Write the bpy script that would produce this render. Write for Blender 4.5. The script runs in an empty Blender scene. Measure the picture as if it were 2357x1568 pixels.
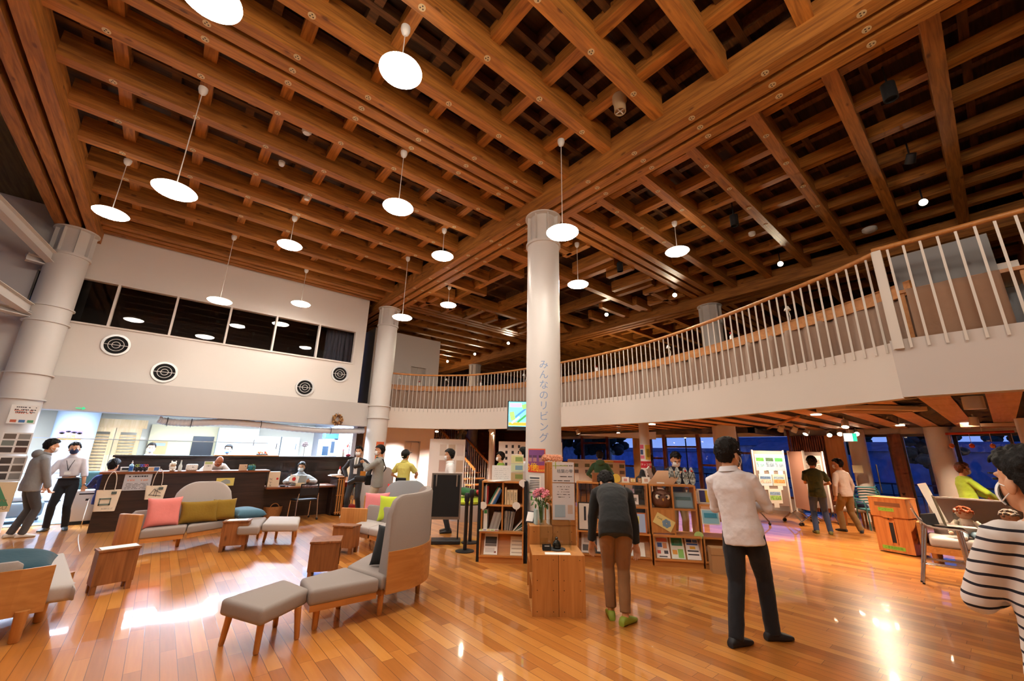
import bpy, bmesh, math, random
from math import pi, sin, cos, radians as rad
from mathutils import Vector as V, Matrix as M
random.seed(7)
SC = bpy.context.scene
C = SC.collection

# ------------------------------------------------------------------ camera
F_PX, CX, CY, HC = 922.47, 1178.5, 784.0, 1.65
PITCH, ROLL, YAW = rad(15.4666), rad(-1.1775), rad(49.9814)
_fw = V((cos(PITCH)*cos(YAW), cos(PITCH)*sin(YAW), sin(PITCH)))
_rt = V((sin(YAW), -cos(YAW), 0)); _dn = _fw.cross(_rt)
_r2 = _rt*cos(ROLL)+_dn*sin(ROLL); _d2 = _dn*cos(ROLL)-_rt*sin(ROLL)
cam_d = bpy.data.cameras.new('camera'); cam = bpy.data.objects.new('camera', cam_d); C.objects.link(cam)
cam_d.sensor_width = 36; cam_d.lens = F_PX*36/2357; cam_d.clip_start = .05; cam_d.clip_end = 400
cam.matrix_world = M(((_r2.x, -_d2.x, -_fw.x, 0), (_r2.y, -_d2.y, -_fw.y, 0), (_r2.z, -_d2.z, -_fw.z, HC), (0, 0, 0, 1)))
SC.camera = cam

def ray(px, py): return _r2*((px-CX)/F_PX)+_d2*((py-CY)/F_PX)+_fw
def az(px, py, z=0.0):          # survey point at height z
    d = ray(px, py); t = (z-HC)/d.z; return V((d.x*t, d.y*t, z))
def ax(px, py, x):
    d = ray(px, py); t = x/d.x; return V((x, d.y*t, HC+d.z*t))
def ay(px, py, y):
    d = ray(px, py); t = y/d.y; return V((d.x*t, y, HC+d.z*t))
def ad(px, py, D):              # survey point at plan distance D
    d = ray(px, py); t = D/math.hypot(d.x, d.y); return V((d.x*t, d.y*t, HC+d.z*t))

SC.view_settings.view_transform = 'Standard'
SC.view_settings.look = 'None'
SC.view_settings.gamma = 1.0
SC.view_settings.use_curve_mapping = False
SC.view_settings.exposure = 0.0
cy = SC.cycles
cy.max_bounces = 5; cy.diffuse_bounces = 3; cy.glossy_bounces = 2; cy.transmission_bounces = 3; cy.transparent_max_bounces = 16
cy.caustics_reflective = False; cy.caustics_refractive = False
cy.sample_clamp_indirect = 4.0
cy.use_denoising = True
cy.use_adaptive_sampling = True; cy.adaptive_threshold = 0.08; cy.adaptive_min_samples = 12; cy.use_light_tree = False

# ------------------------------------------------------------------ materials
MAT = {}
def lin(c):
    if isinstance(c, str):
        c = [int(c[i:i+2], 16)/255 for i in (0, 2, 4)]
    return tuple(((v/12.92) if v <= .04045 else ((v+.055)/1.055)**2.4) for v in c)
def newmat(name):
    m = bpy.data.materials.new(name); m.use_nodes = True
    nt = m.node_tree; return m, nt, nt.nodes['Principled BSDF']
def mat(name, col, rough=.6, metal=0, noise=0, nscale=30, bump=0, bscale=80, coat=0, spec=.5, sheen=0, stretch=None):
    if name in MAT: return MAT[name]
    m, nt, b = newmat(name); c = lin(col)
    b.inputs['Roughness'].default_value = rough; b.inputs['Metallic'].default_value = metal
    b.inputs['Specular IOR Level'].default_value = spec
    if coat: b.inputs['Coat Weight'].default_value = coat; b.inputs['Coat Roughness'].default_value = .1
    if sheen: b.inputs['Sheen Weight'].default_value = sheen
    b.inputs['Base Color'].default_value = (*c, 1)
    if noise or bump:
        tc = nt.nodes.new('ShaderNodeTexCoord'); vec = tc.outputs['Object']
        if stretch:
            mp = nt.nodes.new('ShaderNodeMapping'); mp.inputs['Scale'].default_value = stretch
            nt.links.new(vec, mp.inputs['Vector']); vec = mp.outputs['Vector']
    if noise:
        n = nt.nodes.new('ShaderNodeTexNoise'); n.inputs['Scale'].default_value = nscale; n.inputs['Detail'].default_value = 4
        nt.links.new(vec, n.inputs['Vector'])
        r = nt.nodes.new('ShaderNodeValToRGB')
        r.color_ramp.elements[0].position = .3; r.color_ramp.elements[1].position = .72
        r.color_ramp.elements[0].color = (*[max(0, v*(1-noise)) for v in c], 1)
        r.color_ramp.elements[1].color = (*[min(1, v*(1+noise*.7)) for v in c], 1)
        nt.links.new(n.outputs['Fac'], r.inputs['Fac']); nt.links.new(r.outputs['Color'], b.inputs['Base Color'])
    if bump:
        n2 = nt.nodes.new('ShaderNodeTexNoise'); n2.inputs['Scale'].default_value = bscale; n2.inputs['Detail'].default_value = 3
        nt.links.new(vec, n2.inputs['Vector'])
        bp = nt.nodes.new('ShaderNodeBump'); bp.inputs['Strength'].default_value = bump; bp.inputs['Distance'].default_value = .01
        nt.links.new(n2.outputs['Fac'], bp.inputs['Height']); nt.links.new(bp.outputs['Normal'], b.inputs['Normal'])
    MAT[name] = m; return m
def emat(name, col, strength, base=None):
    if name in MAT: return MAT[name]
    m, nt, b = newmat(name)
    b.inputs['Base Color'].default_value = (*lin(base or col), 1)
    b.inputs['Emission Color'].default_value = (*lin(col), 1); b.inputs['Emission Strength'].default_value = strength
    MAT[name] = m; return m
def glassmat(name, col='ffffff', alpha=.12, rough=.02):
    if name in MAT: return MAT[name]
    m, nt, b = newmat(name)
    tr = nt.nodes.new('ShaderNodeBsdfTransparent'); tr.inputs['Color'].default_value = (*lin(col), 1)
    gl = nt.nodes.new('ShaderNodeBsdfGlossy'); gl.inputs['Roughness'].default_value = rough
    fr = nt.nodes.new('ShaderNodeFresnel'); fr.inputs['IOR'].default_value = 1.5
    ad_ = nt.nodes.new('ShaderNodeMath'); ad_.operation = 'ADD'; ad_.inputs[1].default_value = alpha; ad_.use_clamp = True
    nt.links.new(fr.outputs['Fac'], ad_.inputs[0]); gm = nt.nodes.new('ShaderNodeNewGeometry'); bk_ = nt.nodes.new('ShaderNodeMath'); bk_.operation = 'SUBTRACT'; bk_.inputs[0].default_value = 1; nt.links.new(gm.outputs['Backfacing'], bk_.inputs[1]); ml = nt.nodes.new('ShaderNodeMath'); ml.operation = 'MULTIPLY'; nt.links.new(ad_.outputs[0], ml.inputs[0]); nt.links.new(bk_.outputs[0], ml.inputs[1]); ad_ = ml
    mx = nt.nodes.new('ShaderNodeMixShader')
    nt.links.new(ad_.outputs[0], mx.inputs['Fac']); nt.links.new(tr.outputs[0], mx.inputs[1]); nt.links.new(gl.outputs[0], mx.inputs[2])
    nt.links.new(mx.outputs[0], nt.nodes['Material Output'].inputs['Surface']); nt.nodes.remove(b)
    MAT[name] = m; return m
def woodmat(name, col, dark, rough=.45, axis='X', scale=1.0, knots=True, coat=0, per_object=.12):
    """grain running along the object's AXIS, with a random tone for every object"""
    if name in MAT: return MAT[name]
    m, nt, b = newmat(name); L = nt.links.new; N = nt.nodes.new
    tc = N('ShaderNodeTexCoord'); oi = N('ShaderNodeObjectInfo')
    mp = N('ShaderNodeMapping'); s = [14*scale]*3; s['XYZ'.index(axis)] = 1.0*scale
    mp.inputs['Scale'].default_value = s; L(tc.outputs['Object'], mp.inputs['Vector'])
    vm = N('ShaderNodeVectorMath'); vm.operation = 'SCALE'; vm.inputs['Scale'].default_value = 40
    cb = N('ShaderNodeCombineXYZ'); L(oi.outputs['Random'], cb.inputs[0]); L(oi.outputs['Random'], cb.inputs[1]); L(cb.outputs[0], vm.inputs[0])
    va = N('ShaderNodeVectorMath'); L(mp.outputs[0], va.inputs[0]); L(vm.outputs[0], va.inputs[1])
    n = N('ShaderNodeTexNoise'); n.inputs['Scale'].default_value = 1.6; n.inputs['Detail'].default_value = 6; n.inputs['Distortion'].default_value = .8
    L(va.outputs[0], n.inputs['Vector'])
    r = N('ShaderNodeValToRGB'); e = r.color_ramp.elements
    e[0].position = .32; e[1].position = .66; e[0].color = (*lin(dark), 1); e[1].color = (*lin(col), 1); L(n.outputs['Fac'], r.inputs['Fac'])
    out = r.outputs['Color']
    if knots:
        vo = N('ShaderNodeTexVoronoi'); vo.inputs['Scale'].default_value = 1.0
        mp2 = N('ShaderNodeMapping'); s2 = [5.0]*3; s2['XYZ'.index(axis)] = 2.2; mp2.inputs['Scale'].default_value = s2
        L(tc.outputs['Object'], mp2.inputs['Vector']); va2 = N('ShaderNodeVectorMath'); L(mp2.outputs[0], va2.inputs[0]); L(vm.outputs[0], va2.inputs[1])
        L(va2.outputs[0], vo.inputs['Vector'])
        rk = N('ShaderNodeValToRGB'); rk.color_ramp.elements[0].position = .06; rk.color_ramp.elements[1].position = .13
        rk.color_ramp.elements[0].color = (.32, .25, .2, 1); rk.color_ramp.elements[1].color = (1, 1, 1, 1); L(vo.outputs['Distance'], rk.inputs['Fac'])
        mx = N('ShaderNodeMix'); mx.data_type = 'RGBA'; mx.blend_type = 'MULTIPLY'; mx.inputs['Factor'].default_value = .8
        L(out, mx.inputs['A']); L(rk.outputs['Color'], mx.inputs['B']); out = mx.outputs['Result']
    hs = N('ShaderNodeHueSaturation'); mr = N('ShaderNodeMapRange'); mr.inputs['To Min'].default_value = 1-per_object; mr.inputs['To Max'].default_value = 1+per_object
    L(oi.outputs['Random'], mr.inputs['Value']); L(mr.outputs[0], hs.inputs['Value']); L(out, hs.inputs['Color'])
    L(hs.outputs['Color'], b.inputs['Base Color']); b.inputs['Roughness'].default_value = rough
    if coat: b.inputs['Coat Weight'].default_value = coat; b.inputs['Coat Roughness'].default_value = .15
    MAT[name] = m; return m

# ------------------------------------------------------------------ mesh building
class MB:
    def __init__(s): s.v = []; s.f = []; s.mi = []; s.m = 0
    def add(s, vs, fs):
        o = len(s.v); s.v += [tuple(v) for v in vs]
        for f in fs: s.f.append([i+o for i in f]); s.mi.append(s.m)
        return s
    def box(s, c, d, rz=0, mtx=None, bev=0):
        x, y, z = [v/2 for v in d]
        if bev:
            bm = bmesh.new(); bmesh.ops.create_cube(bm, size=1)
            for v in bm.verts: v.co = V((v.co.x*d[0], v.co.y*d[1], v.co.z*d[2]))
            bmesh.ops.bevel(bm, geom=bm.edges[:], offset=min(bev, .49*min(d)), segments=3, profile=.5, affect='EDGES')
            vs = [v.co.copy() for v in bm.verts]; bm.verts.index_update(); fs = [[v.index for v in f.verts] for f in bm.faces]; bm.free()
        else:
            vs = [V((a, b, e)) for a in (-x, x) for b in (-y, y) for e in (-z, z)]
            fs = [(0, 1, 3, 2), (4, 6, 7, 5), (0, 4, 5, 1), (2, 3, 7, 6), (0, 2, 6, 4), (1, 5, 7, 3)]
        T = M.Translation(c) @ (mtx.to_4x4() if mtx is not None else M.Rotation(rz, 4, 'Z'))
        return s.add([T @ v for v in vs], fs)
    def b2(s, lo, hi, bev=0):
        return s.box([(a+b)/2 for a, b in zip(lo, hi)], [abs(b-a) for a, b in zip(lo, hi)], bev=bev)
    def tube(s, pts, r, n=10, cap=True, flat=None):
        pts = [V(p) for p in pts]; k = len(pts); rs = list(r) if isinstance(r, (list, tuple)) else [r]*k
        vs = []; up = None
        for i, p in enumerate(pts):
            t = (pts[min(i+1, k-1)]-pts[max(i-1, 0)])
            t = t.normalized() if t.length > 1e-9 else V((0, 0, 1))
            if up is None:
                a = V((0, 0, 1)) if abs(t.z) < .9 else V((1, 0, 0)); up = (a-t*a.dot(t)).normalized()
            else:
                up = up-t*up.dot(t); up = up.normalized() if up.length > 1e-6 else t.orthogonal().normalized()
            sd = t.cross(up)
            for j in range(n):
                a = 2*pi*j/n; vs.append(p+(up*cos(a)*(flat or 1)+sd*sin(a))*rs[i])
        fs = [(i*n+j, i*n+(j+1) % n, (i+1)*n+(j+1) % n, (i+1)*n+j) for i in range(k-1) for j in range(n)]
        if cap: fs += [tuple(range(n))[::-1], tuple((k-1)*n+j for j in range(n))]
        return s.add(vs, fs)
    def cyl(s, p0, p1, r0, r1=None, n=24): return s.tube([p0, p1], [r0, r0 if r1 is None else r1], n)
    def loft(s, rings, cap=True, close=True):
        n = len(rings[0]); k = len(rings); vs = [p for r in rings for p in r]
        fs = [(i*n+j, i*n+(j+1) % n, (i+1)*n+(j+1) % n, (i+1)*n+j) for i in range(k-1) for j in range(n if close else n-1)]
        if cap: fs += [tuple(range(n))[::-1], tuple((k-1)*n+j for j in range(n))]
        return s.add(vs, fs)
    def lathe(s, prof, c=(0, 0, 0), n=24, cap=True):
        c = V(c); return s.loft([[c+V((r*cos(2*pi*j/n), r*sin(2*pi*j/n), z)) for j in range(n)] for r, z in prof], cap)
    def ell(s, c, r, mtx=None, n=16, k=10):
        c = V(c); r = (r, r, r) if not isinstance(r, (tuple, list)) else r
        rings = []
        for i in range(k+1):
            t = -pi/2+pi*i/k; t = max(-pi/2+.02, min(pi/2-.02, t)); ring = []
            for j in range(n):
                a = 2*pi*j/n; p = V((r[0]*cos(t)*cos(a), r[1]*cos(t)*sin(a), r[2]*sin(t)))
                ring.append(c+((mtx @ p) if mtx is not None else p))
            rings.append(ring)
        return s.loft(rings)
    def prism(s, poly, z0, z1):
        n = len(poly); vs = [(p[0], p[1], z0) for p in poly]+[(p[0], p[1], z1) for p in poly]
        fs = [tuple(range(n))[::-1], tuple(range(n, 2*n))]+[(i, (i+1) % n, n+(i+1) % n, n+i) for i in range(n)]
        return s.add(vs, fs)
    def slab(s, poly, o, ux, uy, t):       # 2-D outline in the plane (o, ux, uy), thickness t along ux x uy
        o, ux, uy = V(o), V(ux), V(uy); nn = ux.cross(uy).normalized(); n = len(poly)
        vs = [o+ux*p[0]+uy*p[1] for p in poly]+[o+ux*p[0]+uy*p[1]+nn*t for p in poly]
        fs = [tuple(range(n))[::-1], tuple(range(n, 2*n))]+[(i, (i+1) % n, n+(i+1) % n, n+i) for i in range(n)]
        return s.add(vs, fs)
    def build(s, name, mats, parent=None, smooth=None, **props):
        me = bpy.data.meshes.new(name); me.from_pydata(s.v, [], s.f)
        for m in (mats if isinstance(mats, (list, tuple)) else [mats]): me.materials.append(m)
        if any(s.mi): me.polygons.foreach_set('material_index', s.mi)
        bm = bmesh.new(); bm.from_mesh(me); bmesh.ops.recalc_face_normals(bm, faces=bm.faces); bm.to_mesh(me); bm.free()
        if smooth is not None:
            me.polygons.foreach_set('use_smooth', [True]*len(me.polygons)); me.set_sharp_from_angle(angle=rad(smooth))
        me.update()
        o = bpy.data.objects.new(name, me); C.objects.link(o)
        if parent is not None: o.parent = parent
        for k, v in props.items(): o[k] = v
        return o

def thing(name, label, cat, loc=(0, 0, 0), rz=0, group=None):
    o = bpy.data.objects.new(name, None); C.objects.link(o); o.empty_display_size = .1
    o.location = loc; o.rotation_euler = (0, 0, rz); o['label'] = label; o['category'] = cat
    if group: o['group'] = group
    return o
def tag(o, label, cat, group=None, kind=None):
    o['label'] = label; o['category'] = cat
    if group: o['group'] = group
    if kind: o['kind'] = kind
    return o
KID = {}
def dup(root, loc=None, rz=None, label=None, group=None):
    c = root.copy(); C.objects.link(c)
    if loc is not None: c.location = loc
    if rz is not None: c.rotation_euler = (0, 0, rz)
    if label: c['label'] = label
    if group: c['group'] = group
    for ch in [o for o in bpy.data.objects if o.parent is root]:
        d = ch.copy(); C.objects.link(d); d.parent = c
        for g in [o for o in bpy.data.objects if o.parent is ch]:
            e = g.copy(); C.objects.link(e); e.parent = d
    return c
def struct(o, label=None, cat=None):
    o['kind'] = 'structure'
    if label: o['label'] = label
    if cat: o['category'] = cat
    return o
def catmull(pts, n=8):
    P = [V((*p, 0)) if len(p) == 2 else V(p) for p in pts]; out = []
    for i in range(len(P)-1):
        a, b, c, d = P[max(i-1, 0)], P[i], P[i+1], P[min(i+2, len(P)-1)]
        for k in range(n):
            t = k/n; out.append(.5*((2*b)+(c-a)*t+(2*a-5*b+4*c-d)*t*t+(3*b-a-3*c+d)*t**3))
    out.append(P[-1]); return out
def resample(pts, step):
    out = [pts[0].copy()]; acc = 0
    for a, b in zip(pts, pts[1:]):
        L = (b-a).length; t = step-acc
        while t <= L: out.append(a+(b-a)*(t/L)); t += step
        acc = (acc+L) % step if L else acc
    return out
def text_geo(txt, size, width=None):
    """mesh verts/faces of flat lettering centred on the origin in the XY plane"""
    cu = bpy.data.curves.new('lettering', 'FONT'); cu.body = txt; cu.size = size; cu.align_x = 'CENTER'; cu.align_y = 'CENTER'; cu.resolution_u = 3
    o = bpy.data.objects.new('lettering', cu); C.objects.link(o)
    me = bpy.data.meshes.new_from_object(o, depsgraph=None)
    vs = [v.co.copy() for v in me.vertices]; fs = [list(p.vertices) for p in me.polygons]
    bpy.data.objects.remove(o); bpy.data.curves.remove(cu); bpy.data.meshes.remove(me)
    if width and vs:
        w = max(v.x for v in vs)-min(v.x for v in vs)
        if w > 0: vs = [V((v.x*width/w, v.y, v.z)) for v in vs]
    return vs, fs
def put_text(mb, txt, size, o, ux, uy, width=None, off=.002):
    vs, fs = text_geo(txt, size, width); o, ux, uy = V(o), V(ux).normalized(), V(uy).normalized(); n = ux.cross(uy)
    return mb.add([o+ux*v.x+uy*v.y+n*off for v in vs], fs)
def lamp(kind, name, loc, energy, col, parent=None, size=.1, spot=None, blend=.5, to=None):
    d = bpy.data.lights.new(name, kind); d.energy = energy; d.color = lin(col)
    if kind == 'AREA': d.size = size
    else: d.shadow_soft_size = size
    if kind == 'SPOT': d.spot_size = rad(spot); d.spot_blend = blend
    o = bpy.data.objects.new(name, d); C.objects.link(o); o.location = loc
    if to is not None: o.rotation_euler = (V(to)-V(loc)).to_track_quat('-Z', 'Y').to_euler()
    if parent is not None: o.parent = parent
    return o

# palette
W_BEAM_X = woodmat('cedar_beam_u', 'b8762d', '84501b', .62, 'X', knots=True)
W_BEAM_Y = woodmat('cedar_beam_v', 'b8762d', '84501b', .62, 'Y', knots=True)
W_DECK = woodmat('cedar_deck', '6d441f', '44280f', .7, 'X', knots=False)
W_OAK = woodmat('oak', 'c98b4c', 'b3753a', .4, 'X', .7, knots=False)
W_OAKZ = woodmat('oak_upright', 'c98b4c', 'b3753a', .4, 'Z', .7, knots=False)
W_OLD = woodmat('old_cedar', '9a6236', '74451f', .5, 'Z', .8)
W_DARK = woodmat('dark_stained_oak', '3a2720', '251814', .35, 'X', 1, knots=False)
W_LIVE = woodmat('black_live_edge', '2c1d17', '120c0a', .35, 'X', .5, knots=True)
W_PALE = woodmat('pale_cedar', 'd9b88a', 'c09a66', .5, 'Z', .8, knots=False)
W_FRAME = woodmat('red_brown_frame', '7a4326', '5a2d18', .5, 'Z', .6, knots=False)
WHITE = mat('white_paint', 'e6dfd8', .7, bump=.03, bscale=200)
WHITE2 = mat('grey_white_paint', 'd3cdc8', .7)
STEEL = mat('pale_grey_steel_paint', 'd9d6d2', .38)
FABRIC = mat('taupe_weave', '9a8f89', .9, noise=.12, nscale=400, bump=.25, bscale=900)
FABRIC_L = mat('pale_taupe_weave', 'b7aea8', .9, noise=.1, nscale=400, bump=.25, bscale=900)
CHROME = mat('chrome', 'd8d8d8', .12, 1)
BLACK = mat('black_plastic', '16161a', .45)
BLACKM = mat('matt_black', '0d0d10', .8)
PAPER = mat('white_paper', 'efeeea', .75)
INK = mat('dark_ink', '33333a', .8)
RED = mat('red_plastic', 'c22a2a', .4)
GLASS = glassmat('clear_glass', 'f4faf8', .02)
HAZY = glassmat('hazy_acrylic', 'b9b4b0', .16, .6)
ACRYL = glassmat('clear_acrylic', 'f2f6f6', .05)
def solid(hexc, rough=.75): return mat('paint_'+hexc, hexc, rough)
def cloth(hexc, b=.3): return mat('cloth_'+hexc, hexc, .9, noise=.04, nscale=9, bump=b, bscale=25, sheen=.1)
# ================================================================== SHELL
BX, BY, S, NB = 5.0, 5.06, 0.91, 8          # column grid (bay 8 x 0.91 m)
ZU, ZV = 6.404, 6.143                       # undersides of the two beam layers
GX = [BX-7.28, BX, BX+7.28, BX+14.56]; GY = [BY-7.28, BY, BY+7.28, BY+14.56]

# ---- floor: varnished boards running along y
def floor_material():
    m, nt, b = newmat('varnished_floor_boards'); N = nt.nodes.new; L = nt.links.new
    tc = N('ShaderNodeTexCoord'); sp = N('ShaderNodeSeparateXYZ'); L(tc.outputs['Object'], sp.inputs[0])
    def mth(op, a, bb=None):
        n = N('ShaderNodeMath'); n.operation = op
        for i, v in ((0, a), (1, bb)):
            if v is None: continue
            if isinstance(v, (int, float)): n.inputs[i].default_value = v
            else: L(v, n.inputs[i])
        return n.outputs[0]
    xs = mth('DIVIDE', sp.outputs['X'], .105); row = mth('FLOOR', xs); fx = mth('FRACT', xs)
    wn = N('ShaderNodeTexWhiteNoise'); wn.noise_dimensions = '1D'; L(row, wn.inputs['W'])
    ys = mth('ADD', mth('DIVIDE', sp.outputs['Y'], .92), mth('MULTIPLY', wn.outputs['Value'], 7.3))
    col = mth('FLOOR', ys); fy = mth('FRACT', ys)
    cb = N('ShaderNodeCombineXYZ'); L(row, cb.inputs[0]); L(col, cb.inputs[1])
    w2 = N('ShaderNodeTexWhiteNoise'); w2.noise_dimensions = '2D'; L(cb.outputs[0], w2.inputs['Vector'])
    mp = N('ShaderNodeMapping'); mp.inputs['Scale'].default_value = (26, 1.6, 1); L(tc.outputs['Object'], mp.inputs['Vector'])
    vm = N('ShaderNodeVectorMath'); L(mp.outputs[0], vm.inputs[0]); sc = N('ShaderNodeVectorMath'); sc.operation = 'SCALE'; sc.inputs['Scale'].default_value = 9
    L(w2.outputs['Color'], sc.inputs[0]); L(sc.outputs[0], vm.inputs[1])
    gr = N('ShaderNodeTexNoise'); gr.inputs['Scale'].default_value = 1.3; gr.inputs['Detail'].default_value = 5; L(vm.outputs[0], gr.inputs['Vector'])
    t = mth('ADD', mth('MULTIPLY', w2.outputs['Value'], .72), mth('MULTIPLY', gr.outputs['Fac'], .45))
    r = N('ShaderNodeValToRGB'); e = r.color_ramp.elements
    e[0].position = .12; e[0].color = (*lin(FLOOR_D), 1); e[1].position = .95; e[1].color = (*lin(FLOOR_L), 1)
    x = r.color_ramp.elements.new(.55); x.color = (*lin(FLOOR_M), 1); L(t, r.inputs['Fac'])
    gap = mth('MULTIPLY', mth('MULTIPLY', mth('GREATER_THAN', fx, .02), mth('LESS_THAN', fx, .98)), mth('GREATER_THAN', fy, .0035))
    mx = N('ShaderNodeMix'); mx.data_type = 'RGBA'; mx.inputs['A'].default_value = (*lin('6b3a1c'), 1); L(gap, mx.inputs['Factor']); L(r.outputs['Color'], mx.inputs['B'])
    L(mx.outputs['Result'], b.inputs['Base Color']); b.inputs['Roughness'].default_value = .3
    b.inputs['Coat Weight'].default_value = .8; b.inputs['Coat Roughness'].default_value = .04
    # gentle waviness of the varnish and the tiny bevel of every board
    wv = N('ShaderNodeTexNoise'); wv.inputs['Scale'].default_value = 5; wv.inputs['Detail'].default_value = 2; L(tc.outputs['Object'], wv.inputs['Vector'])
    tilt = mth('MULTIPLY', mth('MULTIPLY', fx, mth('SUBTRACT', w2.outputs['Value'], .5)), .22)
    h = mth('ADD', mth('MULTIPLY', wv.outputs['Fac'], .35), mth('ADD', tilt, mth('MULTIPLY', gap, .12)))
    bp = N('ShaderNodeBump'); bp.inputs['Strength'].default_value = .15; bp.inputs['Distance'].default_value = .004; L(h, bp.inputs['Height'])
    L(bp.outputs['Normal'], b.inputs['Normal']); L(bp.outputs['Normal'], b.inputs['Coat Normal'])
    return m
FLOOR_D, FLOOR_M, FLOOR_L = '9f5f26', 'c07732', 'd99547'
fl = MB().add([(-4.2, -4, 0), (15.6, -4, 0), (15.6, 27, 0), (-4.2, 27, 0)], [(0, 1, 2, 3)])
struct(fl.build('floor', floor_material()))
cp = MB().b2((-4.1, 13.0, .001), (4.48, 17.2, .012)); struct(cp.build('floor_office_carpet', mat('office_carpet', '6f8291', .95, noise=.2, nscale=300)))

# ---- ceiling deck and beams, one object per timber
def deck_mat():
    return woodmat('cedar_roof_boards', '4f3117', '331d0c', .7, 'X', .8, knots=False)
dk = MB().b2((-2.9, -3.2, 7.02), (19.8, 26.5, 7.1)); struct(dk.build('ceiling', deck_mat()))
def beam_x(x0, x1, y, z0, h, w=.165, m=None):
    o = MB().box((0, 0, 0), (x1-x0, w, h)).build('beam', m or W_BEAM_X); o.location = ((x0+x1)/2, y, z0+h/2); return struct(o)
def beam_y(y0, y1, x, z0, h, w=.165, m=None):
    o = MB().box((0, 0, 0), (w, y1-y0, h)).build('beam', m or W_BEAM_Y); o.location = (x, (y0+y1)/2, z0+h/2); return struct(o)
XMIN, XMAX, YMIN, YMAX = GX[0]-.33, 19.3, -3.0, 26.3
for gx in GX:                                             # main triple beams along y
    for k in (-1, 0, 1):
        if gx > 15: continue
        beam_y(YMIN, YMAX, gx+k*.247, ZV, .46, .17)
bx = [(GX[0]+.33, GX[1]-.33), (GX[1]+.33, GX[2]-.33), (GX[2]+.33, XMAX)]
for j in range(-8, 24):                                   # beams along x, triple on the grid lines
    y = BY+j*S
    if y < YMIN: continue
    for bi, (x0, x1) in enumerate(bx):
        pin = bi == 1 and 0 < j < 8                       # the bay with the stub-beam ring
        if j % 8 == 0:
            for k in (-1, 0, 1): beam_x(x0, x1, y+k*.246, ZU, .40, .165)
        elif not pin and not (bi == 2 and j > 16): beam_x(x0, x1, y, ZU, .38, .165)
for i in range(0, 20):                                    # joists along y above them
    x = GX[0]+i*S
    if i % 8 == 0: continue
    for (y0, y1) in ((YMIN, BY-.33), (BY+.33, GY[2]-.33), (GY[2]+.33, GY[3]+.4)):
        if 8 < i < 16 and y0 > BY-.1 and y0 < 12: continue
        beam_y(y0, y1, x, ZU+(.23 if i < 8 else .14), .20, .15)
for j in range(-8, 24):                                   # thin upper battens
    y = BY+(j+.5)*S
    if y > YMIN:
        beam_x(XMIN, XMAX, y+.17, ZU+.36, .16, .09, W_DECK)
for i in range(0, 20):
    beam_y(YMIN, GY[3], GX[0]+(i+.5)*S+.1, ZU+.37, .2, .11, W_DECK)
# the bay behind the round pillar: ring of stub beams and long beams along y
x0, x1, y0, y1 = GX[1]+.33, GX[2]-.33, BY+.33, GY[2]-.33
for k in range(1, 8):
    x = GX[1]+k*S; y = BY+k*S; ln_ = (1.5, .95, 1.55, 1.0, 1.6, 1.0, 1.5)[k-1]
    beam_x(x0, x0+ln_, y, ZU-.05, .3, .15); beam_x(x1-ln_, x1, y, ZU-.05, .3, .15)
    beam_y(y0, y0+ln_*.8, x, ZU-.05, .3, .15); beam_y(y1-ln_*.8, y1, x, ZU-.05, .3, .15)
for k in (2, 4, 6): beam_y(y0+.3, y1-.3, GX[1]+k*S-.3, ZU+.05, .34, .17)
for k in (2, 6): beam_x(x0+.2, x1-.2, BY+k*S+.2, ZU-.02, .36, .17)
# round wooden plugs capping the tie rods on the undersides
pm = [solid('c9b183', .6), solid('3d3023', .6)]
def plug(x, y, z):
    mb = MB(); mb.cyl((0, 0, .002), (0, 0, -.004), .042, n=20); mb.m = 1
    for a in range(3):
        t = a*2*pi/3+.5; mb.cyl((.019*cos(t), .019*sin(t), -.004), (.019*cos(t), .019*sin(t), -.0055), .009, n=8)
    return mb
BEAMS = [o for o in bpy.data.objects if o.name.startswith('beam')]
pl0 = None
def add_plug(x, y, z, axis):
    global pl0
    best = None
    for o in BEAMS:
        d = o.dimensions
        if (d.x > d.y) != (axis == 'x') or abs(o.location.z-d.z/2-z) > .02: continue
        if abs(o.location.x-x) < d.x/2 and abs(o.location.y-y) < d.y/2: best = o
    if best is None: return
    if pl0 is None: pl0 = plug(0, 0, 0).build('rod_plug', pm); o = pl0
    else: o = pl0.copy(); C.objects.link(o)
    o.parent = best; o.location = V((x, y, z))-best.location
for i in range(0, 8):
    for j in (-3, -2, -1, 1, 2, 3, 4, 5):
        add_plug(GX[0]+(i+1)*S-.05, BY+j*S, ZU, 'x')
    for k in (-1, 0, 1): add_plug(GX[0]+(i+1)*S-.05, BY+k*.246, ZU, 'x')
for j in range(-7, 8):
    for k in (-1, 0, 1):
        if j: add_plug(BX+k*.247, BY+(j-.5)*S+.02, ZV, 'y')
for i in range(1, 5):
    for j in (-4, -3, -2, -1): add_plug(BX+i*S+.3, BY+j*S, ZU, 'x')

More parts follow.
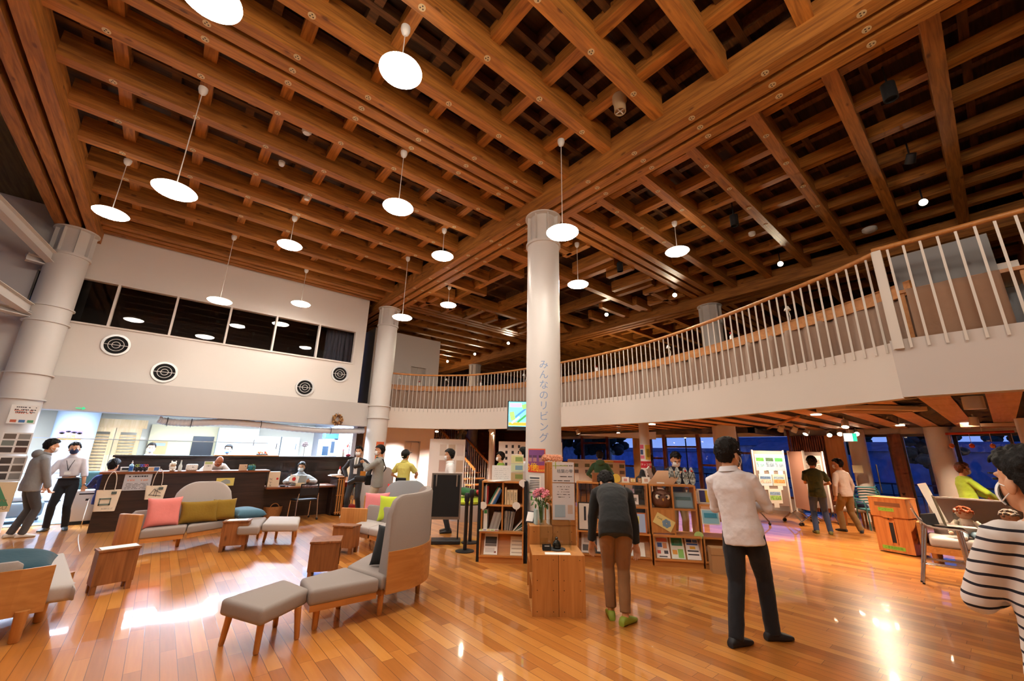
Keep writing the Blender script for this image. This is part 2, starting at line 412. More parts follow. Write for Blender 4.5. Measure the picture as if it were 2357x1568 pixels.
# ---- columns
def column(name, x, y, z1, r, bands, cap=True, zc0=None, label=''):
    t = thing(name, label, 'pillar', (x, y, 0)); t['kind'] = 'structure'
    mb = MB(); mb.lathe([(r, 0), (r, z1-.62 if cap else z1)], n=48); mb.build('shaft', STEEL, t, 40)
    for z in bands:
        MB().lathe([(r, z-.012), (r+.035, z-.012), (r+.035, z+.012), (r, z+.012)], n=48, cap=False).build('band', STEEL, t, 30)
    if cap:
        h = MB(); a, b = z1-.62, z1
        h.lathe([(r-.05, a), (r-.05, b)], n=32)
        for k in range(8):
            an = k*pi/4+.3; h.box(((r-.03)*cos(an), (r-.03)*sin(an), (a+b)/2), (.09, .014, b-a), an)
        h.build('ribbed_head', STEEL, t, 40)
        MB().lathe([(0.01, a-.02), (r+.03, a-.02), (r+.03, a+.03), (0.01, a+.03)], n=48).build('collar', STEEL, t, 30)
        MB().lathe([(0.01, b-.025), (r+.05, b-.025), (r+.05, b), (0.01, b)], n=48).build('cap_plate', STEEL, t, 30)
    return t
colA = column('round_pillar', 5.0, 5.06, ZV, .305, [], label='white round steel pillar with vertical blue lettering in the middle of the hall')
colB = column('round_pillar', 5.0, 12.34, ZV, .305, [2.55, 2.92], label='white round pillar where the office wall meets the curved balcony')
colL = column('round_pillar', -2.28, 12.34, ZV, .315, [2.45, 2.95, 4.02, 4.35], label='big white round pillar at the left end of the office wall')
colC = column('round_pillar', 12.28, 5.06, ZV, .305, [], label='round pillar rising behind the curved railing to the far beam')
colD = column('round_pillar', 12.28, GY[3]-1.9, ZV, .30, [], label='small distant pillar seen over the left part of the curved railing')
def small_col(x, y, r, z1, label):
    o = MB().lathe([(r, 0), (r, z1)], n=32).build('slim_pillar', mat('slim_pillar_paint', 'dcd6cf', .4), None, 40); o.location = (x, y, 0)
    return struct(tag(o, label, 'pillar'))
small_col(8.75, 5.45, .115, 2.6, 'slim round pillar wrapped with posters under the balcony')
small_col(9.15, 11.9, .115, 2.6, 'slim white pillar in front of the staircase')
p = ax(1985, 1080, 15.2); small_col(p.x, p.y, .2, 2.45, 'white round pillar beside the glass entrance under the exit sign')
p = ax(2160, 1010, 14.9); small_col(p.x, p.y, .24, 2.45, 'white round pillar to the right of the glass entrance')
p = ax(2350, 960, 12.5); small_col(p.x, p.y-.1, .2, 2.45, 'slim pillar at the right edge behind the striped shirt')
# blue lettering down the pillar
def on_pillar(mb_v, cx, cy, r, ang, z, flip=1):
    out = []
    for v in mb_v:
        a = ang+v.x/r; out.append(V((cx+(r+.003+v.z)*cos(a), cy+(r+.003+v.z)*sin(a), z+v.y)))
    return out
angA = math.atan2(-5.06, -5.0)
lt = MB()
for k, ch in enumerate('みんなのリビング'):
    vs, fs = text_geo(ch, .165); lt.add(on_pillar(vs, 0, 0, .305, angA+.02, 3.10-k*.176), fs)
lt.build('lettering', mat('blue_grey_letters', '88a4cc', .5), colA, label='blue vertical Japanese lettering')

# ---- office side wall (plane y = 12.75) with the dark upper windows
YW = 12.75
wx = [-2.75, -1.435, -.35, .78, 1.88, 3.04, 4.14]
wb = MB()
wb.b2((-3.9, YW, 2.9), (4.45, YW+.18, 4.22)); wb.b2((-3.9, YW, 5.27), (4.45, YW+.18, 6.9)); wb.b2((4.14, YW, 4.22), (4.45, YW+.18, 5.27)); wb.b2((-3.9, YW, 4.22), (-2.75, YW+.18, 5.27))
struct(wb.build('wall_office', WHITE))
struct(MB().b2((-3.9, 12.45, 2.30), (4.78, YW+.2, 2.99)).build('wall_office_band', mat('band_paint', 'c9c4c0', .7)))
for i in range(6):
    w = MB(); a, b = wx[i], wx[i+1]
    for lo, hi in (((a+.022, YW-.03, 4.2), (b-.022, YW+.12, 4.24)), ((a+.022, YW-.03, 5.25), (b-.022, YW+.12, 5.29)), ((a-.022, YW-.032, 4.2), (a+.022, YW+.12, 5.29)))+((((b-.022, YW-.032, 4.2), (b+.022, YW+.12, 5.29)),) if i == 5 else ()): w.b2(lo, hi)
    o = struct(w.build('window_%d' % (i+1), WHITE))
    MB().b2((a+.02, YW+.05, 4.24), (b-.02, YW+.06, 5.25)).build('pane', glassmat('window_glass', 'ffffff', .03), o)
# dark room behind them
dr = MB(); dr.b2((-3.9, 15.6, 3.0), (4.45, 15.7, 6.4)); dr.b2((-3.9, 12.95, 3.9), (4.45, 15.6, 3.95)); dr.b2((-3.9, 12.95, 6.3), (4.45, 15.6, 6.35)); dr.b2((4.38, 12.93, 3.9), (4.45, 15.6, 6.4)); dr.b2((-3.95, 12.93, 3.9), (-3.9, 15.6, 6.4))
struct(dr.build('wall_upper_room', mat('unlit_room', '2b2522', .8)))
def curtain(name, pts, z0, z1, amp, per, m, label, seed=0, parent=None, sag=0):
    rnd = random.Random(seed); P = resample([V(p) for p in pts], per/7); top = []; n = len(P); mb = MB(); rows = 7
    ph = [rnd.uniform(-.5, .5) for _ in range(n)]
    for j in range(rows):
        t = j/(rows-1)
        for i, p in enumerate(P):
            tg = (P[min(i+1, n-1)]-P[max(i-1, 0)]).normalized(); nr = V((-tg.y, tg.x, 0))
            w = amp*(.55+.45*t)*(sin(i*2*pi/7+.9*sin(i*.23))+.5*sin(i*2*pi/11.3+seed))*(1+.4*ph[i])
            mb.v.append(tuple(p+nr*w+V((0, 0, z1+(z0-z1)*t-(sag*(.5+.5*sin(i*.13)) if j == rows-1 else 0)))))
    mb.f = [(j*n+i, j*n+i+1, (j+1)*n+i+1, (j+1)*n+i) for j in range(rows-1) for i in range(n-1)]; mb.mi = [0]*len(mb.f)
    o = mb.build(name, m, parent, 60); md = o.modifiers.new('thick', 'SOLIDIFY'); md.thickness = .006
    if label: tag(o, label, 'curtain')
    return o
curtain('curtain', [(3.35, 13.15, 0), (4.2, 13.15, 0)], 4.1, 5.3, .03, .12, cloth('3a3f4c'), 'dark grey curtain behind the last upper office window')
# round louvred air outlets in the wall
vd = [(-1.21, 3.83), (-.255, 3.33), (2.88, 3.32), (3.80, 3.84)]
v0 = None
for k, (x, z) in enumerate(vd):
    lab = ['largest-looking round air vent under the second upper window, left end', 'round air vent lower down below the third upper window', 'round air vent lower of the two near the curtained window', 'round air vent upper right, just under the curtained window'][k]
    if v0 is None:
        v0 = thing('air_vent', lab, 'vent', (x, YW, z), group='round air vents in the office wall')
        def ringy(r0, r1, d0, d1, n=40): return [[V((r*cos(2*pi*j/n), d, r*sin(2*pi*j/n))) for j in range(n)] for r, d in ((r0, d0), (r1, d0), (r1, d1), (r0, d1))]
        mb = MB(); mb.loft(ringy(.205, .25, -.03, 0)+[ringy(.205, .25, -.03, 0)[0]], cap=False); mb.build('rim', mat('vent_rim', 'd6d6d6', .3, .6), v0, 40)
        mb = MB(); mb.cyl((0, -.004, 0), (0, -.001, 0), .21, n=40); mb.build('throat', BLACKM, v0)
        for rr in (.07, .135):
            mb = MB(); q = ringy(rr-.006, rr+.006, -.03, -.018); mb.loft(q+[q[0]], cap=False); mb.build('ring', STEEL, v0, 40)
        MB().b2((-.2, -.028, -.006), (.2, -.018, .006)).build('crossbar', STEEL, v0)
    else: dup(v0, (x, YW, z), None, lab)

# ---- left end: window wall at dusk, braces, boarded eaves
wl = MB(); wl.b2((-4.2, 3, 0), (-4.05, 17.3, 4.0)); wl.b2((-4.2, 3, 6.3), (-4.05, 17.3, 7.1)); struct(wl.build('wall_left', mat('left_wall_paint', '83868f', .7)))
w = MB()
for y in (3, 5.4, 7.8, 10.2, 12.6): w.b2((-4.17, y-.04, 4.0), (-4.05, y+.04, 6.3))
o = struct(w.build('window_7', STEEL)); MB().b2((-4.12, 3, 4.0), (-4.1, 12.7, 6.3)).build('pane', glassmat('window_glass'), o); struct(MB().b2((-6.2, 1, -.3), (-6.0, 19, 7.5)).build('wall_outside_left', mat('outside_wing', '3a4152', .9)))
bd = MB(); struct(bd.b2((-4.3, -3, 6.75), (-2.6, 17.3, 6.8)).build('ceiling_eaves', woodmat('olive_eave_boards', '6b5a34', '4a3c20', .7, 'Y', .8, knots=False)))
struct(MB().b2((-4.2, 12.95, 3.9), (-3.9, 13.1, 7)).build('wall_corner', WHITE2))
def ibeam(a, b, w=.16, h=.2, label=''):
    a, b = V(a), V(b); d = (b-a); L = d.length; q = d.to_track_quat('Y', 'Z').to_matrix(); mb = MB()
    c = (a+b)/2; mb.box(c+q @ V((0, 0, h/2)), (w, L, .012), mtx=q); mb.box(c-q @ V((0, 0, h/2)), (w, L, .012), mtx=q); mb.box(c, (.01, L, h), mtx=q)
    o = mb.build('steel_brace', STEEL); tag(o, label, 'steel brace'); return struct(o)
ibeam((-2.45, 12.15, 5.35), (-4.0, 8.6, 6.4), label='upper pale steel brace running from the left pillar head')
ibeam((-2.5, 12.2, 4.2), (-4.0, 8.4, 4.9), label='lower pale steel brace running from the left pillar')
ibeam((-2.5, 12.2, 4.12), (-4.0, 11.2, 4.15), .2, .1, 'short steel bracket tied to the left pillar')
g = MB()
for z in (5.35, 4.2): g.box((-.3, -.1, z), (.5, .22, .03), .35); g.box((-.3, -.1, z-.12), (.5, .16, .02), .35); g.box((-.3, -.1, z-.06), (.5, .02, .12), .35)
g.build('bracket', STEEL, colL)

# ---- balcony: slab, curved fascia, railing, straight balcony at the right
CURVE = [(4.9, 12.42), (5.5, 12.28), (6.2, 11.93), (6.85, 11.32), (7.4, 10.5), (7.78, 9.2), (7.95, 7.5), (7.93, 5.85), (7.76, 4.55), (7.44, 3.45), (7.1, 2.58), (6.78, 1.85), (6.5, 1.22), (6.28, .8), (6.1, .52)]
crv = [p.copy() for p in catmull(CURVE, 12)]
def offset(pts, d):
    out = []
    for i, p in enumerate(pts):
        t = (pts[min(i+1, len(pts)-1)]-pts[max(i-1, 0)]).normalized(); out.append(p+V((-t.y, t.x, 0))*d)
    return out          # +d is towards the slab
def strip(mb, pts, d0, d1, z0, z1):
    A, B = offset(pts, d0), offset(pts, d1)
    return mb.loft([[V((a.x, a.y, z0)), V((b.x, b.y, z0)), V((b.x, b.y, z1)), V((a.x, a.y, z1))] for a, b in zip(A, B)])
struct(strip(MB(), crv, 0, .14, 2.30, 2.93).build('balcony_fascia', mat('fascia_paint', 'd9cfc5', .65), None, 40))
fo = MB().b2((6.02, -3.5, 2.30), (6.2, .58, 2.93)); struct(fo.build('balcony_fascia', mat('fascia_paint2', 'cbc5c0', .65)))
inner = offset(crv, .1)
poly = [(p.x, p.y) for p in inner[::4]]+[(6.15, .4), (6.15, -3.5), (19.5, -3.5), (19.5, 26.3), (4.6, 26.3), (4.6, 12.6)]
struct(MB().prism(poly, 2.70, 2.92).build('floor_upper', mat('upper_floor', '8d6a4c', .6)))
# railings
def baluster_pts(pts, step): return resample(pts, step)
BAL = mat('baluster_paint', 'd5cfc6', .4)
def railing(name, pts, step, label):
    t = thing(name, label, 'railing', (0, 0, 0)); t['kind'] = 'structure'
    hr = MB(); A = pts
    rings = []
    for i, p in enumerate(A):
        tg = (A[min(i+1, len(A)-1)]-A[max(i-1, 0)]).normalized(); nr = V((-tg.y, tg.x, 0))
        rings.append([p+nr*(.034*cos(a))+V((0, 0, 4.02+.03*sin(a))) for a in [2*pi*k/8+pi/8 for k in range(8)]])
    hr.loft(rings).build('handrail', W_OAK, t, 50, label='oak handrail')
    bp = resample(pts, step); k = 0; rest = MB()
    for p in bp:
        if k < 100: MB().b2((p.x-.006, p.y-.011, 2.82), (p.x+.006, p.y+.011, 4.0)).build('baluster', BAL, t)
        else: rest.b2((p.x-.006, p.y-.011, 2.82), (p.x+.006, p.y+.011, 4.0))
        k += 1
    if rest.v: rest.build('balusters_far', BAL, t, kind='stuff')
    return t
railing('balcony_railing', offset(crv, -.015)[::-1][0:], .128, 'curved balcony railing with oak handrail and many pale flat balusters')
r2 = [V((6.0, .55-i*.1, 0)) for i in range(30)]
rs = railing('balcony_railing', r2, .135, 'straight balcony railing at the upper right with wide-spaced balusters')
MB().b2((5.97, .47, 2.82), (6.03, .55, 4.0)).build('end_post', BAL, rs)
# counter desk that runs along the curve behind the balusters, with brown cloth skirt
dsk = strip(MB(), crv[4:-3], .42, .46, 3.56, 3.72); strip(dsk, crv[4:-3], .42, .95, 3.70, 3.73)
tag(dsk.build('counter_desk', W_OAK, None, 40), 'long curved oak counter standing behind the balcony balusters', 'counter')
curtain('curtain', [p for p in offset(crv[4:-3], .45)], 2.94, 3.58, .055, .26, cloth('a08674', .2), 'brown pleated cloth skirt hung along the curved balcony counter', 3, sag=.05)

# ---- under the balcony: slatted ceiling in strips along x
ws = MB(); bs = MB()
OR = woodmat('orange_ply_strips', 'e6b274', 'd29a58', .5, 'X', .5, knots=False)
def inside(x, y):
    if y < .5: return x > 6.3
    for a, b in zip(crv, crv[1:]):
        if min(a.y, b.y) <= y <= max(a.y, b.y):
            xx = a.x+(b.x-a.x)*((y-a.y)/((b.y-a.y) or 1e-9)); return x > xx+.15
    return False
def cut(y):
    if y < .55: return 6.25
    xs = [a.x+(b.x-a.x)*((y-a.y)/((b.y-a.y) or 1e-9)) for a, b in zip(crv, crv[1:]) if min(a.y, b.y) <= y <= max(a.y, b.y)]
    return (max(xs) if xs else 8)+.16
k = 0; y = -3.3
while y < 10.6:
    xa = cut(y+.2); xb = 15.4 if y < 4.6 else 13.2
    if y+.2 > 4.6: xb = 12.9+.06*(y-4.6)*2
    nseg = max(1, round((xb-xa)/.9)); 
    for i in range(nseg):
        a = xa+(xb-xa)*i/nseg; b = xa+(xb-xa)*(i+1)/nseg
        ws.b2((a+.012, y, 2.462), (b-.012, y+.30, 2.478))
    k += 1; y += .60
struct(ws.build('ceiling_lower', OR))
y = -3.0; xs = 6.4
sl = MB()
while xs < 15.4:
    y0s = max([p.y for p in crv if p.x+.2 > xs and p.y < 6] or [-3.3]) if xs < 7.9 else -3.3
    ylo = -3.3
    if xs < 8.0:
        ys = [p.y for p in crv if p.x < xs-.15]
        cand = [p.y for p in crv if p.x > xs-.2 and p.y < 8]
        yhi = min(cand) if cand else 10.6
    else: yhi = 10.6
    if xs > 12.9: yhi = min(yhi, 4.6)
    sl.b2((xs, ylo, 2.49), (xs+.035, yhi, 2.51)); xs += .09
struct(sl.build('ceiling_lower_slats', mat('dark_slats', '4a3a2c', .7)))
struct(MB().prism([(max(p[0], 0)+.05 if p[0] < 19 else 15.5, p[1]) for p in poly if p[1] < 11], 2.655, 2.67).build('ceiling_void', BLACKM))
# white soffit near the lift and stairs
struct(MB().prism([(5.0, 12.55), (5.55, 12.42), (6.27, 12.05), (6.95, 11.42), (7.5, 10.6), (9.2, 10.6), (9.2, 14.3), (5.0, 14.3)], 2.46, 2.5).build('ceiling_lobby', WHITE))
# dark edge trim of the lower ceiling
tr = MB(); tr.b2((12.85, 4.5, 2.30), (13.0, 13.4, 2.46)); tr.b2((12.85, 4.5, 2.30), (15.5, 4.64, 2.46)); struct(tr.build('trim_1', mat('dark_trim', '4a4038', .5)))
struct(MB().b2((13.0, 4.64, 2.44), (15.6, 14, 2.46)).build('ceiling_window_bay', WHITE2))

# ---- far window wall x = 15.5
XW = 15.5
def win(n, ya, yb, z0, z1, rails, m=W_FRAME, vert=()):
    w = MB(); f = .07
    for lo, hi in (((XW-.06, ya+f, z0), (XW+.06, yb-f, z0+f)), ((XW-.06, ya+f, z1-f), (XW+.06, yb-f, z1)), ((XW-.06, ya+.002, z0), (XW+.06, ya+f, z1)), ((XW-.06, yb-f, z0), (XW+.06, yb-.002, z1))): w.b2(lo, hi)
    for z in rails: w.b2((XW-.05, ya+f, z-.035), (XW+.05, yb-f, z+.035))
    for yy in vert: w.b2((XW-.05, yy-.03, z0+f), (XW+.05, yy+.03, z1-f))
    o = struct(w.build('window_%d' % n, m)); MB().b2((XW-.006, ya+f, z0+f), (XW+.006, yb-f, z1-f)).build('pane', glassmat('window_glass'), o); return o
n = 8
for (ya, yb, rails) in ((13.0, 14.4, (1.2,)), (11.53, 13.0, (2.1,)), (10.1, 11.53, (1.15,)), (8.75, 9.4, (1.5,)), (7.37, 8.75, (1.95,)), (6.0, 7.37, (1.3,)), (4.35, 6.0, (1.75,))):
    win(n, ya, yb, .38, 2.75, rails); n += 1
wf = MB(); wf.b2((XW-.05, 4.3, 0), (XW+.1, 14.5, .38)); wf.b2((XW-.05, -3.5, 2.3), (XW+.1, 14.5, 2.75)) ; struct(wf.build('wall_far', WHITE2))
struct(MB().b2((XW-.2, 9.4, 0), (XW+.05, 10.1, 2.6)).build('wall_far_panel', W_PALE))
struct(MB().b2((XW-.02, 14.4, 0), (XW+.1, 19, 2.7)).build('wall_far_left', W_OAK))
struct(MB().b2((XW-2.0, 14.6, 0), (XW+.1, 14.7, 2.7)).build('wall_far_return', W_OAK))
# wooden shutters and panels between bay window and entrance
sh = MB(); 
for i in range(14): sh.b2((XW-.25, 3.45+i*.06, .1), (XW-.2, 3.49+i*.06, 2.28))
sh.b2((XW-.2, 3.4, .1), (XW-.18, 4.3, 2.3)); struct(sh.build('wall_shutter', W_FRAME))
struct(MB().b2((XW-.25, 2.95, 0), (XW, 3.4, 2.3)).build('wall_wood_panel', W_OAKZ))
# glass entrance and the big right-hand windows
win(n, 1.95, 2.6, .02, 2.32, (), mat('bronze_frame', '3b2b22', .4)); n += 1
win(n, 1.0, 1.75, .02, 2.32, (), mat('bronze_frame', '3b2b22', .4)); n += 1
win(n, -1.3, .75, .3, 2.32, (), mat('bronze_frame', '3b2b22', .4), (-.2,)); n += 1
win(n, -3.4, -1.3, .3, 2.32, (), mat('bronze_frame', '3b2b22', .4)); n += 1
struct(MB().b2((XW-.12, 1.72, 0), (XW+.06, 1.98, 2.32)).build('door_frame_1', W_FRAME))
hd = MB(); hd.tube([(XW-.12, 2.35, .75), (XW-.12, 2.35, 1.5)], .018); hd.tube([(XW-.12, 2.35, .8), (XW, 2.35, .8)], .01); hd.tube([(XW-.12, 2.35, 1.45), (XW, 2.35, 1.45)], .01)
tag(hd.build('door_handle', CHROME), 'long vertical steel pull handle on the glass entrance door', 'handle')

# ---- lift shaft (both floors) and the wall beside it
ls = MB(); ls.b2((5.6, 14.3, 0), (6.9, 14.5, 6.0)); ls.b2((7.55, 14.3, 0), (8.11, 14.5, 6.0)); ls.b2((6.9, 14.3, 1.95), (7.55, 14.5, 2.9)); ls.b2((6.9, 14.3, 4.78), (7.55, 14.5, 6.0)); ls.b2((5.6, 14.5, 0), (8.11, 16.5, 6.0))
struct(ls.build('wall_lift', WHITE))
for z, nm in ((0, 1), (2.92, 2)):
    d = MB(); d.b2((6.9, 14.42, z), (7.22, 14.46, z+1.9)); d.b2((7.23, 14.42, z), (7.55, 14.46, z+1.9)); struct(d.build('door_%d' % nm, mat('lift_door', 'd8d2cb', .35, .1)))
o = MB().b2((6.55, 14.28, .95), (6.72, 14.3, 1.2)).build('call_panel', mat('call_panel_metal', 'cfc7bf', .3, .4)); tag(o, 'small square lift call panel on the white wall', 'panel')
struct(MB().b2((4.48, 12.9, 0), (4.6, 17.3, 2.5)).build('wall_office_right', mat('grey_partition', 'b5b2b5', .6)))
struct(MB().b2((5.3, 14.2, 0), (5.6, 17, 6)).build('wall_lobby', WHITE))
# far back walls
struct(MB().b2((-4.2, 26.3, 0), (19.5, 26.5, 7)).build('wall_back', mat('back_wall', '6e6157', .8)))
struct(MB().b2((8.1, 19.0, 0), (15.6, 19.2, 2.7)).build('wall_hall', W_OAK))
struct(MB().b2((19.4, -3.5, 2.7), (19.6, 26.5, 7)).build('wall_upper_far', mat('upper_far_wall', '57493c', .8)))
struct(MB().b2((9.0, -3.2, 2.9), (19.4, -3.0, 7)).build('wall_upper_right', mat('grey_panels', '8d8784', .8)))

# ---- staircase
st = thing('staircase', 'open wooden staircase with slatted sides climbing to the left', 'stairs', (0, 0, 0)); st['kind'] = 'structure'
sx, sy = 9.6, 14.0                                         # foot of the flight
P0 = V((9.15, 12.9, 0)); dirs = V((-.20, .98, 0)).normalized(); acr = V((.98, .20, 0)).normalized()
tp = MB(); 
for k in range(13):
    c = P0+dirs*(.27*k)+V((0, 0, .2*(k+1))); a = math.atan2(acr.y, acr.x)
    MB().box(c+acr*.5, (1.1, .30, .04), a).build('tread', W_OAK, st); 
    tp.box(c+acr*.5+dirs*.1-V((0, 0, .1)), (1.1, .015, .16), a)
tp.build('riser', mat('stair_riser', '6b4a30', .6), st)
for sd, lab in ((0, 'a'), (1.1, 'b')):
    a = P0+acr*sd; hr = MB(); b = a+dirs*3.5
    hr.box((a+b)/2+V((0, 0, 1.25+1.0)), (.05, (V((dirs.x*3.5, dirs.y*3.5, 2.6))).length, .07), mtx=V((dirs.x*3.5, dirs.y*3.5, 2.6)).to_track_quat('Y', 'Z').to_matrix())
    hr.build('handrail', W_OAK, st)
    for k in range(30):
        q = a+dirs*(3.5*k/29); z = 2.6*k/29; q2 = q+V((0, 0, z))
        MB().b2((q.x-.012, q.y-.012, max(0, z-.15)), (q.x+.012, q.y+.012, z+.95)).build('baluster', BAL, st)

# ---- office interior
struct(MB().b2((-4.1, 17.2, 0), (4.5, 17.3, 2.6)).build('wall_office_back', mat('office_cream', 'efe6cf', .7)))
struct(MB().b2((-4.1, 12.5, 2.56), (4.5, 17.3, 2.6)).build('ceiling_office', mat('office_white', 'f2f4f6', .7)))
TUBE = emat('office_tube', 'd6e6ff', 26)
k = 0
for (x, y, L) in ((-2.2, 13.25, 2.8), (-2.2, 14.6, 2.8), (1.2, 13.3, 2.6), (1.2, 15.0, 2.6), (3.5, 13.6, 1.6)):
    t = thing('ceiling_strip_light', ['fluorescent strip light nearest the left pillar in the office', 'second fluorescent strip behind the left one in the office', 'fluorescent strip light over the middle of the office', 'rear middle fluorescent strip in the office', 'short fluorescent strip at the right end of the office'][k], 'light', (x, y, 2.5), group='office strip lights')
    MB().b2((-L/2, -.09, 0), (L/2, .09, .05)).build('housing', mat('lamp_white', 'f4f4f4', .5), t)
    MB().b2((-L/2+.03, -.06, -.03), (L/2-.03, .06, 0)).build('diffuser', TUBE, t); k += 1
# ================================================================== FURNITURE
def poly_block(poly, z0, z1, bev=.03, mb=None):
    bm = bmesh.new(); vs = [bm.verts.new((p[0], p[1], z0)) for p in poly]; f = bm.faces.new(vs)
    ex = bmesh.ops.extrude_face_region(bm, geom=[f]); bmesh.ops.translate(bm, verts=[g for g in ex['geom'] if isinstance(g, bmesh.types.BMVert)], vec=(0, 0, z1-z0))
    bmesh.ops.recalc_face_normals(bm, faces=bm.faces)
    if bev: bmesh.ops.bevel(bm, geom=bm.edges[:], offset=bev, segments=4, profile=.5, affect='EDGES')
    bm.verts.index_update(); mb = mb or MB(); mb.add([v.co.copy() for v in bm.verts], [[v.index for v in f.verts] for f in bm.faces]); bm.free(); return mb
def rel(pts, o): return [(p[0]-o[0], p[1]-o[1]) for p in pts]
def leg(t, x, y, z1, r0=.028, r1=.02, lean=(0, 0), m=W_OAKZ):
    mb = MB(); mb.tube([(x+lean[0], y+lean[1], 0), (x+lean[0]*.9, y+lean[1]*.9, .01), (x, y, z1)], [r1*.8, r1, r0], 14); return mb.build('leg', m, t, 40)
def back_shell(path, z0, z1, th, r_end=.28, slope=0, lift=0):
    """upholstered back following a plan path; the top corners are rounded, thickness th inwards (left of the path)"""
    P = resample([V((*p, 0)) for p in path] if len(path[0]) == 2 else path, .04); n = len(P); L = .04*(n-1); mb = MB(); rings = []
    for i, p in enumerate(P):
        tg = (P[min(i+1, n-1)]-P[max(i-1, 0)]).normalized(); nr = V((-tg.y, tg.x, 0)); s = i*.04
        e = min(s, L-s); drop = 0
        if e < r_end: drop = r_end-math.sqrt(max(0, r_end**2-(r_end-e)**2))
        zt = z1-drop+lift*s; a = p; b = p+nr*th
        m = .03
        rings.append([a+V((0, 0, z0)), a+nr*0+V((0, 0, max(z0+.02, zt-m))), a+nr*m*.6+V((0, 0, max(z0+.03, zt))), b-nr*m*.6+V((0, 0, max(z0+.03, zt))), b+V((0, 0, max(z0+.02, zt-m))), p+nr*(th+slope)+V((0, 0, z0))])
    return mb.loft(rings)
def ply_shell(path, z0, z1, th=.018):
    P = resample([V((*p, 0)) for p in path], .04); n = len(P); rings = []
    for i, p in enumerate(P):
        tg = (P[min(i+1, n-1)]-P[max(i-1, 0)]).normalized(); nr = V((-tg.y, tg.x, 0))*-1
        rings.append([p+V((0, 0, z0)), p+nr*th+V((0, 0, z0)), p+nr*th+V((0, 0, z1)), p+V((0, 0, z1))])
    return MB().loft(rings)
def smooth_path(p, n=8): return [(v.x, v.y) for v in catmull(p, n)]
def A2(px, py, z=0): v = az(px, py, z); return (v.x, v.y)

# ---- front stool
def stool(label, corners, legs, z1, th, name='stool', m=FABRIC, group=None):
    o = legs[0]; t = thing(name, label, 'stool', (o[0], o[1], 0), group=group)
    poly_block(rel(corners, o), z1-th, z1, .035).build('seat', m, t, 50)
    c = [sum(p[i] for p in corners)/len(corners)-o[i] for i in (0, 1)]
    for p in legs:
        q = (p[0]-o[0], p[1]-o[1]); leg(t, q[0]*.9+c[0]*.1, q[1]*.9+c[1]*.1, z1-th+.01, .03, .022, ((q[0]-c[0])*.1, (q[1]-c[1])*.1))
    return t
Z1 = .375
stool('grey upholstered stool with four oak legs, nearest the camera', [A2(508, 1378, Z1), A2(604, 1404, Z1), A2(714, 1354, Z1), A2(655, 1332, Z1)], [A2(507, 1487), A2(588, 1507), A2(683, 1472), A2(633, 1443)], Z1, .13)
stool('small pale stool standing before the black desk chair, right of the blue cushion', [A2(603, 1206, Z1), A2(687, 1206, Z1), A2(692, 1189, Z1), A2(620, 1188, Z1)], [A2(606, 1249), A2(674, 1247), A2(680, 1236), A2(634, 1240)], Z1, .13, m=FABRIC_L)
tb = thing('bench', 'grey bench seat carrying the blue cushion beside the high-backed sofa', 'bench', (1.3, 9.5, 0))
cs = [A2(548, 1214, Z1), A2(597, 1213, Z1), A2(614, 1190, Z1), A2(540, 1192, Z1)]
poly_block(rel(cs, (1.3, 9.5)), .25, Z1, .03).build('seat', FABRIC, tb, 50)
for q in ((592, 1240), (600, 1228), (552, 1236), (548, 1226)):
    p = A2(*q); leg(tb, p[0]-1.3, p[1]-9.5, .26)

# ---- central sofa with the tall curved back
o = (2.04, 4.44); t = thing('curved_sofa', 'grey sofa in the foreground with tall rounded back wrapped in oak plywood', 'sofa', (*o, 0))
s1 = [A2(691, 1331, Z1), A2(714, 1361, Z1), A2(876, 1331, Z1), A2(796, 1304, Z1)]
s2 = [(s1[3][0]+.02, s1[3][1]+.03), (s1[2][0]+.03, s1[2][1]+.02), (2.62, 4.78), (2.68, 5.2), (2.3, 5.45)]
poly_block(rel(s1, o), .24, Z1, .035).build('seat', FABRIC, t, 50); poly_block(rel(s2, o), .24, Z1, .035).build('seat', FABRIC, t, 50)
for s in (s1, s2): poly_block([(p[0]*.94+.06*(sum(q[0] for q in s)/len(s))-o[0], p[1]*.94+.06*(sum(q[1] for q in s)/len(s))-o[1]) for p in s], .19, .245, 0).build('seat_frame', W_OAK, t)
bp = smooth_path([(2.05, 4.40), (2.36, 4.44), (2.62, 4.60), (2.80, 4.88), (2.86, 5.22)])
back_shell(rel(bp, o), .24, 1.15, .10, .17, .09, .03).build('backrest', FABRIC, t, 50)
ply_shell(rel(bp, o), .20, .60).build('plywood_back', W_OAK, t, 40, label='curved oak plywood')
for q in ((725, 1452), (875, 1418), (780, 1403), (963, 1367)): p = A2(*q); leg(t, p[0]-o[0], p[1]-o[1]+.03, .22, .034, .026)

# ---- sofa in front of the reception
o = (-.05, 9.42); t = thing('high_back_sofa', 'grey sofa before the dark counter with a tall rounded back and oak arm', 'sofa', (*o, 0))
a0, a1, a2_, a3 = A2(322, 1222, .37), A2(430, 1211, .37), A2(517, 1198, .37), A2(508, 1190, .37)
s1 = [a0, a1, (a1[0]+.05, a1[1]+.5), (a0[0]+.1, a0[1]+.55)]; s2 = [(a1[0]+.01, a1[1]), a2_, (a2_[0]-.05, a2_[1]+.52), (a1[0]+.06, a1[1]+.5)]
poly_block(rel(s1, o), .24, .37, .03).build('seat', FABRIC, t, 50); poly_block(rel(s2, o), .24, .37, .03).build('seat', FABRIC, t, 50)
for s in (s1, s2): poly_block([(p[0]*.92+.08*(sum(q[0] for q in s)/len(s))-o[0], p[1]*.92+.08*(sum(q[1] for q in s)/len(s))-o[1]) for p in s], .18, .245, 0).build('seat_frame', W_OAK, t)
y1 = a0[1]+.46
bk = smooth_path([(1.20, y1+.16), (.85, y1+.22), (.4, y1+.18), (.30, y1+.16)], 6)
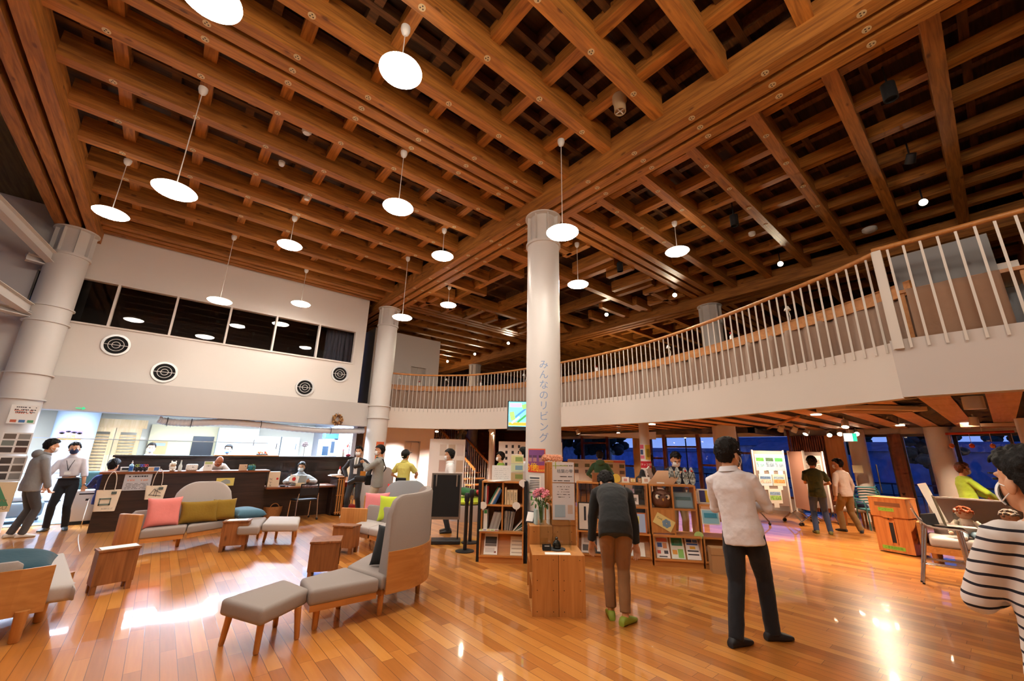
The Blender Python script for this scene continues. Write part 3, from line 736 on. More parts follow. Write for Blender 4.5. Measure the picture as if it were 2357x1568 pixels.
back_shell(rel(bk, o), .24, 1.02, .09, .34, .04).build('backrest', FABRIC_L, t, 50)
bk2 = smooth_path([(.36, y1+.18), (.1, y1+.15), (-.16, y1+.08)], 6); back_shell(rel(bk2, o), .24, .60, .08, .04).build('low_back', FABRIC, t, 50)
ap = MB().box((0, 0, 0), (.07, .56, .48), bev=.015).build('arm_panel', W_OAKZ, t, 40); ap.scale = (1, .72, .95); ap.location = (a0[0]-.14-o[0], a0[1]+.16-o[1], .37); ap.rotation_euler.z = rad(38)
for q in ((300, 1265), (400, 1260), (395, 1247), (505, 1240)): p = A2(*q); leg(t, p[0]-o[0]+.04, p[1]-o[1]+.04, .22, .034, .026)

a0_ = a0
# ---- middle sofa with the pink and lime cushions
o = (3.25, 7.93); t = thing('middle_sofa', 'grey sofa behind the tall sofa back, holding the pink and lime cushions', 'sofa', (*o, 0))
b0, b1 = A2(812, 1207, .37), A2(848, 1215, .37); b2 = A2(900, 1226, .37)
s1 = [b0, b1, (b1[0]+.45, b1[1]+.35), (b0[0]+.42, b0[1]+.40)]; s2 = [b1, b2, (b2[0]+.45, b2[1]+.2), (b1[0]+.46, b1[1]+.35)]
for s in (s1, s2): poly_block(rel(s, o), .25, .37, .03).build('seat', FABRIC_L, t, 50); poly_block([(p[0]*.92+.08*(sum(q[0] for q in s)/4)-o[0], p[1]*.92+.08*(sum(q[1] for q in s)/4)-o[1]) for p in s], .19, .25, 0).build('seat_frame', W_OAK, t)
bk = smooth_path([(b2[0]+.48, b2[1]+.2), (b1[0]+.52, b1[1]+.36), (b0[0]+.46, b0[1]+.46)], 6)
back_shell(rel(bk, o), .24, .62, .08, .05).build('backrest', FABRIC, t, 50); ply_shell(rel(bk, o), .2, .60).build('plywood_back', W_OAK, t, 40)
MB().box((0, 0, 0), (.05, .5, .34), .75, bev=.012).build('arm_panel', W_OAKZ, t, 40).location = (b0[0]+.12-o[0], b0[1]+.32-o[1], .42)
for q in ((842, 1240), (852, 1246), (905, 1255), (930, 1215)): p = A2(*q); leg(t, p[0]-o[0], p[1]-o[1], .22)
# sofa further back seen as a rounded grey back, and the tall one near the lift
o = (4.3, 8.75); t = thing('rounded_sofa', 'sofa whose rounded grey-blue back shows between the lime cushion and the yellow shirt', 'sofa', (*o, 0))
bk = smooth_path([(-.42, .05), (-.15, -.12), (.15, -.18), (.45, -.3)], 6)
back_shell(bk, .24, .98, .09, .3).build('backrest', mat('blue_grey_weave', '9aa0a6', .9, bump=.2, bscale=900), t, 50); poly_block([(-.4, .12), (.45, -.2), (.65, .3), (-.2, .6)], .25, .37, .03).build('seat', FABRIC, t, 50)
MB().box((-.62, .2, .45), (.5, .03, .5), .6).build('plywood_back', W_OAK, t)
for p in ((-.3, .12), (.4, -.12), (-.15, .5), (.55, .25)): leg(t, p[0], p[1], .26)
o = (5.0, 11.2); t = thing('tall_back_chair', 'tall grey upholstered seat back standing beside the pillar near the lift, with a red cushion', 'chair', (*o, 0))
back_shell(smooth_path([(.25, .2), (0, .28), (-.3, .2)], 6), .3, 1.15, .08, .22).build('backrest', FABRIC, t, 50); poly_block([(-.3, -.35), (.3, -.35), (.25, .2), (-.25, .2)], .26, .38, .03).build('seat', FABRIC, t, 50)
for p in ((-.25, -.3), (.25, -.3), (-.25, .15), (.25, .15)): leg(t, p[0], p[1], .27)

# ---- sofa cut by the left edge
o = (-.69, 5.68); t = thing('plywood_sofa', 'sofa cut by the left edge, its orange plywood back towards the camera', 'sofa', (*o, 0))
e1, e2 = A2(53, 1308, .58), A2(136, 1296, .58); dv = V((e2[0]-e1[0], e2[1]-e1[1], 0))
bk = [(e1[0]-.75, e1[1]-.12), (e1[0]-.02, e1[1]), e1, e2]
pw = ply_shell(rel(bk, o), .2, .57, .02); pw.build('plywood_back', W_OAK, t)
iv = V((-dv.y, dv.x, 0)).normalized()*.09
ib = [(p[0]+(iv.x if i > 1 else 0)*.2, p[1]+(iv.y if i > 1 else .02)*.5) for i, p in enumerate(bk)]
back_shell(rel([ib[0], ib[1], (ib[1][0]+dv.x*.25, ib[1][1]+dv.y*.25)], o), .24, .63, .09, .03).build('backrest', FABRIC, t, 50)
poly_block(rel([(e1[0]-.75, e1[1]-.02), (e1[0], e1[1]+.06), (e2[0]+.12, e2[1]+.02), A2(178, 1352, .38), A2(150, 1270, .38), (e1[0]-.75, e1[1]+.7)], o), .24, .38, .035).build('seat', FABRIC_L, t, 50)
for q, l in (((8, 1490), (0, .02)), ((68, 1440), (0, 0)), ((130, 1378), (0, 0))): p = A2(*q); leg(t, p[0]-o[0]+.04, p[1]-o[1]+.06, .24, .045, .036)

# ---- right-hand sofa with the dolls
o = (10.2, .65); t = thing('right_sofa', 'grey sofa at the right behind the counter stools, seating two dolls', 'sofa', (*o, 0))
poly_block([(-.1, .42), (.0, -.9), (.75, -.9), (.7, .5)], .26, .40, .04).build('seat', FABRIC_L, t, 50)
back_shell(smooth_path([(.72, -.95), (.74, -.3), (.72, .42)], 6), .26, 1.02, .1, .16).build('backrest', FABRIC, t, 50)
MB().b2((-.1, -.95, .16), (.72, .5, .26)).build('seat_frame', W_OAK, t); MB().b2((-.08, .5, .22), (.7, .54, .62)).build('arm_panel', W_OAK, t)
for p in ((-.05, .4), (.0, -.8), (.6, .4), (.6, -.8)): leg(t, p[0], p[1], .17, .04, .034)

# ---- cushions
def pillow(label, loc, w, h, t, rot, m, seed=0, cat='cushion'):
    n = 18; rnd = random.Random(seed); vs = []; idx = {}; mb = MB(); a1, a2p = rnd.uniform(0, 6), rnd.uniform(0, 6)
    for s in (1, -1):
        for i in range(n+1):
            for j in range(n+1):
                u, v = 2*i/n-1, 2*j/n-1; edge = i in (0, n) or j in (0, n)
                if s < 0 and edge: idx[s, i, j] = idx[1, i, j]; continue
                k = ((1-u**4)*(1-v**4))**.5
                pin = 1-.10*(1-abs(u)**2)*abs(v)**3
                x = w/2*u*(1-.09*(1-v*v)*abs(u)**4); y = h/2*v*(1-.09*(1-u*u)*abs(v)**4)
                z = s*t/2*k*(1+.12*sin(3*u+a1)*sin(2.5*v+a2p))
                idx[s, i, j] = len(vs); vs.append((x, y, z))
    fs = []
    for s in (1, -1):
        for i in range(n):
            for j in range(n):
                q = (idx[s, i, j], idx[s, i+1, j], idx[s, i+1, j+1], idx[s, i, j+1]); fs.append(q if s > 0 else q[::-1])
    mb.add(vs, fs); o = mb.build('cushion', m, None, 60); o.location = loc; o.rotation_euler = rot
    tag(o, label, cat); return o
PINK, LIME, MUST, BLUEC = cloth('e88a90', .2), cloth('c3d83a', .2), cloth('8a6a12', .35), cloth('4a7285', .25)
p = (a0_[0]+.24, a0_[1]+.34); pillow('coral pink square cushion leaning at the left of the sofa before the counter', (p[0], p[1], .58), .46, .46, .16, (rad(74), 0, rad(8)), cloth('e8857f', .2), 1)
p = (a0_[0]+.72, a0_[1]+.38); pillow('long mustard cushion in the middle of the sofa before the counter', (p[0], p[1], .545), .56, .36, .16, (rad(76), 0, rad(6)), MUST, 2)
p = (a0_[0]+1.08, a0_[1]+.44); pillow('square mustard cushion against the tall rounded sofa back', (p[0], p[1], .55), .36, .36, .15, (rad(76), 0, rad(8)), MUST, 3)
p = A2(566, 1192, .37); pillow('slate blue cushion lying flat on the bench', (p[0]+.0, p[1]+.05, .45), .52, .46, .17, (rad(4), rad(3), rad(20)), BLUEC, 4)
p = A2(862, 1196, .37); pillow('pink cushion on the middle sofa, left of the lime one', (p[0]+.08, p[1]+.16, .60), .46, .46, .15, (rad(76), 0, rad(-25)), PINK, 5)
p = A2(892, 1203, .37); pillow('lime green cushion tucked behind the tall sofa back', (p[0]+.1, p[1]+.12, .59), .46, .44, .15, (rad(76), 0, rad(-35)), LIME, 6)
p = A2(838, 1316, .37); pillow('black cushion leaning on the tall curved sofa back', (2.22, 4.72, .585), .42, .42, .14, (rad(72), 0, rad(-52)), cloth('15181a', .15), 7)
pillow('big dark teal cushion on the sofa cut by the left edge', (e1[0]-.16, e1[1]+.28, .53), .66, .55, .24, (rad(10), rad(4), rad(6)), cloth('1e4452', .3), 8)
pillow('red cushion on the tall grey seat near the lift', (5.12, 11.05, .56), .34, .34, .13, (rad(72), 0, rad(-30)), cloth('d23a34', .2), 9)

# ---- little cedar side tables
def side_table(label, c, w, d, h, rz, open_side=False, paper=False):
    t = thing('side_table', label, 'side table', (c[0], c[1], 0), rz, 'old cedar side tables'); lh = .09
    mb = MB()
    mb.b2((-w/2, -d/2, lh), (-w/2+.025, d/2, h-.025)).b2((w/2-.025, -d/2, lh), (w/2, d/2, h-.025)).b2((-w/2+.025, d/2-.02, lh), (w/2-.025, d/2, h-.025))
    mb.b2((-w/2+.025, -d/2+.023, lh), (w/2-.025, d/2-.02, lh+.02))
    if not open_side: mb.b2((-w/2+.025, -d/2+.004, lh), (w/2-.025, -d/2+.022, h-.025))
    mb.build('box', W_OLD, t); MB().box((0, 0, h-.0125), (w+.02, d+.02, .026), bev=.004).build('tabletop', W_OLD, t)
    for x in (-1, 1):
        for y in (-1, 1): MB().b2((x*(w/2-.03)-.025, y*(d/2-.03)-.022, 0), (x*(w/2-.03)+.025, y*(d/2-.03)+.022, lh)).build('leg', W_OLD, t)
    return t
side_table('cedar box side table at the left, white sheet on top, beside the plywood sofa', (-.15, 7.03), .36, .2, .46, rad(14))
q = MB().b2((-.16, -.09, 0), (.17, .09, .003)).build('paper_sheet', PAPER); q.location = (-.15, 7.03, .461); q.rotation_euler.z = rad(12); tag(q, 'white sheet lying on the left cedar side table', 'paper')
side_table('cedar box side table in front of the blue cushion bench', (1.22, 8.45), .36, .22, .46, rad(-18))
q = MB().b2((-.14, -.09, 0), (.14, .09, .003)).build('paper_sheet', PAPER); q.location = (1.22, 8.45, .461); q.rotation_euler.z = rad(-18); tag(q, 'white sheet lying on the cedar side table near the blue cushion', 'paper')
side_table('open-sided cedar side table just behind the foreground sofa seat', (1.98, 6.2), .36, .36, .45, rad(68), True)
side_table('cedar box side table between the foreground sofa and the middle sofa', (2.62, 7.28), .36, .22, .42, rad(-52))
# ================================================================== RECEPTION
CY0 = 11.45
W_CT = woodmat('counter_top_edge', '8a4f2a', '6b3a1d', .35, 'X', .6, knots=False)
t = thing('reception_counter', 'long dark brown reception counter with an orange-brown top edge', 'counter', (0, 0, 0))
mb = MB(); mb.b2((-.75, CY0, 0), (2.06, CY0+.05, 1.06)).b2((-.75, CY0+.05, 0), (-.71, CY0+.55, 1.06)).b2((2.02, CY0+.05, 0), (2.06, CY0+.55, 1.06)); mb.build('front_panel', W_DARK, t)
MB().b2((-.80, CY0-.03, 1.06), (2.12, CY0+.5, 1.10)).build('countertop', W_CT, t)
t = thing('reception_desk', 'low dark desk with orange-brown top to the right of the tall counter', 'desk', (0, 0, 0))
MB().b2((2.08, CY0+.18, 0), (3.58, CY0+.22, .68)).b2((3.58, CY0-.15, 0), (3.62, CY0+.6, .68)).build('front_panel', W_DARK, t)
MB().b2((2.08, CY0-.2, .68), (3.64, CY0+.6, .72)).build('tabletop', W_CT, t)
t = thing('slatted_stand', 'orange vertical-slat screen at the right end of the desk', 'screen', (3.62, 11.1, 0))
sm = MB()
for i in range(7):
    y = i*.095; MB().b2((.16-.01, y, .04), (.18+.01, y+.03, .92)).build('slat', W_OAKZ, t)
for i in range(3): MB().b2((.02+i*.055, -.015, .04), (.045+i*.055, .01, .92)).build('slat', W_OAKZ, t)
for z in (.08, .48, .86): sm.b2((0, -.02, z), (.15, -.005, z+.02)).b2((.185, 0, z), (.2, .62, z+.02))
sm.build('crosspiece', W_OAK, t); MB().b2((-.02, -.04, .92), (.22, .66, .94)).build('top_board', W_OAK, t); MB().b2((.0, .02, .04), (.14, .6, .9)).build('core', W_DARK, t)
t = thing('high_counter', 'higher black counter faced with rough dark planks behind the reception', 'counter', (0, 0, 0))
rnd = random.Random(4)
MB().b2((-.70, 12.5, 0), (4.45, 12.9, 1.36)).build('core', W_DARK, t)
z = .05
for hgt in (.3, .34, .32, .28):
    pts_t = []; n = 26
    top = [( -.72+5.2*i/n, z+hgt-.03+.02*sin(i*.9+z*9)+rnd.uniform(-.006, .006)) for i in range(n+1)]; bot = [(-.72+5.2*i/n, z+.015*sin(i*.7+z*5)) for i in range(n+1)]
    m2 = MB(); m2.slab(bot+top[::-1], (0, 12.5, 0), (1, 0, 0), (0, 0, 1), .05); m2.build('plank', W_LIVE, t); z += hgt+.012
MB().b2((-.74, 12.44, 1.36), (4.5, 12.95, 1.40)).build('countertop', mat('counter_black_top', '2b2422', .25), t)
MB().b2((1.05, 12.43, 1.401), (2.45, 12.7, 1.425)).build('raised_ledge', W_OAK, t)

# things on the tall counter
zc = 1.10
def at_counter(px, py=1085): v = az(px, py, zc); return (v.x, CY0+.12, zc)
def put(o, px, dy=0, rz=0, z=zc): v = ay(px, 1084, CY0+.15+dy); o.location = (v.x, CY0+.15+dy, z); o.rotation_euler.z = rz; return o
m_ = MB().box((0, 0, .045), (.15, .05, .09), bev=.008); o = thing('small_monitor', 'small white boxy display at the left end of the reception counter', 'display', (0, 0, 0)); m_.build('case', solid('d8dadc', .4), o, 40); MB().b2((-.05, -.028, .03), (.05, -.0255, .072)).build('screen', solid('27323c', .2), o); put(o, 287, rz=.1)
o = thing('sanitizer_bottle', 'pump bottle of blue hand sanitizer on the reception counter', 'bottle', (0, 0, 0)); MB().lathe([(.01, 0), (.038, .0), (.038, .12), (.014, .145), (.014, .16)], n=20).build('bottle', mat('blue_gel', '8fc4e6', .15, spec=.6), o, 40); MB().lathe([(.016, .16), (.016, .18), (.006, .18), (.006, .205)], n=12).build('pump', PAPER, o, 40); MB().b2((-.004, -.045, .2), (.004, .008, .21)).build('nozzle', PAPER, o); MB().b2((-.03, -.0395, .02), (.03, -.037, .1)).build('label', solid('2d5fae'), o); put(o, 300)
for px, c, nm in ((314, '9ab82a', 'green'), (324, '2f45c4', 'blue'), (333, 'd22a35', 'red')):
    o = thing('paper_punch', nm+' handled scissors in a black holder on the reception counter', 'scissors', (0, 0, 0), group=None); o.name = 'scissors'
    MB().lathe([(.01, 0), (.022, 0), (.022, .07), (.018, .07), (.018, .01), (.01, .01)], n=16).build('holder', BLACK, o, 40)
    for s in (-1, 1):
        mb = MB(); mb.tube([(s*.018+.016*cos(a), 0, .115+.022*sin(a)) for a in [2*pi*k/14 for k in range(15)]], .005, 6, cap=False); mb.build('handle', solid(c, .35), o, 50)
    MB().b2((-.004, -.002, .02), (.004, .002, .1)).build('blade', CHROME, o); put(o, px)
o = thing('photo_card', 'small white stand with an orange and a blue picture on the counter', 'card', (0, 0, 0)); MB().box((0, 0, .045), (.19, .006, .09)).build('card', PAPER, o); MB().b2((-.085, -.0045, .01), (0, -.0035, .075)).build('picture', solid('d9a77c'), o); MB().b2((.005, -.0045, .01), (.085, -.0035, .08)).build('picture', solid('3f66a3'), o); put(o, 353)
o = thing('cat_figure', 'white seated beckoning cat figurine on the reception counter', 'figurine', (0, 0, 0)); mb = MB(); mb.ell((0, 0, .06), (.06, .055, .065)).ell((0, -.012, .145), (.052, .047, .045)).ell((-.035, 0, .19), (.014, .01, .022)).ell((.035, 0, .19), (.014, .01, .022)).ell((-.055, -.04, .12), (.017, .017, .045)).ell((.03, -.05, .02), (.02, .022, .02)).ell((-.03, -.05, .02), (.02, .022, .02)); b_ = mb.build('body', solid('e9e4da', .35), o, 60); MB().ell((-.018, -.056, .15), .005).ell((.018, -.056, .15), .005).ell((0, -.06, .138), .004).build('face', INK, o); MB().tube([(.045*cos(a), -.01+.04*sin(a), .105) for a in [2*pi*k/16 for k in range(17)]], .006, 6, cap=False).build('collar', solid('b98b4c'), o); put(o, 396)
o = thing('glass_bottle', 'clear swing-top glass bottle beside the cat figurine', 'bottle', (0, 0, 0)); MB().lathe([(.01, 0), (.034, 0), (.034, .10), (.014, .15), (.012, .2), (.015, .2)], n=20).build('bottle', mat('bottle_glass', 'cfd6d4', .1, spec=.8), o, 40); MB().lathe([(.012, .2), (.012, .22), (.002, .222)], n=14).build('stopper', PAPER, o, 40); put(o, 413)
o = thing('desk_clock', 'cream rounded desk clock on the reception counter', 'clock', (0, 0, 0)); mb = MB(); mb.box((0, 0, .07), (.21, .06, .14), bev=.028); mb.build('case', solid('ddd6c8', .4), o, 40)
MB().slab([(.088*math.copysign(abs(cos(a))**.6, cos(a)), .055*math.copysign(abs(sin(a))**.6, sin(a))) for a in [2*pi*k/36 for k in range(36)]], (0, -.0305, .072), (1, 0, 0), (0, 0, 1), .002).build('dial', PAPER, o)
mb = MB()
for k in range(12): a = k*pi/6; mb.box((.075*sin(a), -.034, .072+.045*cos(a)), (.006, .002, .006))
mb.build('hour_mark', INK, o); h_ = MB(); h_.tube([(0, -.035, .072), (.04, -.035, .078)], .0035, 6).tube([(0, -.035, .072), (.02, -.035, .09)], .0035, 6); h_.build('hand', INK, o); put(o, 440)
o = thing('notice_stand', 'upright acrylic notice stand with a green-topped sheet in front of the bowing man', 'sign', (0, 0, 0)); MB().box((0, 0, .10), (.16, .01, .2)).build('sheet', PAPER, o); MB().b2((-.07, -.007, .14), (.07, -.0055, .19)).build('picture', solid('b9c98a'), o); put_text(MB(), 'ご案内', .03, (0, -.007, .1), (1, 0, 0), (0, 0, 1)).build('lettering', INK, o); put(o, 477, -.05)
o = thing('cardboard_card', 'plain tan card standing on the counter with a small bird mark', 'card', (0, 0, 0)); MB().box((0, 0, .065), (.16, .02, .13)).build('card', solid('cdaa8b'), o); MB().box((.045, -.011, .09), (.03, .002, .006), mtx=M.Rotation(.5, 3, 'Y')).box((.05, -.011, .082), (.02, .002, .005), mtx=M.Rotation(-.5, 3, 'Y')).build('mark', INK, o); put(o, 558)
o = thing('planter', 'small teal pot with a trailing green plant at the right end of the counter', 'plant', (0, 0, 0)); MB().box((0, 0, .05), (.15, .1, .1), bev=.012).build('pot', mat('teal_weave', '1f6c78', .8, bump=.4, bscale=120), o, 40)
rnd = random.Random(3); mb = MB()
for k in range(70):
    x = rnd.uniform(-.07, .07); z = rnd.uniform(.09, .13); y = rnd.uniform(-.06, .05)
    if k > 40: x = .03+rnd.gauss(0, .015); z = .09-(k-40)*.009; y = -.085+rnd.gauss(0, .006)
    mb.ell((x, y, z), (.007, .004, .011), M.Rotation(rnd.uniform(0, 3), 3, 'X'), 6, 4)
mb.build('foliage', solid('5f7d4a'), o, 60); put(o, 578, -.02)
# front of the counter: bags, price board, card
YF = CY0-.004
def tote(label, px, top, bot, wpx, motif):
    a = ay(px, top, YF-.01); b = ay(px, bot, YF-.01); h = a.z-b.z; x = a.x; w = (ay(px+wpx/2, bot, YF).x-ay(px-wpx/2, bot, YF).x)
    t = thing('tote_bag', label, 'bag', (x, YF-.03, b.z)); pts = []
    n = 10; rings = []
    for i in range(n+1):
        u = i/n; ww = w*(.44+.07*u); d = .03*(1-.75*u)+.004; z = h*u
        rings.append([V((ww*math.copysign(abs(cos(q))**.5, cos(q)), d*math.copysign(abs(sin(q))**.8, sin(q)), z+.006*sin(q*2))) for q in [2*pi*k/28 for k in range(28)]])
    MB().loft(rings).build('bag', cloth('e6d8c2', .3), t, 50)
    for yy in (-.012, .012): MB().tube([(w*.22*cos(s), yy, h-.01+w*1.0*sin(s)**.8) for s in [pi*k/16 for k in range(17)]], .016, 6, flat=.4).build('handle', cloth('e9dfd0', .2), t, 50)
    MB().b2((w*.12, -.036, h-.08), (w*.34, -.034, h-.03)).build('label_tag', solid('56625e'), t)
    mm = MB(); yy = -.034
    if motif == 'square':
        for lo, hi in (((-.5, .28), (-.42, .62)), ((-.5, .28), (.3, .36)), ((.22, .28), (.3, .62)), ((-.5, .56), (.3, .62))): mm.b2((lo[0]*w*.6, yy-.002, lo[1]*h), (hi[0]*w*.6, yy, hi[1]*h))
        mm.build('print', solid('6d7f77'), t); put_text(MB(), 'みんなのリビング', .035, (w*.1, yy, h*.12), (1, 0, 0), (0, 0, 1), w*.45).build('lettering', INK, t)
    else:
        for p0, p1 in (((-.5, .35), (.5, .25)), ((-.45, .3), (-.1, .8)), ((-.15, .75), (.45, .45)), ((.1, .2), (.15, .85)), ((-.1, .25), (.0, .8))): mm.tube([(p0[0]*w*.6, yy, p0[1]*h), (p1[0]*w*.6, yy, p1[1]*h)], .004, 5)
        mm.build('print', INK, t)
    return t
tote('canvas tote bag with a square print, hanging at the left end of the counter', 252, 1128, 1176, 56, 'square')
tote('canvas tote bag with crossing line print, hanging right of the price board', 361, 1118, 1149, 48, 'lines')
def board(name, label, cat, corner_px, y, m=PAPER, th=.004):
    """flat sheet on the plane y=const given top-left / bottom-right survey pixels"""
    a = ay(*corner_px[0], y); b = ay(*corner_px[1], y); t = thing(name, label, cat, ((a.x+b.x)/2, y, (a.z+b.z)/2)); w, h = abs(b.x-a.x), abs(a.z-b.z)
    MB().box((0, 0, 0), (w, th, h)).build('sheet', m, t); return t, w, h
def scribble(mb, x0, x1, z, h, y, seed=0, fill=.75):
    """a line of print too small to read: short dashes"""
    rnd = random.Random(seed); x = x0
    while x < x1:
        w = rnd.uniform(.5, 1.6)*h; 
        if rnd.random() < fill: mb.b2((x, y-.0008, z-h/2), (min(x+w, x1), y, z+h/2))
        x += w+.35*h
    return mb
t, w, h = board('price_board', 'grey printed price board with orange figures between the two tote bags', 'sign', ((289, 1092), (343, 1128)), YF-.006, solid('b9bcc4'))
put_text(MB(), '￥800', .05, (-w*.26, -.003, h*.12), (1, 0, 0), (0, 0, 1)).add(*[[V((v.x+w*.22, -.0045, v.y+h*.12)) for v in text_geo('￥600', .05)[0]], text_geo('￥600', .05)[1]]).build('lettering', solid('d9702a'), t)
mb = MB()
for i in range(5): scribble(mb, -w*.42, w*.42, -h*.08-i*h*.08, h*.028, -.003, i)
scribble(mb, -w*.35, w*.35, h*.36, h*.08, -.003, 9); mb.build('small_print', INK, t)
t, w, h = board('yellow_leaflet', 'yellow leaflet with a grey animal shape fixed to the counter right of the sofa back', 'leaflet', ((499, 1101), (537, 1118)), YF-.006, solid('cfc06a')); MB().slab([(-.1*w, -.3*h), (.3*w, -.2*h), (.25*w, .2*h), (0, .35*h), (-.25*w, .05*h)], (0, -.003, 0), (1, 0, 0), (0, 0, 1), .002).build('picture', solid('8f9a97'), t)
# desk things
zd = .72
o = thing('paper_box', 'patterned cream carton standing at the left end of the low desk', 'carton', (2.24, 11.55, zd)); MB().box((0, 0, .17), (.24, .16, .34)).build('carton', solid('d8c2a6'), o); put_text(MB(), 'メイズ', .07, (-.06, -.082, .1), (0, 0, 1), (-1, 0, 0)).build('lettering', INK, o); MB().cyl((.07, -.083, .18), (.07, -.081, .18), .025, n=16).build('mark', RED, o)
o = thing('desk_flag', 'small white flag with a red disc on a thin pole on the desk', 'flag', (2.52, 11.35, zd)); MB().lathe([(.002, 0), (.04, 0), (.04, .015), (.002, .02)], n=16).build('base', BLACK, o); MB().tube([(0, 0, 0), (.05, 0, .3)], .004, 6).build('pole', CHROME, o)
fl_ = MB(); P_ = [[(.05-.02*j+.19*i, -.01*sin(i*3), .28-.0*j-.15*j-.04*i) for i in (0, .5, 1)] for j in (0, .5, 1)]
fl_ = MB(); g = [[V((.045-.025*j/4+.2*i/6, -.012*sin(i*1.1), .28-.16*j/4-.05*i/6)) for i in range(7)] for j in range(5)]; fl_.v = [tuple(p) for r_ in g for p in r_]; fl_.f = [(j*7+i, j*7+i+1, (j+1)*7+i+1, (j+1)*7+i) for j in range(4) for i in range(6)]; fl_.mi = [0]*len(fl_.f); fo_ = fl_.build('cloth', PAPER, o); md = fo_.modifiers.new('t', 'SOLIDIFY'); md.thickness = .002
MB().cyl((.125, -.0135, .175), (.125, -.0165, .175), .042, n=24).build('disc', RED, o)
o = thing('acrylic_screen', 'clear acrylic sneeze screen standing on the desk before the seated man', 'screen', (2.75, 11.5, zd)); MB().b2((-.42, -.004, .02), (.42, .004, .56)).build('sheet', ACRYL, o); MB().b2((-.35, -.1, 0), (-.33, .1, .02)).b2((.33, -.1, 0), (.35, .1, .02)).build('foot', ACRYL, o)
o = thing('laptop', 'pale open laptop on the low desk in front of the seated man', 'laptop', (2.82, 11.62, zd)); MB().b2((-.17, 0, 0), (.17, .24, .018)).build('base', solid('d4d6d8', .35), o); MB().box((0, -.03, .125), (.34, .012, .23), mtx=M.Rotation(.22, 3, 'X')).build('lid', solid('dcdedf', .3), o); MB().b2((-.08, -.13, 0), (.12, -.11, .07)).build('card', solid('d9c59a'), o)
o = MB().b2((-.12, -.09, 0), (.12, .09, .012)).build('document_tray', PAPER); o.location = (3.33, 11.5, zd); tag(o, 'white document tray at the right of the low desk', 'tray')
o = MB().b2((-.05, -.04, 0), (.05, .04, .035)).build('card_case', BLACK); o.location = (2.42, 11.35, zd); tag(o, 'small black case between the carton and the little flag', 'case')
o = thing('spray_bottle', 'white spray bottle with a red top on the slatted screen', 'bottle', (3.78, 11.55, .94)); MB().lathe([(.01, 0), (.04, 0), (.042, .1), (.015, .16)], n=18).build('bottle', PAPER, o, 40); MB().lathe([(.014, .16), (.02, .18), (.006, .24)], n=14).build('cap', RED, o, 40)
o = MB().box((0, 0, .012), (.3, .2, .024), .2).box((.02, .01, .03), (.28, .2, .012), -.1).build('leaflet_pile', PAPER); o.location = (3.62, 11.35, .945); tag(o, 'pile of white leaflets on top of the slatted screen', 'leaflets')
# black mesh chair
t = thing('mesh_chair', 'black mesh office chair with chrome legs in front of the low desk', 'chair', (2.86, 11.0, 0), rad(8))
MB().box((0, 0, .45), (.44, .42, .05), bev=.02).build('seat', BLACK, t, 40)
mb = MB()
for i in range(15): mb.b2((-.19+i*.0265, -.232, .72), (-.18+i*.0265, -.222, .80))
mb.b2((-.2, -.237, .56), (.2, -.222, .72)).b2((-.2, -.237, .795), (.2, -.222, .82)).b2((-.21, -.237, .55), (-.195, -.222, .82)).b2((.195, -.237, .55), (.21, -.222, .82)); mb.build('backrest', BLACK, t)
for s in (-1, 1):
    MB().tube([(s*.22, -.22, .60), (s*.235, -.2, .44), (s*.25, -.24, .05)], .012, 8).build('leg', CHROME, t, 50); MB().tube([(s*.22, -.2, .44), (s*.235, .18, .43), (s*.24, .22, .03)], .012, 8).build('leg', CHROME, t, 50)
    for yy in (-.24, .22): MB().tube([(s*.235, yy, .028), (s*.265, yy, .028)], .027, 12).build('caster', BLACK, t, 40)
# basket
o = thing('basket', 'brown woven basket with two loop handles behind the blue cushion', 'basket', (*A2(624, 1192), 0)); MB().lathe([(.01, .01), (.17, .01), (.2, .14), (.21, .26), (.195, .26), (.185, .14), (.16, .03), (.01, .03)], n=32).build('bowl', mat('woven_rattan', 'a5703c', .8, noise=.3, nscale=70, bump=.8, bscale=130), o, 50)
for s in (-1, 1): MB().tube([(.09*cos(a), s*.19, .25+.09*sin(a)) for a in [pi*k/10 for k in range(11)]], .009, 8).build('handle', mat('woven_rattan', 'a5703c'), o, 50)
# popcorn-like donation machine and box beside the pillar
o = thing('display_case', 'red-topped glass machine on casters between the slatted screen and the suited man', 'machine', (4.1, 11.45, 0), .1)
MB().b2((-.17, -.17, .12), (.17, .17, .2)).build('base', RED, o); MB().b2((-.2, -.2, .06), (.2, .2, .1)).build('trolley', BLACK, o); MB().prism([(-.19, -.19), (.19, -.19), (.19, .19), (-.19, .19)], .66, .78).build('head', RED, o)
MB().loft([[V((x*.2, y*.2, .78)) for x, y in ((-1, -1), (1, -1), (1, 1), (-1, 1))], [V((x*.12, y*.12, .86)) for x, y in ((-1, -1), (1, -1), (1, 1), (-1, 1))]]).build('lid', RED, o)
for x in (-.165, .165):
    for y in (-.165, .165): MB().b2((x-.012, y-.012, .2), (x+.012, y+.012, .66)).build('corner_post', CHROME, o)
MB().b2((-.155, -.155, .2), (.155, .155, .66)).build('glass', GLASS, o); MB().b2((-.1, -.192, .7), (.0, -.19, .74)).build('sticker', solid('e0c64a'), o); MB().lathe([(.01, .32), (.08, .34), (.09, .44), (.07, .44), (.06, .36), (.01, .35)], n=20).build('kettle', CHROME, o, 40)
for x in (-.17, .17):
    for y in (-.17, .17): MB().tube([(x-.02, y, .03), (x+.02, y, .03)], .03, 12).build('caster', BLACK, o)
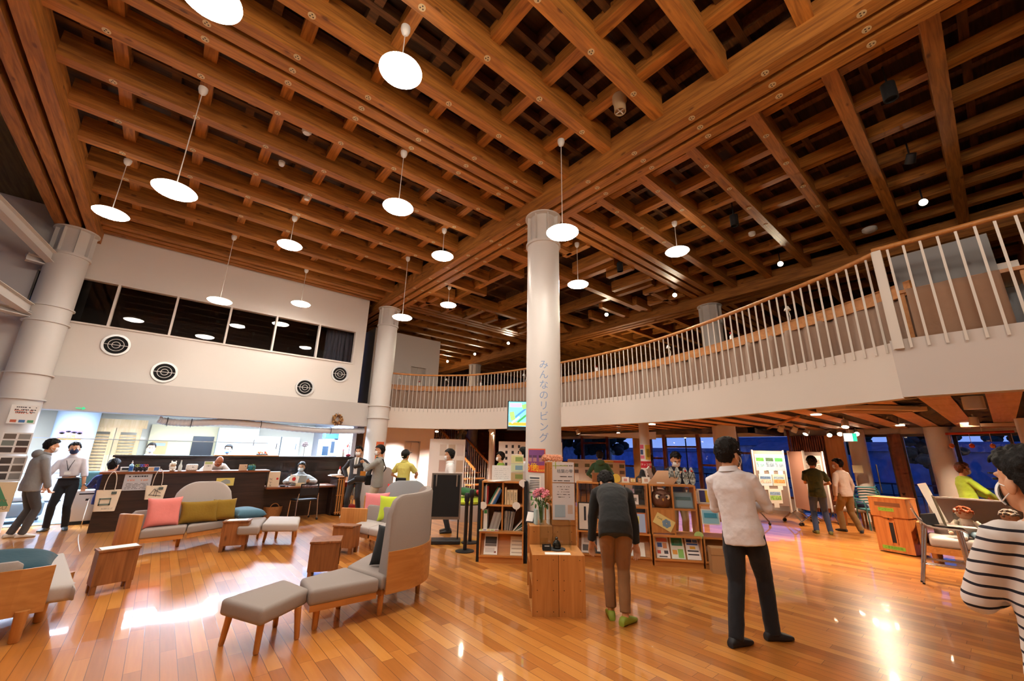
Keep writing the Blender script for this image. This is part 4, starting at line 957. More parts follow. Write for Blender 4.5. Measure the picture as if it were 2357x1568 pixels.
o = thing('cardboard_carton', 'tall white and brown carton standing on the red-topped machine', 'carton', (4.12, 11.5, .86), .15); MB().b2((-.13, -.11, 0), (.13, .11, .48)).build('carton', solid('c9a87c'), o); MB().b2((-.13, -.113, 0), (.06, -.111, .48)).build('label', PAPER, o); put_text(MB(), 'EC', .05, (-.03, -.114, .22), (1, 0, 0), (0, 0, 1)).build('lettering', INK, o)

# ---- office furniture, seen over the counters
o = thing('louvre_doors', 'pale cedar louvred double doors at the back of the office', 'doors', (-1.6, 16.6, 0))
a, b = ay(205, 985, 16.6).x, ay(330, 985, 16.6).x; o.location.x = (a+b)/2; hw = (b-a)/2; zt = ay(270, 985, 16.6).z
for s in (-1, 1):
    c = s*hw/2; d = MB(); wd = hw-.02
    d.b2((c-wd/2, -.03, 0), (c-wd/2+.1, .03, zt)).b2((c+wd/2-.1, -.03, 0), (c+wd/2, .03, zt)).b2((c-wd/2+.1, -.03, zt-.12), (c+wd/2-.1, .03, zt)).b2((c-wd/2+.1, -.03, 0), (c+wd/2-.1, .03, .2)); d.build('stile_frame', W_PALE, o)
    d = MB(); z = .25
    while z < zt-.14: d.box((c, 0, z), (wd-.2, .05, .035), mtx=M.Rotation(.7, 3, 'X')); z += .085
    d.build('louvre', W_PALE, o)
MB().b2((-hw-.08, .035, zt+.0), (hw+.08, .09, zt+.25)).build('head_board', W_PALE, o)
q = ay(175, 985, 16.2); o = MB().lathe([(.42, 0), (.42, 2.55)], n=36).build('office_pillar', solid('cfe0ef', .5), None, 40); o.location = (q.x, 16.2, 0); struct(tag(o, 'bluish round pillar in the office behind the louvred doors', 'pillar'))
def wall_poster(name, label, y, a_px, b_px, col, items, text=None, tcol='f4d21f', parent=None):
    t, w, h = board(name, label, 'poster', (a_px, b_px), y, solid(col))
    for (x, z, ww, hh, c, *sh) in items:
        mb = MB()
        if sh: mb.slab([(ww*w/2*cos(k*pi/10), hh*h/2*sin(k*pi/10)) for k in range(20)], (x*w, -.004, z*h), (1, 0, 0), (0, 0, 1), .0015)
        else: mb.box((x*w, -.0035, z*h), (ww*w, .002, hh*h))
        mb.build('picture', solid(c), t)
    if text: put_text(MB(), text[0], text[1]*h, (text[2]*w, -.006, text[3]*h), (1, 0, 0), (0, 0, 1)).build('lettering', solid(tcol), t)
    return t
wall_poster('lottery_poster', 'purple and yellow lottery poster on the office pillar behind the man with lanyard', 15.76, (136, 990), (186, 1013), '9a7fc4', [(-.35, .0, .2, .45, 'c99a80', 1), (-.1, .15, .2, .45, 'd0a58a', 1), (.14, .05, .2, .5, 'c99a80', 1), (.37, 0, .2, .5, 'd7a78f', 1), (-.35, .2, .22, .25, '2a2230', 1), (-.1, .36, .22, .2, '2a2230', 1), (.14, .28, .24, .2, '2a2230', 1), (.37, .22, .22, .25, '2a2230', 1), (0, -.42, 1, .16, 'd9741f')], ('5億', .5, .05, -.26))
o = thing('office_cupboard', 'pale wooden wall panel with an open dark hatch at the back of the office', 'panel', (0, 17.1, 0))
a, b = ay(345, 1000, 17.1), ay(500, 1040, 17.1); MB().b2((a.x, -.03, .9), (b.x, .03, 2.25)).build('panel', solid('ead9ac'), o); a, b = ay(446, 1004, 17), ay(487, 1040, 17); MB().b2((a.x, -.06, 1.3), (b.x, -.03, a.z)).build('hatch', solid('1d242b', .3), o)
a, b = ay(350, 1016, 17), ay(380, 1045, 17); MB().b2((a.x, -.05, 1.35), (b.x, -.03, a.z)).build('notice_board', solid('d9b47c'), o); MB().b2((a.x+.05, -.06, 1.6), (b.x-.05, -.05, a.z-.05)).build('notice', solid('b7c3e6'), o)
for k, (a_px, b_px, lab) in enumerate((((505, 985), (585, 1050), 'broad white cabinet at the back of the office behind the standing clerk'), ((593, 1004), (638, 1050), 'white-framed cupboard door right of the broad cabinet'), ((648, 1006), (682, 1050), 'narrow white cupboard door left of the dried flower stem'))):
    t, w, h = board('white_cabinet', lab, 'cabinet', (a_px, b_px), 16.9, solid('f2f5f4', .5), .3); MB().b2((-w/2+.05, -.16, -h/2+.05), (w/2-.05, -.152, h/2-.05)).build('door', solid('e6efee', .5), t); MB().b2((w/2-.12, -.175, -.1), (w/2-.1, -.16, .1)).build('handle', CHROME, t)
t, w, h = board('grey_locker', 'tall bluish steel locker at the right of the office under the blue crate', 'locker', ((738, 1012), (785, 1050)), 14.4, solid('c3d4e2', .4), .4); MB().b2((-w*.1, -.21, -h*.3), (w*.05, -.2, h*.4)).build('window_slot', solid('1f3345', .2), t); MB().b2((-w*.45, -.21, -h*.45), (-w*.2, -.2, h*.1)).build('window_slot', solid('24384a', .2), t)
zt_ = ay(760, 1010, 14.4).z; xx = ay(770, 1000, 14.4).x
o = thing('storage_crate', 'blue crate with yellow bags on top of the steel locker', 'crate', (xx, 14.4, zt_)); MB().b2((-.32, -.18, 0), (.32, .18, .22)).build('crate', solid('2c5f9e'), o); MB().ell((-.08, 0, .25), (.2, .15, .09)).build('bag', solid('c9c03a'), o, 60); MB().ell((.2, 0, .22), (.12, .13, .05)).build('bag', solid('3a4658'), o, 60)
o = thing('dried_flower', 'pale dried hydrangea on a tall stem standing on the high counter', 'flower', (ay(697, 1050, 12.8).x, 12.75, 1.40)); MB().tube([(0, 0, 0), (.0, 0, .3)], .006, 6).build('stem', solid('8b7a5a'), o); mb = MB(); rnd = random.Random(5)
for k in range(60): q = V((rnd.gauss(0, 1), rnd.gauss(0, 1), rnd.gauss(0, 1))).normalized()*.075; mb.ell((q.x, q.y, .33+q.z*.8), .016, None, 6, 4)
mb.build('flower_head', solid('b7a9ae'), o, 60)
o = thing('flower_box', 'low box of red, white and yellow flowers on the high counter', 'flowers', (ay(603, 1050, 12.6).x, 12.62, 1.40)); MB().b2((-.13, -.05, 0), (.13, .05, .05)).build('box', solid('3a5666'), o)
for c, sd in (('c2504a', 1), ('e6dcd2', 2), ('d9a83a', 3)):
    mb = MB(); rnd = random.Random(sd)
    for k in range(14): mb.ell((rnd.uniform(-.12, .12), rnd.uniform(-.04, .04), rnd.uniform(.05, .11)), .018, None, 6, 4)
    mb.build('blossom', solid(c), o, 60)
o = thing('red_white_spray', 'white spray bottle with a pink trigger on the right end of the high counter', 'bottle', (ay(788, 1050, 12.6).x, 12.6, 1.40)); MB().lathe([(.01, 0), (.045, 0), (.045, .1), (.016, .17)], n=16).build('bottle', PAPER, o, 40); MB().b2((-.02, -.05, .17), (.02, .02, .21)).build('trigger', solid('d97a88'), o)
o = MB().ell((0, 0, .03), (.07, .07, .045)).build('red_hat', solid('8e1f33')); o.location = (ay(801, 1050, 12.6).x, 12.6, 1.41); tag(o, 'small dark red dome on the high counter beside the suited man', 'ornament')
x_ = 4.3; o = thing('alarm_sign', 'red round fire alarm lamp plate on the grey partition behind the suited man', 'alarm', (4.47, 13.3, 1.9)); q = ax(801, 1030, 4.47); o.location = (4.47, q.y, q.z); MB().b2((-.01, -.12, -.22), (.0, .12, .16)).build('plate', solid('c7c4c6'), o); MB().ell((-.02, 0, .06), (.03, .06, .06)).build('lamp', emat('alarm_red', 'ff3a2a', 1.2), o, 60)
# clear screen along the counter, thin rail
o = MB().b2((-2.2, 12.72, 1.62), (2.2, 12.73, 1.64)).build('screen_rail', solid('dfe6ee', .3)); o.location.z = .1; tag(o, 'thin pale rail of the clear screen over the high counter', 'rail')
o = MB().b2((-.9, 12.70, 1.401), (2.2, 12.71, 1.73)).build('clear_screen', ACRYL); tag(o, 'long clear acrylic screen standing on the high counter', 'screen')
# flexible duct under the band, wreath, exit arrow
du = MB(); pts = [(ay(px, py, 12.7)) for px, py in ((365, 965), (385, 971), (440, 974), (520, 972), (600, 978), (680, 987), (760, 992), (838, 992))]
P_ = catmull(pts, 14); rr = [.075+(.012 if i % 2 else 0) for i in range(len(P_))]
du.tube(P_, rr, 14); o = thing('flexible_duct', 'long pale ribbed flexible duct slung under the office band', 'duct', pts[0]); b_ = du.build('hose', solid('f4f8fc', .4), o, 30); b_.location = -V(pts[0])
for i in (1, 2, 4, 6): c = pts[i]; r_ = MB(); r_.tube([c+V((0, .1*cos(a), .1*sin(a))) for a in [2*pi*k/12 for k in range(13)]], .008, 5, cap=False); s_ = r_.build('strap', BLACK, o); s_.location = -V(pts[0])
wc = ay(776, 966, 12.40); o = thing('hanging_wreath', 'brown dried wreath hanging on the office band beside the pillar', 'wreath', wc); rnd = random.Random(8)
for c, k0, nm in (('8a5a2e', 0, 'leaves'), ('5a3a24', 1, 'leaves'), ('c9a06a', 2, 'leaves')):
    mb = MB()
    for k in range(70):
        a = rnd.uniform(0, 2*pi); r_ = .12+rnd.gauss(0, .022); q = M.Rotation(rnd.uniform(0, 3), 3, 'Y') @ M.Rotation(rnd.uniform(0, 3), 3, 'X'); mb.ell((r_*cos(a), rnd.uniform(-.06, 0), r_*sin(a)), (.034, .008, .018), q, 6, 4)
    mb.build(nm, solid(c), o, 60)
MB().tube([(0, -.01, .13), (0, -.01, .2)], .004, 6).build('hook', BLACK, o)
q = ay(188, 951, 12.6); o = MB().slab([(-.09, .008), (.01, .008), (.01, .035), (.06, 0), (.01, -.035), (.01, -.008), (-.09, -.008)], (0, 0, 0), (1, 0, 0), (0, 0, 1), .004).build('exit_arrow_sign', emat('exit_green', '2fc48a', 1.0)); o.location = (q.x, 12.44, 2.35); tag(o, 'small green exit arrow just under the office band at the left', 'sign')
# left: posters by the big pillar, whiteboard, air purifier, wrapped furniture
t, w, h = board('notice_sheet', 'large notice sheet with red lines and three coloured boxes on the left pillar', 'notice', ((28, 931), (79, 977)), 11.98); mb = MB()
for i in range(3): scribble(mb, -w*.4, w*.4, h*(.38-.13*i), h*.05, -.003, i)
mb.build('small_print', INK, t); mb = MB()
for i in range(2): scribble(mb, -w*.35, w*.3, h*(.2-.13*i), h*.05, -.0035, i+7)
mb.build('red_print', solid('d06a52'), t)
for i, c in enumerate(('c4664a', '4a78b0', '5a9a72')): MB().box((w*(-.28+.3*i), -.003, -h*.36), (w*.22, .002, h*.14)).build('box_mark', solid(c), t)
def photo_panel(label, a_px, b_px, y, seed):
    t, w, h = board('photo_display', label, 'panel', (a_px, b_px), y, solid('e6e4e2'), .01); rnd = random.Random(seed)
    for i in range(2):
        for j in range(3):
            MB().box((w*(-.24+.48*i), -.007, h*(.32-.31*j)), (w*.4, .003, h*.24)).build('photograph', solid(rnd.choice(('4a4442', '6b6058', '8d8a88', '5a4038', '77807c'))), t)
    return t
photo_panel('photo panel with six dark pictures behind the hooded man', (8, 995), (62, 1046), 11.72, 1); photo_panel('lower photo panel with grey pictures behind the hooded man', (0, 1050), (46, 1108), 11.70, 2)
t, w, h = board('wooden_sign', 'pale wooden sign with a green triangle at the left edge', 'sign', ((-60, 1112), (20, 1178)), 11.5, solid('d8c7a4'), .04); MB().slab([(-.1*w, -.3*h), (.45*w, -.3*h), (.1*w, .4*h)], (0, -.021, 0), (1, 0, 0), (0, 0, 1), .002).build('triangle', solid('4a8a68'), t); put_text(MB(), 'iro', .09, (.28*w, -.025, -.05), (1, 0, 0), (0, 0, 1)).add(*[[V((v.x+.33*w, -.025, v.y-.18)) for v in text_geo('SU', .09)[0]], text_geo('SU', .09)[1]]).build('lettering', solid('8a7a5c'), t)
o = thing('air_purifier', 'white floor-standing air purifier beside the reception counter', 'air purifier', (-.98, 12.95, 0), .1); MB().box((0, 0, .36), (.42, .3, .62), bev=.015).build('body', solid('e9ebec', .3), o, 40); MB().b2((-.15, -.155, .585), (.15, -.15, .61)).build('vent_slot', BLACK, o); MB().b2((-.23, -.16, 0), (.23, .16, .06)).build('base', BLACK, o); MB().b2((-.03, -.154, .46), (.02, -.151, .5)).build('logo', INK, o)
MB().b2((-.24, -.14, .06), (-.215, .14, .6)).build('side_panel', BLACK, o)
o = thing('office_chair', 'dark green draped office chair behind the air purifier', 'chair', (-1.0, 13.5, 0)); MB().box((0, 0, .75), (.5, .12, .55), bev=.05).build('backrest', cloth('22403f', .4), o, 50); MB().box((0, -.2, .46), (.5, .48, .1), bev=.04).build('seat', cloth('22403f'), o, 50); MB().tube([(0, -.1, .05), (0, -.1, .45)], .03).build('column', CHROME, o)
for k in range(5): a = k*2*pi/5; MB().tube([(0, -.1, .08), (.28*cos(a), -.1+.28*sin(a), .05)], .018).build('foot', CHROME, o); MB().ell((.28*cos(a), -.1+.28*sin(a), .03), .03).build('caster', BLACK, o)
o = thing('office_machine', 'pale blue office copier behind the man with lanyard', 'copier', (-1.9, 15.0, 0)); MB().b2((-.4, -.35, 0), (.4, .35, .95)).build('body', solid('d6e4f0', .4), o); MB().b2((-.42, -.37, .95), (.42, .37, 1.05)).build('lid', solid('eaf2f8', .4), o); MB().b2((-.35, -.36, .3), (.35, -.35, .33)).build('drawer_gap', INK, o)
o = thing('wrapped_cart', 'low grey cart wrapped in clear plastic between the two men at the left', 'cart', (-2.05, 13.6, 0)); MB().box((0, 0, .28), (.7, .5, .3), .3, bev=.05).build('body', solid('5d6a72', .4), o, 40); MB().box((0, 0, .52), (.62, .44, .2), .3, bev=.09).build('plastic_wrap', solid('b9cbd8', .15), o, 40)
for a in (-.28, .28):
    for b_ in (-.2, .2): MB().ell((a, b_, .05), .05).build('caster', BLACK, o)
ca = MB(); pts = catmull([ay(205, 1150, 11.6), az(195, 1195, .3)-V((0, .3, 0)), az(186, 1216, .006), az(180, 1240, .006), az(184, 1270, .006)], 8); ca.tube(pts, .007, 6); o = ca.build('power_cord', PAPER, None, 60); tag(o, 'white power cord trailing from the air purifier over the floor', 'cord')
# ================================================================== DISPLAYS ROUND THE PILLAR
def frame_thing(name, label, cat, F, r, group=None):
    return thing(name, label, cat, (F[0], F[1], 0), math.atan2(r[1], r[0]), group)      # local x along the front, y to the back
F1 = A2(1224, 1420); F2 = A2(1350, 1422); r1 = V((F2[0]-F1[0], F2[1]-F1[1], 0)); W1 = r1.length; r1.normalize(); b1_ = V((-r1.y, r1.x, 0))
HOLE = solid('3a2416')
def crate(label, x, y, z, w, d, h, rows=2):
    t = thing('display_crate', label, 'crate', V((F1[0], F1[1], z))+r1*x+b1_*y, math.atan2(r1.y, r1.x), 'oak display crates by the pillar')
    mb = MB(); g = .003
    mb.b2((g, 0, 0), (w-g, .018, h-.018)).b2((g, d-.018, 0), (w-g, d, h-.018)).b2((g, 0, h-.018), (w-g, d, h)).b2((g, .018, 0), (w-g, d-.018, .018)).b2((g, .018, h*.48), (w-g, d-.018, h*.5)); 
    if x > .1: mb.b2((w-.02, .018, .018), (w-g-.001, d-.018, h-.018))
    mb.build('box', W_OAKZ, t); hb = MB()
    for i in range(rows):
        for (u, v) in ((.2, .08), (.8, .08), (.2, .42), (.8, .42)): hb.cyl((w*u, -.001, h*(i/rows)+h/rows*(v*2)), (w*u, .004, h*(i/rows)+h/rows*(v*2)), .005, n=8)
    hb.build('bolt_hole', HOLE, t); return t
H1 = .58; hw = W1/2
crate('left front oak display crate with bolt holes, nearest the camera by the pillar', 0, 0, 0, hw, .5, H1); crate('right front oak display crate with bolt holes, nearest the camera by the pillar', hw, 0, 0, hw, .5, H1)
crate('left second-tier oak crate carrying the flower vase', 0, .52, 0, hw, .45, .78); crate('right second-tier oak crate behind the acrylic guard', hw, .52, 0, hw, .3, 1.0, 3)
tall = crate('tallest oak crate behind the poster board, topped by the fluffy duster', hw*.85, .84, 0, hw*1.1, .3, 1.52, 3)
def on1(x, y, z): return V((F1[0], F1[1], z))+r1*x+b1_*y
A1 = math.atan2(r1.y, r1.x)
def loc_thing(name, label, cat, x, y, z, dr=0): return thing(name, label, cat, on1(x, y, z), A1+dr)
t = loc_thing('poster_board', 'grey white two-part notice board fixed on the tall crate by the pillar', 'notice', hw*1.46, .50, 0); wbd = .27
MB().b2((-wbd/2, -.006, 1.29), (wbd/2, .006, 1.53)).build('upper_sheet', solid('dcdce0'), t); MB().b2((-wbd/2, -.006, .86), (wbd/2, .004, 1.28)).build('lower_sheet', solid('d5d5da'), t); MB().b2((-wbd/2-.01, .006, .80), (wbd/2+.01, .016, 1.53)).build('backing', W_OAK, t)
put_text(MB(), '桔葉の雫', .05, (.02, -.008, 1.42), (1, 0, 0), (0, 0, 1)).build('lettering', solid('6d7a8a'), t); mb = MB(); scribble(mb, -.05, .12, 1.49, .010, -.008, 1); scribble(mb, -.06, .11, 1.36, .010, -.008, 2); scribble(mb, -.12, .12, 1.31, .010, -.008, 3)
for i in range(5): scribble(mb, -.08, .08, 1.24-.03*i, .007, -.008, i+4, .5)
mb.build('small_print', INK, t); MB().b2((-.11, -.009, .89), (.02, -.007, 1.03)).build('picture', solid('9fb6c6'), t); MB().b2((.05, -.009, .93), (.11, -.007, 1.03)).build('picture', solid('c9b3a4'), t); MB().b2((-.1, -.009, 1.45), (-.09, -.007, 1.53)).b2((-.13, -.009, 1.485), (.05, -.007, 1.492)).build('ribbon', solid('a9c24a'), t)
# fluffy duster
t = loc_thing('fluffy_duster', 'fluffy salmon coloured duster lying on top of the tall crate', 'duster', hw*1.15, .95, 1.52); rnd = random.Random(2); mb = MB()
for k in range(260):
    x = rnd.uniform(-.13, .13); a = rnd.uniform(-.3, pi+.3); r_ = .035+rnd.uniform(0, .02); mb.ell((x+rnd.gauss(0, .01), r_*cos(a), .035+r_*sin(a)), (.012, .012, .016), None, 5, 4)
mb.build('fluff', mat('salmon_fluff', 'd99a7a', .95), t, 60)
# flower vase etc. on the left second tier
t = loc_thing('flower_vase', 'glass vase of pink and white flowers on the crate beside the pillar', 'vase', hw*.55, .66, .78); MB().lathe([(.01, 0), (.035, 0), (.045, .2), (.04, .2), (.03, .01), (.01, .01)], n=20).build('vase', GLASS, t, 40)
rnd = random.Random(6); mb = MB()
for k in range(9): a = rnd.uniform(0, 2*pi); mb.tube([(.01*cos(a), .01*sin(a), .02), (.03*cos(a), .03*sin(a), .2), (.09*cos(a), .09*sin(a), .33)], .004, 5)
mb.build('stem', solid('4d7a3c'), t); mb = MB()
for k in range(46): a = rnd.uniform(0, 2*pi); r_ = rnd.uniform(.03, .13); q = M.Rotation(rnd.uniform(0, 6), 3, 'Z') @ M.Rotation(rnd.uniform(-1, 1), 3, 'X'); mb.ell((r_*cos(a), r_*sin(a), rnd.uniform(.2, .36)), (.012, .035, .004), q, 6, 4)
mb.build('foliage', solid('3f6b34'), t, 60)
for c, ks, sp in (('e58fa0', 30, 0), ('f0e6d2', 9, .08), ('b98fb4', 9, -.05)):
    mb = MB()
    for k in range(ks): a = rnd.uniform(0, 2*pi); r_ = abs(rnd.gauss(0, .06)); [mb.ell((r_*cos(a)+sp+.016*cos(q2), r_*sin(a)+.016*sin(q2), .40-abs(sp)*.8-r_*.3+rnd.uniform(-.03, .03)), (.013, .009, .012), M.Rotation(q2, 3, 'Z'), 6, 4) for q2 in (0, 1.3, 2.5, 3.8, 5)]
    mb.build('blossom', solid(c), t, 60)
o = MB().box((0, 0, .09), (.03, .10, .18), bev=.008).build('blue_bag', mat('pale_teal_film', 'a8c4c6', .25)); o.location = on1(hw*.3, .64, .78); o.rotation_euler.z = A1+.2; tag(o, 'pale teal folded bag standing left of the flower vase', 'bag')
o = thing('book_stand', 'small dark framed sheet leaning back left of the flower vase', 'frame', on1(hw*.1, .76, .78), A1-.5); MB().box((0, 0, .07), (.11, .012, .14), mtx=M.Rotation(-.5, 3, 'X')).build('frame', INK, o); MB().box((0, -.007, .072), (.09, .006, .115), mtx=M.Rotation(-.5, 3, 'X')).build('sheet', PAPER, o)
o = MB().box((0, 0, .12), (.014, .15, .24)).build('white_book', PAPER); o.location = on1(hw*.86, .7, .782); o.rotation_euler.z = A1+.1; tag(o, 'white book standing upright right of the flower vase', 'book')
# front top: acrylic guard, dark figurine on slate, small sign, card
t = loc_thing('acrylic_guard', 'bent clear acrylic guard standing on the front crates', 'screen', hw*1.02, .38, H1); MB().b2((-.17, -.003, 0), (.17, .003, .30)).b2((.165, -.15, 0), (.171, 0, .30)).b2((-.171, -.02, 0), (-.165, .12, .30)).build('sheet', ACRYL, t)
t = loc_thing('figurine', 'dark shiny pear-shaped ornament on a slate disc inside the acrylic guard', 'ornament', hw*1.05, .27, H1); MB().lathe([(.01, .012), (.045, .014), (.05, .05), (.034, .085), (.014, .105), (.018, .12), (.004, .135)], n=24).build('body', mat('dark_glaze', '2c2a22', .12, .6), t, 50); MB().lathe([(.004, 0), (.10, 0), (.10, .01), (.004, .012)], n=32).build('slate', solid('3c4044'), t, 40)
t = loc_thing('black_card', 'small black card on a tiny stand on the front crate', 'card', hw*.62, .2, H1); MB().box((0, 0, .04), (.10, .005, .055), mtx=M.Rotation(-.2, 3, 'X')).build('card', BLACKM, t); MB().b2((-.045, -.008, 0), (.045, .02, .012)).build('stand', BLACK, t); mb = MB(); scribble(mb, -.04, .03, .05, .008, -.008, 2); mb.build('small_print', PAPER, t)
o = MB().b2((-.14, -.05, 0), (.14, .05, .002)).build('leaflet', PAPER); o.location = on1(hw*1.0, .07, H1+.001); o.rotation_euler.z = A1-.03; tag(o, 'white strip leaflet lying at the front edge of the front crates', 'leaflet')
# posters taped round the pillar
def pillar_sheet(name, label, cat, cx, cy, r, ang, half, z0, z1, col, pics, txt=()):
    t = thing(name, label, cat, (cx, cy, 0)); n = 14
    def band(a0, a1, za, zb, m, nm, rr): 
        k = max(2, int(n*abs(a1-a0)/.4)); ring = [(a0+(a1-a0)*i/k) for i in range(k+1)]
        MB().loft([[V((q*cos(a), q*sin(a), z)) for q, z in ((rr, za), (rr+.002, za), (rr+.002, zb), (rr, zb))] for a in ring]).build(nm, m, t)
    band(ang-half, ang+half, z0, z1, solid(col), 'sheet', r+.003); h = z1-z0
    for (u0, u1, v0, v1, c) in pics: band(ang-half+2*half*u0, ang-half+2*half*u1, z0+h*v0, z0+h*v1, solid(c), 'picture', r+.006)
    for (s, sz, u, v, c) in txt:
        vs, fs = text_geo(s, sz); mb = MB(); mb.add(on_pillar(vs, 0, 0, r+.009, ang-half+2*half*u, z0+h*v), fs); mb.build('lettering', solid(c), t)
    return t
def face_pics(cx, s=1):   # plain people-like patches: hair, face, shirt
    return [(cx-.1, cx+.1, .45, .62, 'd9a07c'), (cx-.11, cx+.11, .60, .72, '2a1d20'), (cx-.15, cx+.15, .3, .46, '8f3f6a')]
pillar_sheet('lottery_poster', 'orange lottery poster wrapped on the middle pillar above the flowers', 'poster', 5.0, 5.06, .305, angA-.42, .52, 1.33, 1.70, 'e0623a', [(.05, .95, .3, .95, '7a4a86')]+face_pics(.17)+face_pics(.45)+face_pics(.78)+[(.0, 1, 0, .16, 'd8452f')], (('5億', .14, .28, .2, 'f5c528'), ('円', .10, .52, .16, 'f5c528'), ('5,000枚', .05, .8, .08, 'f5d850')))
mb_ = [(.1, .9, .80-.06*i, .825-.06*i, '4a4a50') for i in range(6)]
pillar_sheet('event_notice', 'white notice with green stripes on the pillar behind the flower vase', 'notice', 5.0, 5.06, .305, angA-.5, .36, .86, 1.28, 'eceae4', [(.1, .9, .88, .94, '55606a')]+mb_+[(.05, .95, .36, .40, '4f9a4a'), (.2, .35, .1, .25, '5fae4f'), (.6, .75, .1, .25, '5fae4f')])
pillar_sheet('red_posters', 'strip of pink, yellow and red posters wrapped round the slim pillar', 'poster', 8.75, 5.45, .115, math.atan2(-5.45, -8.75), 1.25, .95, 1.88, 'e9e6e2', [(.05, .4, .88, .98, 'cf5a76'), (.08, .35, .74, .86, '39507a'), (.05, .42, .64, .72, 'd9748a'), (.5, .98, .62, .98, 'd8c04a'), (.58, .9, .68, .88, '3a3324'), (0, 1, .42, .58, 'c9283a'), (.55, .85, .3, .38, '5a6070'), (.55, .95, .16, .26, '6a5a50'), (.1, .45, .12, .36, 'b9b6b4'), (0, 1, .0, .04, 'c9283a')], (('スタッフ募集', .06, .5, .5, 'ffffff'),))
pillar_sheet('orange_poster', 'orange framed poster on the pillar behind the photographer', 'poster', 5.0, 12.34, .305, math.atan2(-12.34, -5.0)+.5, .42, 1.3, 1.85, 'd9653a', [(.12, .88, .1, .85, 'd8c46a'), (.3, .7, .15, .6, '6a4a2e'), (.2, .6, .62, .8, '7aa04a')])
# wall monitor by the pillar
t = thing('information_screen', 'wall screen showing a bright green and blue map, half hidden by the pillar', 'screen', ad(1196, 957, 10.3)); t.rotation_euler = (rad(-8), 0, math.atan2(t.location.y, t.location.x)-pi/2); MB().box((0, 0, 0), (.62, .05, .74)).build('bezel', BLACK, t); MB().b2((-.28, -.03, -.28), (.30, -.026, .35)).build('screen', emat('screen_cyan', '6fd6e8', 1.6), t)
for k, (x, z, w, h, c, a) in enumerate(((-.1, .26, .3, .1, 'e8a6dc', 0), (.02, .06, .5, .05, '4f8ae0', .7), (.1, -.05, .4, .05, '3f9a4a', .7), (-.18, -.02, .12, .22, '9ae06a', .2), (.0, -.22, .55, .08, 'f0a83a', 0), (.16, .24, .2, .12, '8ae06a', .3), (-.1, -.12, .25, .04, 'f2f2f2', .7))): MB().box((x, -.031-.0005*k, z), (w, .002, h), mtx=M.Rotation(-a, 3, 'Y')).build('map_shape', emat('map_'+c, c, 1.3), t)
MB().box((0, .25, .1), (.08, .5, .08)).build('bracket', STEEL, t)

# ---- bookcases
def bookcase(label, Fp, Gp, cols=2, black=False, solid_back=False, closed=(), h2=1.18):
    F_, G_ = Fp, Gp; r = V((G_[0]-F_[0], G_[1]-F_[1], 0)); w = r.length
    t = thing('bookcase', label, 'bookcase', (F_[0], F_[1], 0), math.atan2(r.y, r.x), 'oak bookcases round the pillar')
    mb = MB(); mb.b2((0, .02, 0), (w, .42, .08)); mb.b2((0, 0, .08), (.02, .42, .42)).b2((w-.02, 0, .08), (w, .42, .42)); mb.build('base', W_OAK, t)
    MB().b2((0, -.01, .42), (w, .42, .445)).build('shelf', W_OAK, t)
    sl = MB(); sl.box((w/2, .13, .25), (w-.04, .014, .37), mtx=M.Rotation(-.42, 3, 'X')); sl.b2((.02, -.004, .085), (w-.02, .03, .11)); sl.build('sloped_display', W_OAK, t)
    y0 = .08; up = MB()
    for i in range(cols+1): x = (w-.025)*i/cols; up.b2((x, y0+.003, .445), (x+.025, .395, h2-.025)); 
    up.build('upright', W_OAKZ, t); MB().b2((0, y0, h2-.025), (w, .40, h2)).build('top_board', W_OAK, t); zm = (.445+h2)/2; MB().b2((.003, y0, zm-.012), (w-.003, .392, zm+.013)).build('shelf', W_OAK, t)
    if solid_back: MB().b2((0, .39, .445), (w, .40, h2)).build('back_panel', W_OLD, t)
    if black: MB().b2((-.05, y0-.02, 0), (-.005, .42, h2+.01)).build('end_panel', BLACKM, t); MB().b2((w+.005, y0-.02, 0), (w+.05, .42, h2+.01)).build('end_panel', BLACKM, t)
    for (i, j) in closed: MB().b2(((w-.025)*i/cols+.02, y0, .46 if j == 0 else zm+.013), ((w-.025)*(i+1)/cols+.005, y0+.015, zm-.012 if j == 0 else h2-.025)).build('door_panel', W_OAKZ, t)
    return t, w, r.normalized(), zm
def in_case(t, r, x, y, z): b = V((-r.y, r.x, 0)); return V(t.location)+r*x+b*y+V((0, 0, z))
def book(t, r, x, y, z, th, d, h, col, lean, label, nm='book'):
    o = MB().b2((0, 0, 0), (th, d, h)).build(nm, solid(col, .6)); q = M.Rotation(math.atan2(r.y, r.x), 4, 'Z') @ M.Rotation(lean, 4, 'Y'); o.matrix_world = M.Translation(in_case(t, r, x, y, z)) @ q; return tag(o, label, 'book')
TL, wL, rL, zmL = bookcase('oak bookcase full of books and magazines left of the middle pillar', A2(1101, 1296), A2(1204, 1300), 2, True, True)
cw = wL/2; x = .035
for i, (th, h, c, ln_, lab) in enumerate(((.02, .27, '5a5f66', 0, 'thin grey book at the far left of the upper left shelf'), (.018, .29, 'e2ded6', 0, 'white thin book beside the grey one, upper left shelf'), (.024, .27, 'a32a2a', 0, 'dark red book on the upper left shelf'), (.02, .30, '2f7a62', .5, 'leaning green folder on the upper left shelf'), (.03, .29, 'e8e6de', .5, 'leaning thick white folder on the upper left shelf'), (.018, .27, '3f78b0', .5, 'leaning light blue book on the upper left shelf'), (.022, .25, '24508e', .48, 'leaning dark blue book on the upper left shelf'))):
    if ln_: o = book(TL, rL, x, .12, zmL+.015, th, .2, h, c, ln_, lab); x += th*1.15+.003
    else: book(TL, rL, x, .12, zmL+.015, th, .2, h, c, 0, lab); x += th+.004
x = cw+.03
